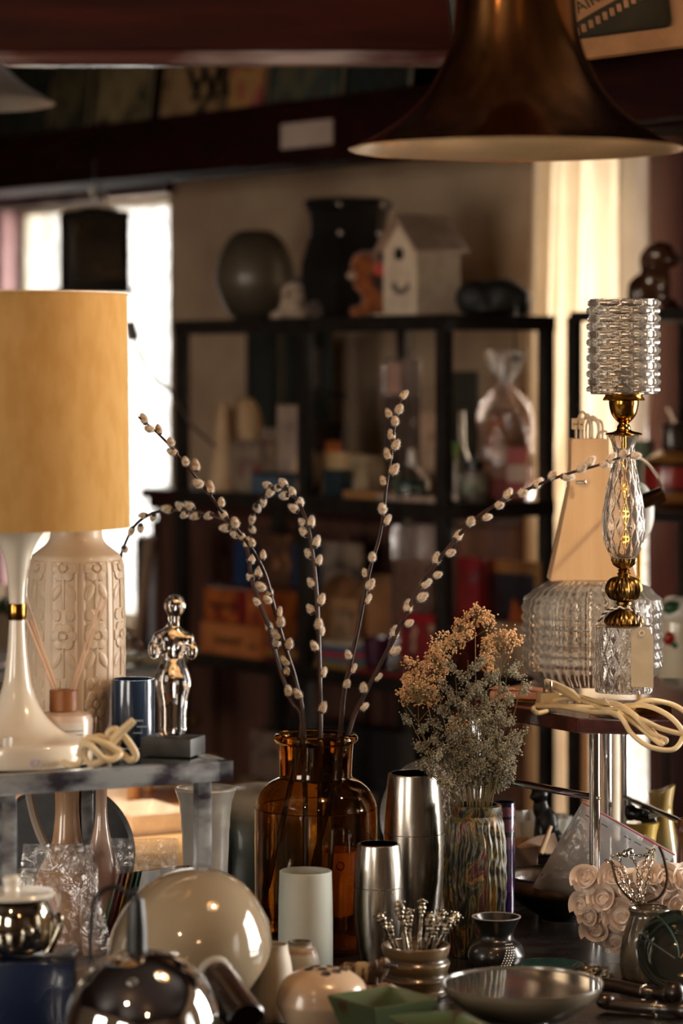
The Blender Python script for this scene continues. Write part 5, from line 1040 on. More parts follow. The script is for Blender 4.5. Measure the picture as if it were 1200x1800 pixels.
T('carved_vase', 'dark carved vase streaked with yellow red and green holding dried flowers', 'vase', [(None, tz(835, YF, pf, seg=220, t=5, fn=lambda a, z, r, i: carve(a, z, r, i) if i < 33 else 0), cm)])
rf = random.Random(11)
twig = M('dry_stem', C(112, 100, 62), .7, col2=C(90, 78, 48), ns=60)
tanf = M('dry_tan_blossom', C(216, 172, 124), .85, col2=C(180, 138, 96), ns=200, sss=.1)
gryf = M('dry_grey_blossom', C(158, 150, 128), .9, col2=C(124, 118, 100), ns=200)
octv = [Vector(q) for q in ((1, 0, 0), (-1, 0, 0), (0, 1, 0), (0, -1, 0), (0, 0, 1), (0, 0, -1))]; octf = [(0, 2, 4), (2, 1, 4), (1, 3, 4), (3, 0, 4), (2, 0, 5), (1, 2, 5), (3, 1, 5), (0, 3, 5)]
def bead(bm, c, r):
    q = [bm.verts.new(c+v*r*(1+rf.uniform(-.25, .25))) for v in octv]
    for f in octf: bm.faces.new([q[i] for i in f])
def stem_line(x0, tx_, ty_, Yt):
    a = P(x0, 1640, YF); b = P(x0+(tx_-x0)*.12, 1418, YF); m = P(x0+(tx_-x0)*.5, (1418+ty_)/2+10, (YF+Yt)/2); e = P(tx_, ty_, Yt)
    a = P(835+(x0-835)*.4, 1640, YF); return curve([a, P(x0, 1425, YF), m, e], 6)
def gyps(x0, heads, lab):
    sm, fl = bmesh.new(), bmesh.new()
    hx, hy, hr = heads[0]; Yt = YF+rf.uniform(-.05, .05); ln = stem_line(x0, hx, hy+hr*1.6, Yt); tube(ln, .0012, 5, sm, r2=.0007); root = ln[-1]
    for (hx, hy, hr) in heads:
        hc = P(hx, hy, Yt+rf.uniform(-.02, .02)); R_ = hr*mpp(Yt)
        tube([root, hc-Vector((0, 0, R_*.8))], .0006, 4, sm)
        for k in range(int(hr*1.5)):
            d = Vector((rf.gauss(0, .5), rf.gauss(0, .5), rf.uniform(-.5, .8))); d = d.normalized()*rf.uniform(.35, 1)**.5
            e = hc+d*R_; tube([hc-Vector((0, 0, R_*.7)), (hc+e)/2, e], .00028, 3, sm, False)
            for j in range(rf.randint(3, 6)):
                o_ = e+Vector((rf.gauss(0, 1), rf.gauss(0, 1), rf.gauss(0, 1)))*.0026; bead(fl, o_, rf.uniform(.0011, .0019))
    T('dried_flower', lab, 'dried flower', [('stem', sm, twig), ('blossoms', fl, tanf, None, {'kind': 'stuff'})], 'dried flowers in the carved vase')
def lav(x0, hx, hy, lab, n_br=7, spread=60, lng=1.0):
    sm, fl = bmesh.new(), bmesh.new(); Yt = YF+rf.uniform(-.06, .06); ln = stem_line(x0, hx, hy, Yt); tube(ln, .0013, 5, sm, r2=.0005); N = len(ln)
    for k in range(n_br):
        i = int(N*(.50+.46*k/n_br)); p = ln[i]; side = -1 if k % 2 else 1; r_ = spread*mpp(Yt)*rf.uniform(.5, 1.0)*(1-.45*k/n_br)*lng
        e = p+Vector((side*r_*rf.uniform(.6, 1), rf.uniform(-.5, .5)*r_, r_*rf.uniform(.35, .9))); mid = (p+e)/2+Vector((0, 0, -r_*.12)); sub = curve([p, mid, e], 5); tube(sub, .0006, 4, sm, False)
        for q in sub[3:]:
            for j in range(7):
                w_ = q+Vector((rf.gauss(0, 1), rf.gauss(0, 1), rf.gauss(0, .9)+.7))*.0032; bead(fl, w_, rf.uniform(.0009, .0017))
        for b_ in range(3):
            q = sub[rf.randrange(3, len(sub))]; e2 = q+Vector((rf.uniform(-1, 1), rf.uniform(-1, 1), rf.uniform(.3, 1)))*r_*.4; tube([q, e2], .0004, 3, sm, False)
            for j in range(13): bead(fl, q.lerp(e2, j/12)+Vector((rf.gauss(0, 1), rf.gauss(0, 1), rf.gauss(0, 1)))*.0022, rf.uniform(.0009, .0016))
    T('dried_flower', lab, 'dried flower', [('stem', sm, twig), ('blossoms', fl, gryf, None, {'kind': 'stuff'})], 'dried flowers in the carved vase')
gyps(838, [(835, 1080, 24), (815, 1105, 20), (855, 1092, 18), (822, 1120, 10)], 'tan baby breath stem standing highest of the dried flowers')
gyps(815, [(780, 1135, 26), (765, 1155, 18), (800, 1130, 18)], 'tan baby breath head below and left of the highest one')
gyps(806, [(750, 1185, 32), (770, 1175, 22), (725, 1200, 22), (715, 1165, 8)], 'widest tan baby breath head on the left side')
gyps(800, [(735, 1215, 34), (755, 1225, 26), (712, 1225, 16)], 'lowest tan baby breath head on the left side')
gyps(856, [(880, 1130, 30), (860, 1140, 22), (900, 1125, 16)], 'tan baby breath head nearest the pleated glass shade')
gyps(848, [(852, 1165, 14), (858, 1175, 12)], 'small tan baby breath head in the middle of the bunch')
gyps(826, [(805, 1275, 20), (812, 1295, 16)], 'tan baby breath head sunk low among the grey plumes')
for x0, hx, hy, nb_, spd, lab in [(806, 712, 1248, 6, 50, 'grey sea lavender plume drooping farthest left'), (810, 740, 1290, 7, 52, 'grey sea lavender plume low on the left'), (815, 770, 1215, 8, 60, 'grey sea lavender plume behind the tan heads'),
        (822, 800, 1190, 9, 64, 'grey sea lavender plume left of the middle'), (830, 822, 1160, 9, 60, 'tall grey sea lavender plume under the highest tan head'), (836, 848, 1195, 9, 60, 'grey sea lavender plume in the middle'),
        (844, 872, 1210, 9, 62, 'grey sea lavender plume right of the middle'), (850, 893, 1250, 8, 56, 'grey sea lavender plume leaning right at mid height'), (856, 905, 1300, 7, 52, 'grey sea lavender plume leaning lowest right'),
        (862, 925, 1160, 6, 44, 'dark sea lavender plume in front of the pleated glass shade'), (858, 895, 1150, 7, 50, 'grey sea lavender plume beside the pleated glass shade'), (828, 790, 1250, 8, 56, 'dense grey plume at mid height on the left'),
        (842, 838, 1240, 9, 60, 'dense grey plume at mid height in the middle'), (848, 868, 1270, 9, 56, 'dense grey plume at mid height on the right'), (832, 815, 1300, 8, 50, 'lowest grey plume just above the carved vase'), (812, 750, 1325, 5, 40, 'short grey plume over the glass platter rim'), (854, 885, 1335, 6, 44, 'short grey plume above the vase rim on the right')]:
    lav(x0, hx, hy, lab, nb_, spd)
# ---- mug with ornate spoons
YM = 3.70; s = mpp(YM)
mg = [(60, 0), (62, 6), (57, 12), (60, 24), (62, 30), (56, 38), (60, 50), (61, 56), (55, 64), (59, 74), (61, 84), (60, 87)]
T('stoneware_pot', 'ribbed brown stoneware pot holding ornate silver spoons', 'pot', [(None, tz(730, YM, smoothprof(mg, 3), seg=64, t=4), bands('stoneware', [(0, C(60, 44, 32)), (.3, C(120, 98, 66)), (.42, C(60, 46, 34)), (.6, C(136, 114, 78)), (.72, C(66, 50, 38)), (.85, C(140, 118, 84)), (1, C(110, 84, 58))], .3, .5, interp='LINEAR', bump=.2))])
silv = M('tarnished_silver', C(200, 190, 172), .2, 1, col2=C(110, 96, 78), ns=120, bump=.8, bs=300)
for k, (bx_, tx2, ty2, hw, lab) in enumerate([(706, 668, 1612, 9, 'leaning farthest left'), (712, 682, 1625, 7, 'just right of the leftmost one'), (718, 700, 1592, 10, 'with a bright broad crest'), (722, 718, 1606, 8, 'with a plain shaft in front'), (730, 742, 1590, 7, 'tallest in the middle'), (736, 756, 1612, 9, 'with a fan crest, right of the middle'),
        (740, 775, 1608, 9, 'with a copper tone, leaning right'), (746, 800, 1612, 10, 'leaning farthest right'), (726, 708, 1620, 6, 'short, in front of the broad crest'), (734, 766, 1628, 7, 'short, with an oval shield'), (742, 788, 1622, 8, 'second from the right')]):
    dy = ((k*37) % 9-4)*.006; a = Vector((P(730+(bx_-730)*.5, 0, YM).x, YM+dy*.4, TZ+.014)); b_ = P(tx2, ty2, YM+dy); ax_ = (b_-a).normalized(); xx = (Vector((1, 0, 0))-ax_*ax_.x).normalized(); m3 = Matrix((xx, ax_.cross(xx), ax_)).transposed()
    sh_ = tube([a, a.lerp(b_, .5), b_], .0030, 8, None, True, .0022, .6)
    hd = bmesh.new(); h2 = hw*s*1.7
    for (u, w2, rz) in ((0, .55, .6), (.5, .8, .6), (1.0, 1.0, .6), (1.5, .75, .5)): ball(b_-ax_*(.014-.010*u), (h2*w2*.62, .0030, h2*rz*.8), m3, hd, 2)
    for j in range(5): ball(b_+m3@Vector(((j-2)*h2*.32, 0, .006-.0012*abs(j-2))), .0016, None, hd, 1)
    T('ornate_spoon', 'tarnished silver spoon handle '+lab, 'spoon', [('shaft', sh_, silv), ('crest', hd, silv)], 'silver spoons in the stoneware pot')
# ---- small black vase with white dots
YK = 3.86; s = mpp(YK); kv = smoothprof([(36, 0), (47, 12), (50, 26), (44, 42), (32, 52), (30, 62), (36, 76), (43, 90)], 6)
blk = tz(872, YK, kv, seg=64, t=3); dots = []
dm_ = bmesh.new(); ball(Vector((0, 0, 0)), .0013, None, dm_, 1); dme = bpy.data.meshes.new('dot'); dm_.to_mesh(dme); dm_.free(); dme.materials.append(WHITEC)
for i in range(10):
    for j in range(4):
        h = 10+i*4.2; a = -PI/2+.10+j*.11+i*.035; rr_ = None
        for (r0, h0), (r1, h1) in zip(kv, kv[1:]):
            if h0 <= h <= h1: rr_ = r0+(r1-r0)*(h-h0)/(h1-h0+1e-9)
        if rr_: mx = Matrix.Translation(Vector((P(872, 0, YK).x+rr_*s*math.cos(a), YK+rr_*s*math.sin(a), TZ+h*s))); dots.append(('dot', (dme, mx), None))
T('black_bud_vase', 'small black waisted vase with raised white dots', 'vase', [('body', blk, M('satin_black', C(24, 22, 22), .3, coat=.3, col2=C(34, 30, 30), ns=9)), ('lip', lathe(Vector((P(872, 0, YK).x, YK, TZ+.0005)), [(40.2*s, 89.6*s), (43.4*s, 89.8*s), (43.4*s, 91.2*s), (40.2*s, 91.2*s)], 64, close=True), M('grey_lip', C(150, 140, 136), .4))]+dots)
# ---- big footed bowl
YW = 3.46; s = mpp(YW); f0 = tb(YW)
ou = smoothprof([(56, 0), (50, 10), (52, 24), (88, 40), (124, 66), (140, 88), (143, 96)], 7)
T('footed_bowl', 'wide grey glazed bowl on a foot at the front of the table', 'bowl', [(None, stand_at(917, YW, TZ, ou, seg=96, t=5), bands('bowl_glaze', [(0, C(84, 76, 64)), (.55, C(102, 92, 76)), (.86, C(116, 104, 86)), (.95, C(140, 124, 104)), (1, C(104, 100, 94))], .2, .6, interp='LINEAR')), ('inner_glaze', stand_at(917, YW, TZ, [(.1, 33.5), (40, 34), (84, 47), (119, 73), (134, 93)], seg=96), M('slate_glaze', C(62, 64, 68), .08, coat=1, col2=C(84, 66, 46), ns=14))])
# ================================================================= right stand with dark wood top
RZt = EYE-(1225-HZ)/FPX*4.25                            # top surface height, back left corner row
cw = M('mahogany_top', C(84, 44, 38), .18, coat=.6, col2=C(58, 28, 26), ns=30, stretch=(.3, 1, 1))
Yf = (EYE-RZt)*FPX/(1262-HZ)
def RT(px, Y): v = P(px, HZ, Y); v.z = RZt; return v
poly = [RT(812, 4.24), RT(1016, Yf), RT(1260, Yf-.03), RT(1300, 4.15), RT(1300, 4.5), RT(960, 4.55)]
top = prism([p-Vector((0, 0, .021)) for p in poly], Vector((0, 0, .0205)))
bmesh.ops.bevel(top, geom=top.edges[:], offset=.002, segments=2, affect='EDGES')
legs = []
for i, (px, Y) in enumerate([(1045, Yf+.05), (1250, Yf+.08), (1067, 4.30), (1097, 4.44), (1262, 4.42)]):
    a = RT(px, Y); legs.append(('leg', tube([a-Vector((0, 0, .021)), Vector((a.x, a.y, TZ))], .0075 if i < 2 else .0065, 16), CHROME))
zr1 = P(1045, 1402, Yf+.05).z
a = P(1045, HZ, Yf+.05); a.z = zr1; e1 = P(840, 1371, 4.26); e1.z = zr1
legs.append(('cross_rail', tube([a, e1], .005, 12), CHROME))
a2 = P(1097, HZ, 4.44); a2.z = P(1097, 1401, 4.44).z; e2 = P(1252, 1432, Yf+.08); e2.z = a2.z
legs.append(('cross_rail', tube([a2, e2], .0045, 12), CHROME)); legs.append(('screw', ball(a+Vector((.004, -.0078, 0)), .003), STEEL))
T('display_stand', 'small dark mahogany topped stand on chrome legs under the crystal lamp', 'stand', [('top', top, cw)]+legs)
lowt = prism([p+Vector((.10, -.0, -.034)) for p in [RT(1070, Yf+.06), RT(1290, Yf-.01), RT(1330, 4.4), RT(1080, 4.5)]], Vector((0, 0, .010)))
T('lower_board', 'second dark board just under the mahogany top at the right', 'board', [('board', lowt, cw)])
RZt += .0006
def onR(px, Y, prof, **k): return stand_at(px, Y, RZt, prof, **k)
# ---- crystal table lamp
YL = 4.02; s = mpp(YL); fb_ = tb(YL, RZt)              # row of the foot
H2 = lambda y: fb_-y
c = RT(1096, YL)
def at_(prof, seg=64, fn=None, close=False): return lathe(c, [(r*s, H2(y)*s) for r, y in prof], seg, fn, close=close)
fy = fb_-1238                                          # shift so that the plate stands on the top
def Y_(y): return y+fy*(max(0, (y-1100))/138)
plate = box(c+Vector((.010, .012, .0075)), (.088, .088, .013), RZ(.25), .002)
crystal = M('cut_crystal', C(255, 250, 242), .01, trans=.94, ior=1.36)  # small white diffuse share added as haze to brighten the glass
def diamond(k, amp, pz):
    def f(a, z, r, i):
        h = z/pz; u = abs(((a*k/(2*PI)+h) % 1)-.5); v = abs(((a*k/(2*PI)-h) % 1)-.5); return -amp*(1-2*min(u, v))**3*1.0
    return f
cyl_o = [(51, 1215-(1215-1102)*k/60) for k in range(61)]
cyl = at_([(0, 1216), (50, 1216)]+cyl_o+[(50, 1100), (12, 1100), (0, 1100)], 140, lambda a, z, r, i: diamond(14, .0022, .042)(a, z, r, i) if 2 <= i <= 62 else 0)
m1 = at_([(10, 1101), (30, 1099), (34, 1094), (33, 1088), (24, 1077), (11, 1070), (9, 1066), (14, 1062), (14, 1058), (10, 1056)], 72, lambda a, z, r, i: .0009*math.cos(a*24)*(1 if r > .018 else 0))
m2 = at_(smoothprof([(10, 1057), (24, 1052), (31, 1040), (31, 1030), (24, 1018), (10, 1012)], 4), 96, lambda a, z, r, i: .0011*math.cos(a*22)*(1 if r > .012 else 0))
m3 = at_([(10, 1012), (12, 1008), (9, 1005), (11, 1002), (8, 1000), (12, 998), (18, 993), (22, 984), (21, 981), (0, 981)], 72, lambda a, z, r, i: .0008*math.cos(a*22)*(1 if r > .013 else 0))
bp = smoothprof([(22, 982), (32, 962), (38, 935), (38, 905), (33, 870), (26, 835), (20, 805), (20, 785), (28, 764)], 9)
body = at_([(0, 983)]+bp+[(24, 764)]+[(max(r-6, 5), y) for r, y in bp[::-1]][2:-3]+[(5, 972), (0, 972)], 140, lambda a, z, r, i: diamond(12, .0020, .034)(a, z, r, i) if 2 <= i <= 62 else 0)
rod = at_([(0, 976), (4.5, 976), (4.5, 762), (0, 762)], 20)
cup = at_(smoothprof([(0, 765), (30, 765), (30, 761), (14, 757), (12, 750), (9, 744), (15, 738), (22, 728), (26, 712), (26, 702), (25, 699)], 3)+[(0, 699)], 56)
ringt = at_([(0, 704), (36, 704), (37, 702), (33, 696), (33, 690), (0, 690)], 56)
socket = at_([(0, 692), (13, 692), (13, 662), (8, 655), (0, 655)], 30)
# knobbly glass shade: rows of drops pressed in a thick cylinder
rows = 12; y_t, y_b = 526, 692; nS = 132
def drops(a, z, r, i):
    h = (H2(y_b)*s, H2(y_t)*s); v = (z-h[0])/(h[1]-h[0])
    if v <= .02 or v >= .985: return 0
    col = (a/(2*PI)*9) % 1; rw = v*rows; fr_ = (rw % 1)-.5; even = int(rw) % 2
    cx_ = abs(((col+(.0 if even else .5)) % 1)-.5)*2        # 0 in the drop centre, 1 at the neck
    wdt = .50*(1-.45*(1-cx_)**1.5) if True else .5
    bulge = max(0, 1-(fr_/(.5*(0.55+.45*cx_)))**2)**.5
    return .0048*bulge*(.08+.92*cx_**1.1)
so = [(60, y_b-(y_b-y_t)*k/120) for k in range(121)]
shd = at_([(58, y_b+1)]+so+[(58, y_t-.5), (55, y_t), (55, y_b-2), (34, y_b-1), (34, y_b+1.5)], 216, lambda a, z, r, i: drops(a, z, r, i) if 1 <= i <= 121 else 0, close=True)
tag = prism([P(x, y, YL-.080) for x, y in ((1109, 1207), (1109, 1121), (1115, 1108), (1122, 1102), (1136, 1102), (1143, 1109), (1148, 1122), (1148, 1209))], Vector((0, .0008, 0)))
eye = lathe(P(1128, 1113, YL-.0805), [(.0025, 0), (.0042, 0), (.0042, .0008), (.0025, .0008)], 24, rot=RX(PI/2), close=True)
strg = bmesh.new()
pth = curve([P(1052, 1096, YL-.02), P(1060, 1080, YL-.03), P(1075, 1070, YL-.035), P(1096, 1068, YL-.036), P(1116, 1074, YL-.045), P(1123, 1090, YL-.06), P(1127, 1112, YL-.079)], 8)
st2 = []
for ph, mt in ((0, 'a'), (PI, 'b')):
    q = [p+Vector((math.cos(i*1.1+ph), 0, math.sin(i*1.1+ph)))*.0011 for i, p in enumerate(pth)]; st2.append(('strand', tube(q, .0013, 6), GB if mt == 'a' else WHITEC))
T('crystal_lamp', 'cut glass and brass table lamp with knobbly glass shade', 'lamp', [('base_plate', plate, BRASS), ('glass_cylinder', cyl, crystal), ('fluted_collar', m1, BRASSD), ('fluted_ball', m2, BRASSD), ('fluted_cup', m3, BRASSD), ('glass_body', body, crystal), ('rod', rod, BRASS), ('lamp_cup', cup, BRASS), ('shade_holder', ringt, BRASS), ('socket', socket, GB), ('glass_shade', shd, crystal)])
T('price_tag', 'grey paper tag on twisted black and white string against the crystal lamp', 'tag', [('tag', tag, M('tag_card', C(186, 172, 148), .8, col2=C(176, 162, 138), ns=40), [('eyelet', eye, WHITEC)])]+st2)
# ---- wide pleated glass shade with wooden cone
YP = 4.30; s = mpp(YP); fb2 = tb(YP, RZt)
c = RT(1041, YP)
gp_ = smoothprof([(96, 1200), (117, 1176), (121, 1165)], 3)+[(122, 1165-(1165-1062)*k/24) for k in range(1, 25)]+smoothprof([(121, 1058), (114, 1046), (94, 1030), (72, 1019), (70, 1018)], 4)[1:]
def pres(a, z, r, i): return .0030*math.cos(a*22+z*230)*math.cos(a*22-z*230)
N_ = len(gp_)
gs = lathe(c, [(r*s, (fb2-y)*s) for r, y in gp_]+[((r-5)*s, (fb2-y)*s) for r, y in gp_[::-1]], 200, lambda a, z, r, i: pres(a, z, r, i) if 1 <= i < N_-1 else 0, close=True)
for v in gs.verts: v.co.z = max(v.co.z, RZt+.003)
wc = bmesh.new()
w1 = [(1004, 772), (1069, 772), (1072, 852), (1120, 1022), (966, 1022), (1003, 858)]
wc = prism([P(x, y, YP-.035) for x, y in w1], Vector((0, .07, 0))); bmesh.ops.bevel(wc, geom=wc.edges[:], offset=.0015, segments=2, affect='EDGES')
blondw = wood('blond_wood', C(240, 200, 156), C(226, 184, 136), .45, 6, (1, 1, .1))
nail = tube([P(1012, 848, YP-.040), P(1027, 847, YP-.048)], .0022, 8); ball(P(1028, 847, YP-.048), (.002, .002, .004), bm=nail)
clear = M('clear_cable', C(235, 215, 190), .15, trans=.5, ior=1.4, coat=.5)
coil = bmesh.new()
for k, (x0, x1, yt, dy) in enumerate([(1012, 1036, 724, 0), (1024, 1040, 728, .01), (1030, 1052, 732, .014), (1036, 1058, 738, .02), (1020, 1050, 735, -.008)]): tube(curve([P(x0, 776, YP+dy), P(x0+1, 745, YP+dy), P((x0+x1)/2, yt, YP+dy), P(x1, 745, YP+dy), P(x1+1, 778, YP+dy)], 6), .0019, 8, coil)
tube(curve([P(1048, 775, YP), P(1052, 762, YP-.01), P(1066, 760, YP-.02), P(1068, 790, YP-.02), P(1060, 850, YP-.03), P(1064, 880, YP-.02)], 6), .0019, 8, coil)
conn = bmesh.new()
for dx in (0, 12):
    for dz_ in (0, 8): lathe(P(1009+dx, 750-dz_, YP-.02), [(0, -.004), (.0042, -.004), (.0042, .004), (0, .004)], 12, bm=conn, rot=RX(PI/2))
box(P(1015, 745, YP-.016), (.018, .006, .016), None, .001, conn)
T('pleated_glass_lamp', 'wide pressed glass lampshade topped by a blond wooden trapezoid', 'lamp', [('glass_shade', gs, crystal), ('wooden_top', wc, blondw, [('nail', nail, STEEL)]), ('cable_coil', coil, clear), ('connector', conn, M('ivory_connector', C(220, 196, 160), .5, col2=C(206, 180, 142), ns=20))])
# ---- white oval lamp and brass tube behind
YO = 4.52
cableb = tube(curve([P(1116, 800, 4.1), P(1138, 815, 4.2), P(1158, 842, 4.4), P(1164, 862, YO-.02), P(1160, 876, YO-.01)], 8), .0024, 8)
ov = ball(P(1122, 900, YO), (.024, .018, .045), None, None, 4)
tu = tube([P(1070, 905, YO-.04), P(1165, 868, YO-.03)], .0115, 24, None, False); bmesh.ops.solidify(tu, geom=tu.faces[:], thickness=.001)
T('tube_spot_lamp', 'metal tube spotlight with white oval shade behind the crystal body', 'lamp', [('shade', ov, M('opal_white', C(240, 236, 228), .3, sss=.2, col2=C(236, 232, 224), ns=5)), ('tube', tu, M('copper_chrome', C(180, 140, 110), .12, 1, col2=C(140, 104, 80), ns=9)), ('cable', cableb, clear), ('pole', tube([P(1122, 930, YO), Vector((P(1122, 0, YO).x, YO, RZt+.004))], .004, 10), BRASS), ('foot', lathe(Vector((P(1122, 0, YO).x, YO, RZt)), [(0, 0), (.02, 0), (.02, .004), (0, .006)], 30), BRASS)])
# ---- cream cables over the edge
Yk = Yf-.012
def pk_(px, py, Y=Yf): v = P(px, py, Y); return v
def top_(px, Y, up=.006): v = RT(px, Y); v.z += up; return v
cc = bmesh.new()
paths = [[top_(958, 4.10), top_(1000, 4.02, .012), top_(1050, 3.99, .012), top_(1090, 3.93, .008), P(1120, 1262, 3.84), P(1150, 1290, 3.83), P(1170, 1300, 3.83), P(1162, 1304, 3.83), P(1135, 1280, 3.83), P(1105, 1252, 3.85), top_(1060, 3.95, .016)],
         [top_(945, 4.06), top_(985, 4.03, .010), top_(1040, 3.97, .010), P(1085, 1256, 3.85), P(1110, 1290, 3.83), P(1140, 1312, 3.82), P(1180, 1318, 3.82), P(1198, 1300, 3.83), P(1196, 1280, 3.83), P(1170, 1255, 3.84), P(1130, 1240, 3.86), top_(1080, 3.95, .018)],
         [top_(942, 4.08), top_(1000, 4.06, .018), top_(1060, 3.97, .014), P(1120, 1262, 3.84), P(1160, 1280, 3.83), P(1200, 1290, 3.83), P(1240, 1292, 3.83)],
         [top_(1100, 3.97, .006), P(1130, 1232, 3.88), P(1180, 1238, 3.88), P(1215, 1260, 3.87), P(1240, 1275, 3.86)],
         [top_(960, 4.02, .005), top_(945, 4.00, .005), top_(940, 4.06, .006), top_(1000, 4.09, .018), top_(1050, 4.00, .020), P(1090, 1240, 3.88), P(1128, 1268, 3.84), P(1160, 1300, 3.83), P(1158, 1306, 3.825), P(1120, 1275, 3.84), P(1086, 1252, 3.86)]]
for p_ in paths: tube(curve(p_, 8), .0034, 10, cc)
plg = tube([top_(962, 4.13, .034), top_(975, 4.11, .030), top_(1000, 4.06, .026), top_(1024, 4.03, .014)], lambda t: .006 if t < .2 else (.0105 if t < .75 else .005), 12, None, True, None, .6)
pl2 = bmesh.new(); box(top_(962, 4.08, .0125), (.028, .020, .024), RZ(.3), .003, pl2)
pins = bmesh.new(); 
for k in (0, 1): tube([top_(956+k*12, 4.07, .025), top_(956+k*12, 4.07, .040)], .0018, 8, pins)
tie = lathe(P(1070, 1238, 3.93), [(.010, -.0015), (.0115, 0), (.010, .0015)], 24, rot=RY(.9))
T('cable_bundle', 'thick cream cable bundle hanging over the mahogany edge', 'cable', [('cable', cc, cordM), ('inline_switch', plg, cordM), ('plug', pl2, cordM, [('pins', pins, STEEL)]), ('tie', tie, clear)])
wl = box(RT(912, 4.19)+Vector((0, 0, .009)), (.075, .05, .016), RZ(-.3), .006)
fl_ = sheet(lambda u, v: RT(912, 4.19)+RZ(-.3)@Vector(((u-.5)*.078, (v-.5)*.054, .0185+.002*math.sin(u*9)*math.sin(v*5))), 16, 10, None, .001)
T('purse', 'flat pinkish leather purse with gold edge on the mahogany stand', 'purse', [('body', wl, M('blush_leather', C(206, 150, 116), .4, col2=C(190, 132, 98), ns=30, bump=.4, bs=120)), ('flap', fl_, M('blush_leather2', C(214, 160, 126), .35, col2=C(200, 144, 110), ns=30, bump=.5, bs=90)), ('zip', tube([RT(875, 4.15)+Vector((0, 0, .006)), RT(942, 4.14)+Vector((0, 0, .006))], .002, 6), BRASS)])
# ================================================================= behind, right: low table things
zq = .7775
def onB(px, Y, prof, **k): return stand_at(px, Y, zq, prof, **k)
Yq = 4.62; bq = tb(Yq, zq)
T('scalloped_dish', 'bright white scalloped glass dish behind the black cat', 'dish', [(None, onB(936, Yq, [(24, 0), (26, 4), (10, 14), (8, 34), (30, 44), (56, 58), (60, 74), (66, 98)], seg=120, t=3, fn=lambda a, z, r, i: .004*math.cos(a*12) if r > .04 else 0), M('opaline', C(236, 232, 222), .15, coat=.6, col2=C(226, 222, 212), ns=8))])
T('cake_stand', 'cream ceramic bowl under the scalloped glass dish', 'bowl', [(None, onB(928, Yq-.09, smoothprof([(20, 0), (38, 10), (50, 40), (52, 70)], 4), seg=48, t=3), M('cream_bowl', C(216, 180, 130), .3, col2=C(206, 170, 120), ns=9, coat=.4))])
# cat
Yc = 4.37; s = mpp(Yc); zb_ = EYE-(1500-HZ)/FPX*Yc
def cp(px, py, dy=0): return Vector((P(px, 0, Yc).x, Yc+dy*s, zb_+(1500-py)*s))
T('pedestal_block', 'dark small block under the black cat', 'block', [(None, box(Vector((P(960, 0, Yc).x, Yc, (TZ+zb_)/2+.0005)), (.06, .06, zb_-TZ-.002), None, .002), GB)])
b = bmesh.new()
for x, y, dy, rx, rz, ry in [(958, 1480, 0, 24, 20, 20), (960, 1450, 0, 22, 34, 18), (950, 1420, 0, 15, 22, 13), (948, 1396, -3, 16, 14, 14), (938, 1400, -8, 9, 7, 8), (944, 1470, -14, 8, 30, 8), (975, 1476, -4, 16, 20, 16), (984, 1488, 4, 14, 8, 12)]: ball(cp(x, y, dy), (rx*s, ry*s, rz*s), bm=b)
for x in (938, 959): lathe(cp(x, 1388), [(5*s, 0), (3*s, 8*s), (.2*s, 17*s), (0, 17.2*s)], 10, bm=b); 
b = remesh(b, .0022, 3)
dz = zb_+.0005-min(v.co.z for v in b.verts)
for v in b.verts: v.co.z += dz
T('cat_figurine', 'black seated cat figurine with pricked ears beside the zip bag', 'figurine', [(None, b, M('cast_black', C(34, 32, 34), .35, col2=C(22, 22, 24), ns=12, bump=.3, bs=80))])
Yq = 4.12
T('striped_cup', 'tall purple pink and navy banded cup behind the carved vase', 'cup', [(None, tz(886, Yq, prof_y(Yq, [(18, 1608), (19, 1600), (19, 1500), (19, 1412), (18, 1410)]), seg=48, t=2), bands('purple_bands', [(0, C(56, 20, 86)), (.22, C(96, 50, 120)), (.36, C(60, 64, 90)), (.42, C(80, 56, 110)), (.6, C(120, 84, 118)), (.7, C(34, 56, 60)), (.75, C(126, 84, 112)), (.86, C(40, 44, 76)), (.89, C(140, 92, 112)), (.97, C(30, 30, 60))], .15, .8, wob=.02))])
Yq = 4.31; s = mpp(Yq)
bxz = P(935, 1540, Yq)
bx = bpx(904, 945, 1490, 1585, Yq, .03, None, .002)
zl = min(v.co.z for v in bx.verts)
for v in bx.verts:
    if v.co.z < zl+.01: v.co.z = TZ+.001
T('carton', 'grey brown open carton with rounded flap beside the purple cup', 'box', [('carton', bx, M('taupe_card', C(140, 122, 112), .7, col2=C(128, 110, 100), ns=12)), ('flap', prism([P(906, 1489, Yq), P(940, 1472, Yq+.02), P(975, 1465, Yq+.04), P(985, 1500, Yq+.03), P(960, 1500, Yq)], Vector((0, .0012, .001))), M('pink_flap', C(206, 172, 146), .6, col2=C(196, 160, 134), ns=12))])
T('wooden_spatula', 'short wooden stick leaning behind the carton', 'stick', [(None, tube([P(950, 1500, 4.31), P(968, 1452, 4.32)], .0075, 12, None, True, .0055, .5), blondw)])
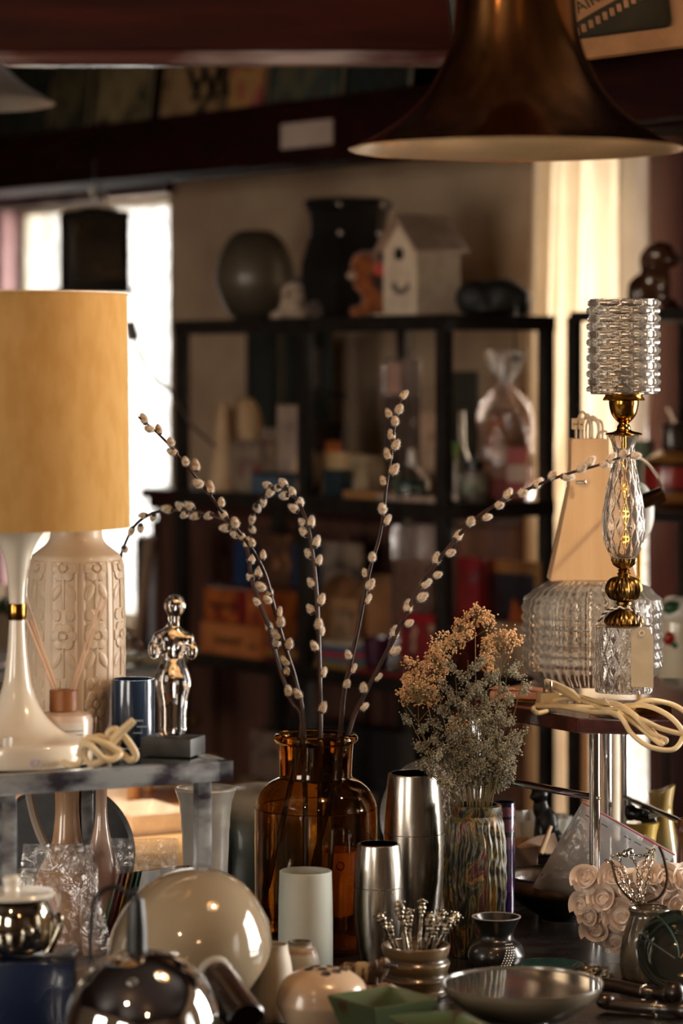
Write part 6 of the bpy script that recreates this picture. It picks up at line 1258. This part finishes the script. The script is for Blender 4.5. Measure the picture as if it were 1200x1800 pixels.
# yellow jugs, bird
Yq = 4.5
jc = smoothprof([(34, 0), (44, 30), (45, 60), (38, 110), (30, 160), (26, 200), (28, 232)], 6)
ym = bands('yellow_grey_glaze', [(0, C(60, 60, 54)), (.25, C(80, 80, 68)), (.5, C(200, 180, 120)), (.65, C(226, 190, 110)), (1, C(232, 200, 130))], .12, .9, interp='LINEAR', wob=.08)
def sc_jug(px, Y, k=1.0):
    s_ = mpp(Y); top = (tb(Y, zq)-1392)/232
    pr = [(r*.78, h*top) for r, h in jc]
    b = onB(px, Y, pr, seg=56, t=3); c0 = P(px, HZ, Y)
    for v in b.verts:
        h = (v.co.z-zq)/s_
        if h > 190*top: v.co.x += (.004 if v.co.x > c0.x else 0)*((h-190*top)/(42*top)); v.co.z += .012*max(0, (v.co.x-c0.x)/(28*s_))*((h-190*top)/(42*top))
    return b
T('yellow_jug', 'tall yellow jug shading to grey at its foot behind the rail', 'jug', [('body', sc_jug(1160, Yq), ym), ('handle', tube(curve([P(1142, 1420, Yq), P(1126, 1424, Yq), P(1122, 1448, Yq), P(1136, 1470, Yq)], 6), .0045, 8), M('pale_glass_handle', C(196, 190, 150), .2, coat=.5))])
T('amber_jar', 'brown glazed round jar at the right edge below the yellow jug', 'jar', [(None, tz(1212, 4.05, smoothprof(prof_y(4.05, [(24, 1640), (30, 1600), (30, 1560), (24, 1520), (22, 1480), (26, 1460), (20, 1440)]), 4), seg=40, t=3), M('amber_glaze', C(120, 76, 36), .15, coat=1, col2=C(80, 50, 26), ns=40))])
Yb_ = 4.36; s = mpp(Yb_)
bb = remesh(ball(P(1122, 1432, Yb_), (26*s, 14*s, 12*s), RY(.25), ball(P(1140, 1440, Yb_), (16*s, 11*s, 10*s), None, ball(P(1108, 1428, Yb_), (12*s, 9*s, 16*s)))), .002, 3)
bk_ = tube([P(1140, 1436, Yb_-.01), P(1168, 1431, Yb_-.012)], .006, 10, None, True, .002, .5)
lowb = tz(1128, Yb_, smoothprof(prof_y(Yb_, [(20, 1575), (26, 1530), (24, 1480), (30, 1446)]), 3), seg=36)
T('bird_figurine', 'black and silver bird on a yellow cup behind the zip bag', 'figurine', [('bird', bb, M('pewter_black', C(70, 72, 78), .2, .6, col2=C(30, 30, 34), ns=30)), ('beak', bk_, M('pewter', C(190, 190, 196), .2, .5)), ('tail', tube([P(1108, 1425, Yb_), P(1105, 1404, Yb_)], .005, 8, None, True, .0015), GB), ('cup', lowb, M('yellow_glaze', C(226, 190, 90), .2, coat=.6, col2=C(214, 176, 78), ns=9))])
# apple jar on the rail side table, upper right
Ya = 5.12; sz_ = mpp(Ya)
zt_a = EYE-(1212-HZ)/FPX*Ya
T('side_table', 'small reddish brown table behind the mahogany stand carrying the apple jar', 'table', [('top', box(Vector((P(1262, 0, Ya).x, Ya+.03, zt_a-.012)), (.19, .22, .022), None, .003), cw)]+[('leg', box(Vector((P(1262, 0, Ya).x+dx, Ya+.03+dy, (zt_a-.024)/2)), (.025, .025, zt_a-.025), None, .001), DARKW) for dx in (-.075, .075) for dy in (-.09, .09)])
pot = stand_at(1196, Ya, zt_a, smoothprof([(34, 0), (40, 6), (41, 60), (40, 118), (36, 124)], 4), seg=56)
lid = stand_at(1196, Ya, zt_a, smoothprof([(36, 124), (38, 130), (36, 148), (22, 162), (1, 164)], 4), seg=56)
app = ball(P(1177, 1122, Ya-.033), (.0125, .006, .0125)); lf_ = ball(P(1186, 1134, Ya-.036), (.008, .004, .006), RY(.5)); top_ap = ball(P(1181, 1068, Ya-.028), (.018, .010, .012))
T('apple_jar', 'white lidded jar painted with a red apple and green leaves', 'jar', [('body', pot, M('gloss_cream', C(226, 216, 190), .15, coat=.8, col2=C(214, 200, 168), ns=6)), ('lid', lid, M('gloss_white', C(228, 226, 214), .12, coat=.8)), ('apple_motif', app, M('apple_red', C(170, 40, 30), .25, col2=C(140, 26, 22), ns=30)), ('leaf_motif', lf_, M('leaf_paint', C(50, 96, 46), .3)), ('leaf_motif', top_ap, M('leaf_paint2', C(60, 100, 56), .3, col2=C(36, 70, 36), ns=50))])
# ================================================================= front right
# dark footed bowl
Yw = 4.21; s = mpp(Yw)
T('dark_bowl', 'large dark stoneware bowl with brown speckled rim under the zip bag', 'bowl', [(None, tz(985, Yw, smoothprof(prof_y(Yw, [(34, 1616), (40, 1608), (72, 1588), (98, 1564), (104, 1546), (103, 1538), (100, 1536)]), 5), seg=80, t=6), bands('dark_stoneware', [(0, C(20, 18, 18)), (.62, C(28, 24, 22)), (.72, C(96, 72, 48)), (.9, C(120, 92, 60)), (1, C(30, 28, 26))], .35, .4, interp='LINEAR', bump=.3))])
# zip bag with carved hen
Yz = 4.13; s = mpp(Yz)
hb_ = bmesh.new()
for x, y, rx, rz in [(985, 1535, 26, 22), (1002, 1520, 20, 20), (1018, 1505, 16, 20), (1005, 1478, 11, 9), (998, 1482, 10, 8), (1010, 1496, 12, 14), (965, 1545, 18, 18), (1010, 1545, 24, 16)]: ball(P(x, y, Yz), (rx*s, 7*s, rz*s), bm=hb_)
for k in range(9):
    a = 1.45-k*.26; o_ = P(1006+k*2.2, 1474+k*7, Yz); e_ = o_+Vector((math.cos(a)*16, 0, math.sin(a)*16))*s; tube([o_, e_], 4.2*s, 8, hb_, True, 2*s)
tube([P(1002, 1472, Yz), P(1004, 1462, Yz)], 3*s, 8, hb_, True, 1.5*s)
hen = remesh(hb_, .0018, 2)
zipm = film('zip_bag_film', amt=.15, rough=.2, milky=.42, mcol=C(244, 244, 246))
rs_ = M('red_zip', C(210, 60, 60), .5)
def zl_(t, off=0): return P(1024+162*t, 1408+92*t+off, Yz-.022)
T('zip_bag', 'clear zip bag with red seal holding a carved brown hen', 'bag', [('film', (lambda: (lambda f: (lambda b: (sheet(f(1), 26, 26, b), bmesh.ops.remove_doubles(b, verts=b.verts[:], dist=.0001), b)[2])(sheet(f(-1), 26, 26)))(lambda sd: (lambda u, v: P(1024+162*u, 1408+92*u, Yz).lerp(P(934+190*u, 1560+46*u, Yz), v)+Vector((0, sd*.018*(max(0, math.sin(PI*u)*math.sin(PI*v)))**.5+.005*sd*noise.noise(Vector((u*5, v*5, sd*2)))*math.sin(PI*u)*math.sin(PI*v), 0)))))(), zipm),
    ('seal', tube([zl_(0, 3), zl_(1, 3)], .0010, 6), rs_), ('print_marks', (lambda b: ([tube([zl_(t, 22-4*t), zl_(t+.07, 22-4*t)], .0006, 4, b) for t in (.03, .2, .45, .56, .68, .85)], b)[1])(bmesh.new()), GB), ('sticker', prism([P(1132, 1466, Yz-.021), P(1152, 1478, Yz-.021), P(1146, 1490, Yz-.021), P(1128, 1480, Yz-.021)], Vector((0, .0004, 0))), M('pale_sticker', C(210, 206, 220), .6))])
T('carved_hen', 'brown carved hen with fanned comb inside the zip bag', 'figurine', [(None, hen, M('carved_brown', C(96, 60, 38), .5, col2=C(70, 42, 28), ns=50, bump=.4, bs=120))])
# flower clutch
Yr = 3.92; s = mpp(Yr); satin = cloth('blush_satin', C(228, 206, 188), .15)
satm = M('satin_rose', C(226, 204, 186), .42, col2=C(212, 188, 170), ns=25, sheen=.6)
core = remesh(ball(P(1112, 1592, Yr+.035), (.070, .026, .052), None, ball(P(1180, 1580, Yr+.035), (.06, .026, .05), None, ball(P(1062, 1600, Yr+.035), (.035, .024, .05)))), .004, 2)
dz = TZ+.001-min(v.co.z for v in core.verts)
for v in core.verts: v.co.z += max(0, dz)
parts = [('pouch', core, satm)]
def rose(c, r, nrm, sd):
    b = bmesh.new(); q = nrm.to_track_quat('Z', 'Y').to_matrix(); rr2 = random.Random(sd); turns = 2.6
    def f(u, v):
        th = u*turns*2*PI; rad = r*(.10+.78*u); h = r*(.35-.45*u)+v*r*(.40+.1*math.sin(th*1.7+sd)); fl = 1+.28*v*v*(.5+u)+.05*math.sin(th*3+sd)
        return c+q@Vector((rad*fl*math.cos(th), rad*fl*math.sin(th), h))
    sheet(f, 72, 5, b)
    ball(c-nrm*r*.35, (r*.85, r*.85, r*.45), q, b, 2)
    for k in range(5):
        a0 = k*1.257+sd
        def g(u, v, a0=a0): 
            a_ = a0+(u-.5)*1.5; rd_ = r*(.75+.42*v*math.sin(PI*min(1, max(0, u)))**.4); return c+q@Vector((rd_*math.cos(a_), rd_*math.sin(a_), r*(-.15+.12*v-.25*v*v+.04*math.sin(u*9+sd))))
        sheet(g, 10, 5, b)
    return b
for k, (x, y, r, dy) in enumerate([(1030, 1545, 24, 0), (1024, 1590, 22, .01), (1048, 1632, 26, .005), (1060, 1580, 24, -.01), (1092, 1608, 30, -.014), (1078, 1540, 24, -.008), (1112, 1560, 22, -.016), (1120, 1650, 24, -.002), (1082, 1656, 20, .004), (1140, 1540, 26, -.012), (1168, 1548, 28, -.01), (1186, 1590, 28, -.008), (1150, 1600, 24, -.014), (1205, 1545, 26, -.004), (1036, 1612, 18, .0), (1210, 1610, 26, -.006)]):
    pz = P(x, y, Yr+dy); nr = Vector(((x-1110)/160, -1, (1595-y)/120+.15)).normalized()
    b = rose(pz, r*s, nr, k*1.7)
    zm = min(v.co.z for v in b.verts)
    if zm < TZ+.0005:
        for v in b.verts: v.co.z += TZ+.0005-zm
    parts.append(('fabric_rose', b, satm))
T('flower_clutch', 'blush satin evening bag covered with fabric roses', 'bag', parts)
# chains
def torus(c, R_, r_, q, bm, n=12, m=5, sx=1.35):
    rings = []
    for i in range(n):
        a = 2*PI*i/n; rings.append([bm.verts.new(c+q@Vector(((R_*sx+r_*math.cos(2*PI*j/m))*math.cos(a), (R_+r_*math.cos(2*PI*j/m))*math.sin(a), r_*math.sin(2*PI*j/m)))) for j in range(m)])
    for i in range(n):
        for j in range(m): bm.faces.new([rings[i][j], rings[(i+1) % n][j], rings[(i+1) % n][(j+1) % m], rings[i][(j+1) % m]])
ch = bmesh.new(); rq = random.Random(5)
Yn = Yr-.052
strands = [[(1062, 1512), (1078, 1520), (1095, 1550), (1112, 1590)], [(1085, 1498), (1095, 1530), (1108, 1560), (1118, 1588)], [(1098, 1494), (1118, 1520), (1122, 1560), (1126, 1586)], [(1145, 1492), (1132, 1520), (1126, 1550), (1120, 1590)], [(1150, 1490), (1142, 1525), (1136, 1555), (1128, 1588)], [(1070, 1506), (1100, 1502), (1130, 1504), (1148, 1494)]]
for st_ in strands:
    cv = curve([P(x, y, Yn+.002*math.sin(x)) for x, y in st_], 14); acc = 0; k = 0; last = cv[0]
    for p0, p1 in zip(cv, cv[1:]):
        acc += (p1-p0).length
        if acc > .0034:
            acc = 0; k += 1; q = (p1-p0).to_track_quat('X', 'Z').to_matrix()@RX((k % 2)*1.4+.3+rq.uniform(-.2, .2)); torus(p1, .0019, .0006, q, ch)
bar = bmesh.new(); tube(curve([P(1074, 1512, Yn), P(1084, 1550, Yn-.002), P(1108, 1580, Yn-.002), P(1132, 1588, Yn-.002), P(1160, 1575, Yn-.002), P(1172, 1545, Yn), P(1166, 1508, Yn), P(1158, 1488, Yn)], 8), .0019, 8, bar)
T('chain_necklace', 'silver chain necklace of several strands draped over the satin roses', 'necklace', [('chains', ch, silver, None, {'kind': 'stuff'}), ('collar', bar, silver), ('clasp', ball(P(1099, 1501, Yn-.004), .0055, None, None, 3), CHROME), ('clasp', ball(P(1107, 1497, Yn+.004), .0048, None, None, 3), CHROME)])
# grey ceramic vase and iridescent bowl
Yg = 3.80; s = mpp(Yg)
T('grey_jar', 'grey brown glazed round jar with narrow rim in front of the satin bag', 'jar', [(None, tz(1141, Yg, smoothprof(prof_y(Yg, [(34, 1760), (48, 1735), (52, 1690), (48, 1650), (38, 1618), (35, 1606), (38, 1598), (35, 1595)]), 5), seg=64, t=3), M('grey_brown_glaze', C(110, 100, 84), .14, coat=1, col2=C(78, 72, 62), ns=26, metal=.2))])
Yi = 3.74; s = mpp(Yi)
bw_ = lathe(Vector((0, 0, 0)), [(r*s, h*s) for r, h in smoothprof([(.1, 0), (36, 2), (62, 20), (72, 48), (74, 60), (71, 60), (60, 26), (34, 8), (.1, 6)], 5)], 72)
ctr = P(1192, 1690, Yi); qb = RY(-.18)@RX(1.0)
for v in bw_.verts: v.co = ctr+qb@Vector((v.co.x, v.co.y, v.co.z))
zl = min(v.co.z for v in bw_.verts)
for v in bw_.verts: v.co.z += TZ+.0012-zl
for v in bw_.verts: v.co.z += 0
sf = [Vector((0, 0, 0))]
dzb = TZ+.0012-zl
def streak(a0, a1, w_, nm, c_):
    prof_ = smoothprof([(73, 60), (60, 26), (34, 8), (8, 6.4)], 6); pts_s = []
    for i, (r, h) in enumerate(prof_):
        a_ = a0+(a1-a0)*i/len(prof_); pts_s.append(ctr+qb@Vector(((r-.8)*s*math.cos(a_), (r-.8)*s*math.sin(a_), (h+.8)*s))+Vector((0, 0, dzb)))
    return (nm, tube(pts_s, w_, 8, None, True, w_*.5, .35), M(nm+'_glaze', C(*c_), .15, coat=1))
st_l = [streak(1.9, 1.2, .0022, 'teal_streak', (110, 150, 140)), streak(1.3, .7, .0018, 'gold_streak', (180, 154, 84)), streak(2.5, 2.2, .003, 'pale_streak', (150, 156, 150))]
irid = M('iridescent_glaze', C(70, 78, 80), .07, .7, col2=C(120, 118, 100), ns=9, stretch=(1, .2, 1), coat=1)
T('iridescent_bowl', 'tilted iridescent dark glass bowl at the right edge of the table', 'bowl', [('body', bw_, irid)]+st_l)
# wooden spoons / pipes
dwm = M('ebony', C(48, 34, 26), .3, coat=.4, col2=C(34, 24, 20), ns=30)
def flatp(px, Y, up): v = P(px, HZ, Y); v.z = TZ+up; return v
for k, (pts2, r_, lab) in enumerate([([(1060, 3.70, .012), (1090, 3.68, .013), (1130, 3.65, .013), (1165, 3.64, .013), (1185, 3.63, .013)], .0085, 'dark carved wooden handle with ringed end, upper one'), ([(1064, 3.60, .009), (1120, 3.585, .009), (1180, 3.57, .009), (1230, 3.56, .009)], .0075, 'dark wooden handle lying lowest at the right edge')]):
    cv = curve([flatp(*q) for q in pts2], 6)
    b = tube(cv, lambda t: r_*(1+.25*math.sin(t*18)*(t > .55)), 14)
    e_ = cv[-1] if k == 0 else cv[0]
    T('wooden_utensil', lab, 'utensil', [('shaft', b, dwm), ('end_knob', ball(e_+Vector((0, 0, .003)), (.014, .012, .0145) if k == 0 else (.012, .010, .010)), dwm), ('ring', tube([cv[len(cv)//2], cv[len(cv)//2]+(cv[len(cv)//2+1]-cv[len(cv)//2]).normalized()*.002], r_*1.15, 16), silv)])
T('shell_brooch', 'small crumpled silver and brown piece behind the footed bowl', 'brooch', [(None, remesh(ball(flatp(1045, 3.77, .011), (.024, .014, .010)), .0022, 1, .005, 200), silv)])
T('teal_tray', 'dark teal flat dish rim behind the footed bowl', 'dish', [(None, lathe(flatp(965, 3.84, .001), [(0, 0), (.035, 0), (.045, .008), (.043, .008), (.034, .003), (0, .003)], 48), M('dark_teal', C(36, 66, 62), .2, coat=.6, col2=C(28, 50, 50), ns=9))])
# ================================================================= pendant lamps
YH = 3.3; s = mpp(YH)
po = smoothprof([(99, -420), (100, -200), (101, -80), (105, 0), (110, 50), (118, 85), (130, 115), (145, 146), (165, 175), (192, 202), (225, 226), (258, 246), (293, 263)], 5)
c = P(906, 0, YH)
outb = lathe(c, [(r*s, -y*s) for r, y in po], 128)
inb = lathe(c, [((r-1.5)*s, -(y+.4)*s) for r, y in po], 128)
rim = lathe(c, [(291.2*s, -263.4*s), (293.2*s, -263.8*s), (294*s, -263*s), (293*s, -262.2*s)], 128, close=True)
br2 = M('lacquered_brass', C(196, 136, 78), .13, 1, col2=C(160, 106, 56), ns=40, stretch=(1, 1, .02), rr=(.08, .16))
inn_m = M('satin_lining', C(200, 188, 170), .26, .95, col2=C(196, 180, 158), ns=14)
bulb = ball(P(906, 165, YH), .028, None, None, 3); sock = lathe(P(906, 130, YH), [(0, 0), (.018, 0), (.018, .07), (0, .07)], 24)
T('brass_pendant', 'large brass trumpet pendant lamp hanging at the top of the picture', 'pendant lamp', [('shade', outb, br2), ('lining', inb, inn_m), ('rim', rim, BRASS), ('bulb', bulb, glow('bulb_glow', (1, .55, .22, 1), 25)), ('socket', sock, GB), ('cap', lathe(P(906, -420, YH), [(0, .04), (.03, .04), (99.5*s, 0)], 64), br2), ('cord', tube([P(906, -450, YH), Vector((P(906, 0, YH).x, YH, 2.74))], .004, 8), GB)])
YS = 3.0; s = mpp(YS); c = P(-112, 0, YS)
ps = smoothprof([(60, -200), (66, -40), (84, 50), (112, 105), (150, 145), (185, 168), (209, 181)], 5)
T('silver_pendant', 'silver trumpet pendant lamp, only its rim in view at the left edge', 'pendant lamp', [('shade', lathe(c, [(r*s, -y*s) for r, y in ps], 96), M('satin_silver', C(226, 218, 208), .3, .85, col2=C(190, 182, 172), ns=10)), ('lining', lathe(c, [((r-1.5)*s, -(y+.5)*s) for r, y in ps], 96), M('silver_lining', C(230, 222, 210), .4, .6, col2=C(200, 192, 180), ns=12)), ('cap', lathe(P(-112, -200, YS), [(0, .02), (60*s, 0)], 48), GB), ('cord', tube([P(-112, -210, YS), Vector((P(-112, 0, YS).x, YS, 2.74))], .004, 8), GB)])
pl_ = bpy.data.lights.new('pendant_bulb_light', 'POINT'); pl_.energy = 9; pl_.color = (1, .62, .32); pl_.shadow_soft_size = .03
po_ = bpy.data.objects.new('pendant_bulb_light', pl_); COL.objects.link(po_); po_.location = P(906, 205, YH)
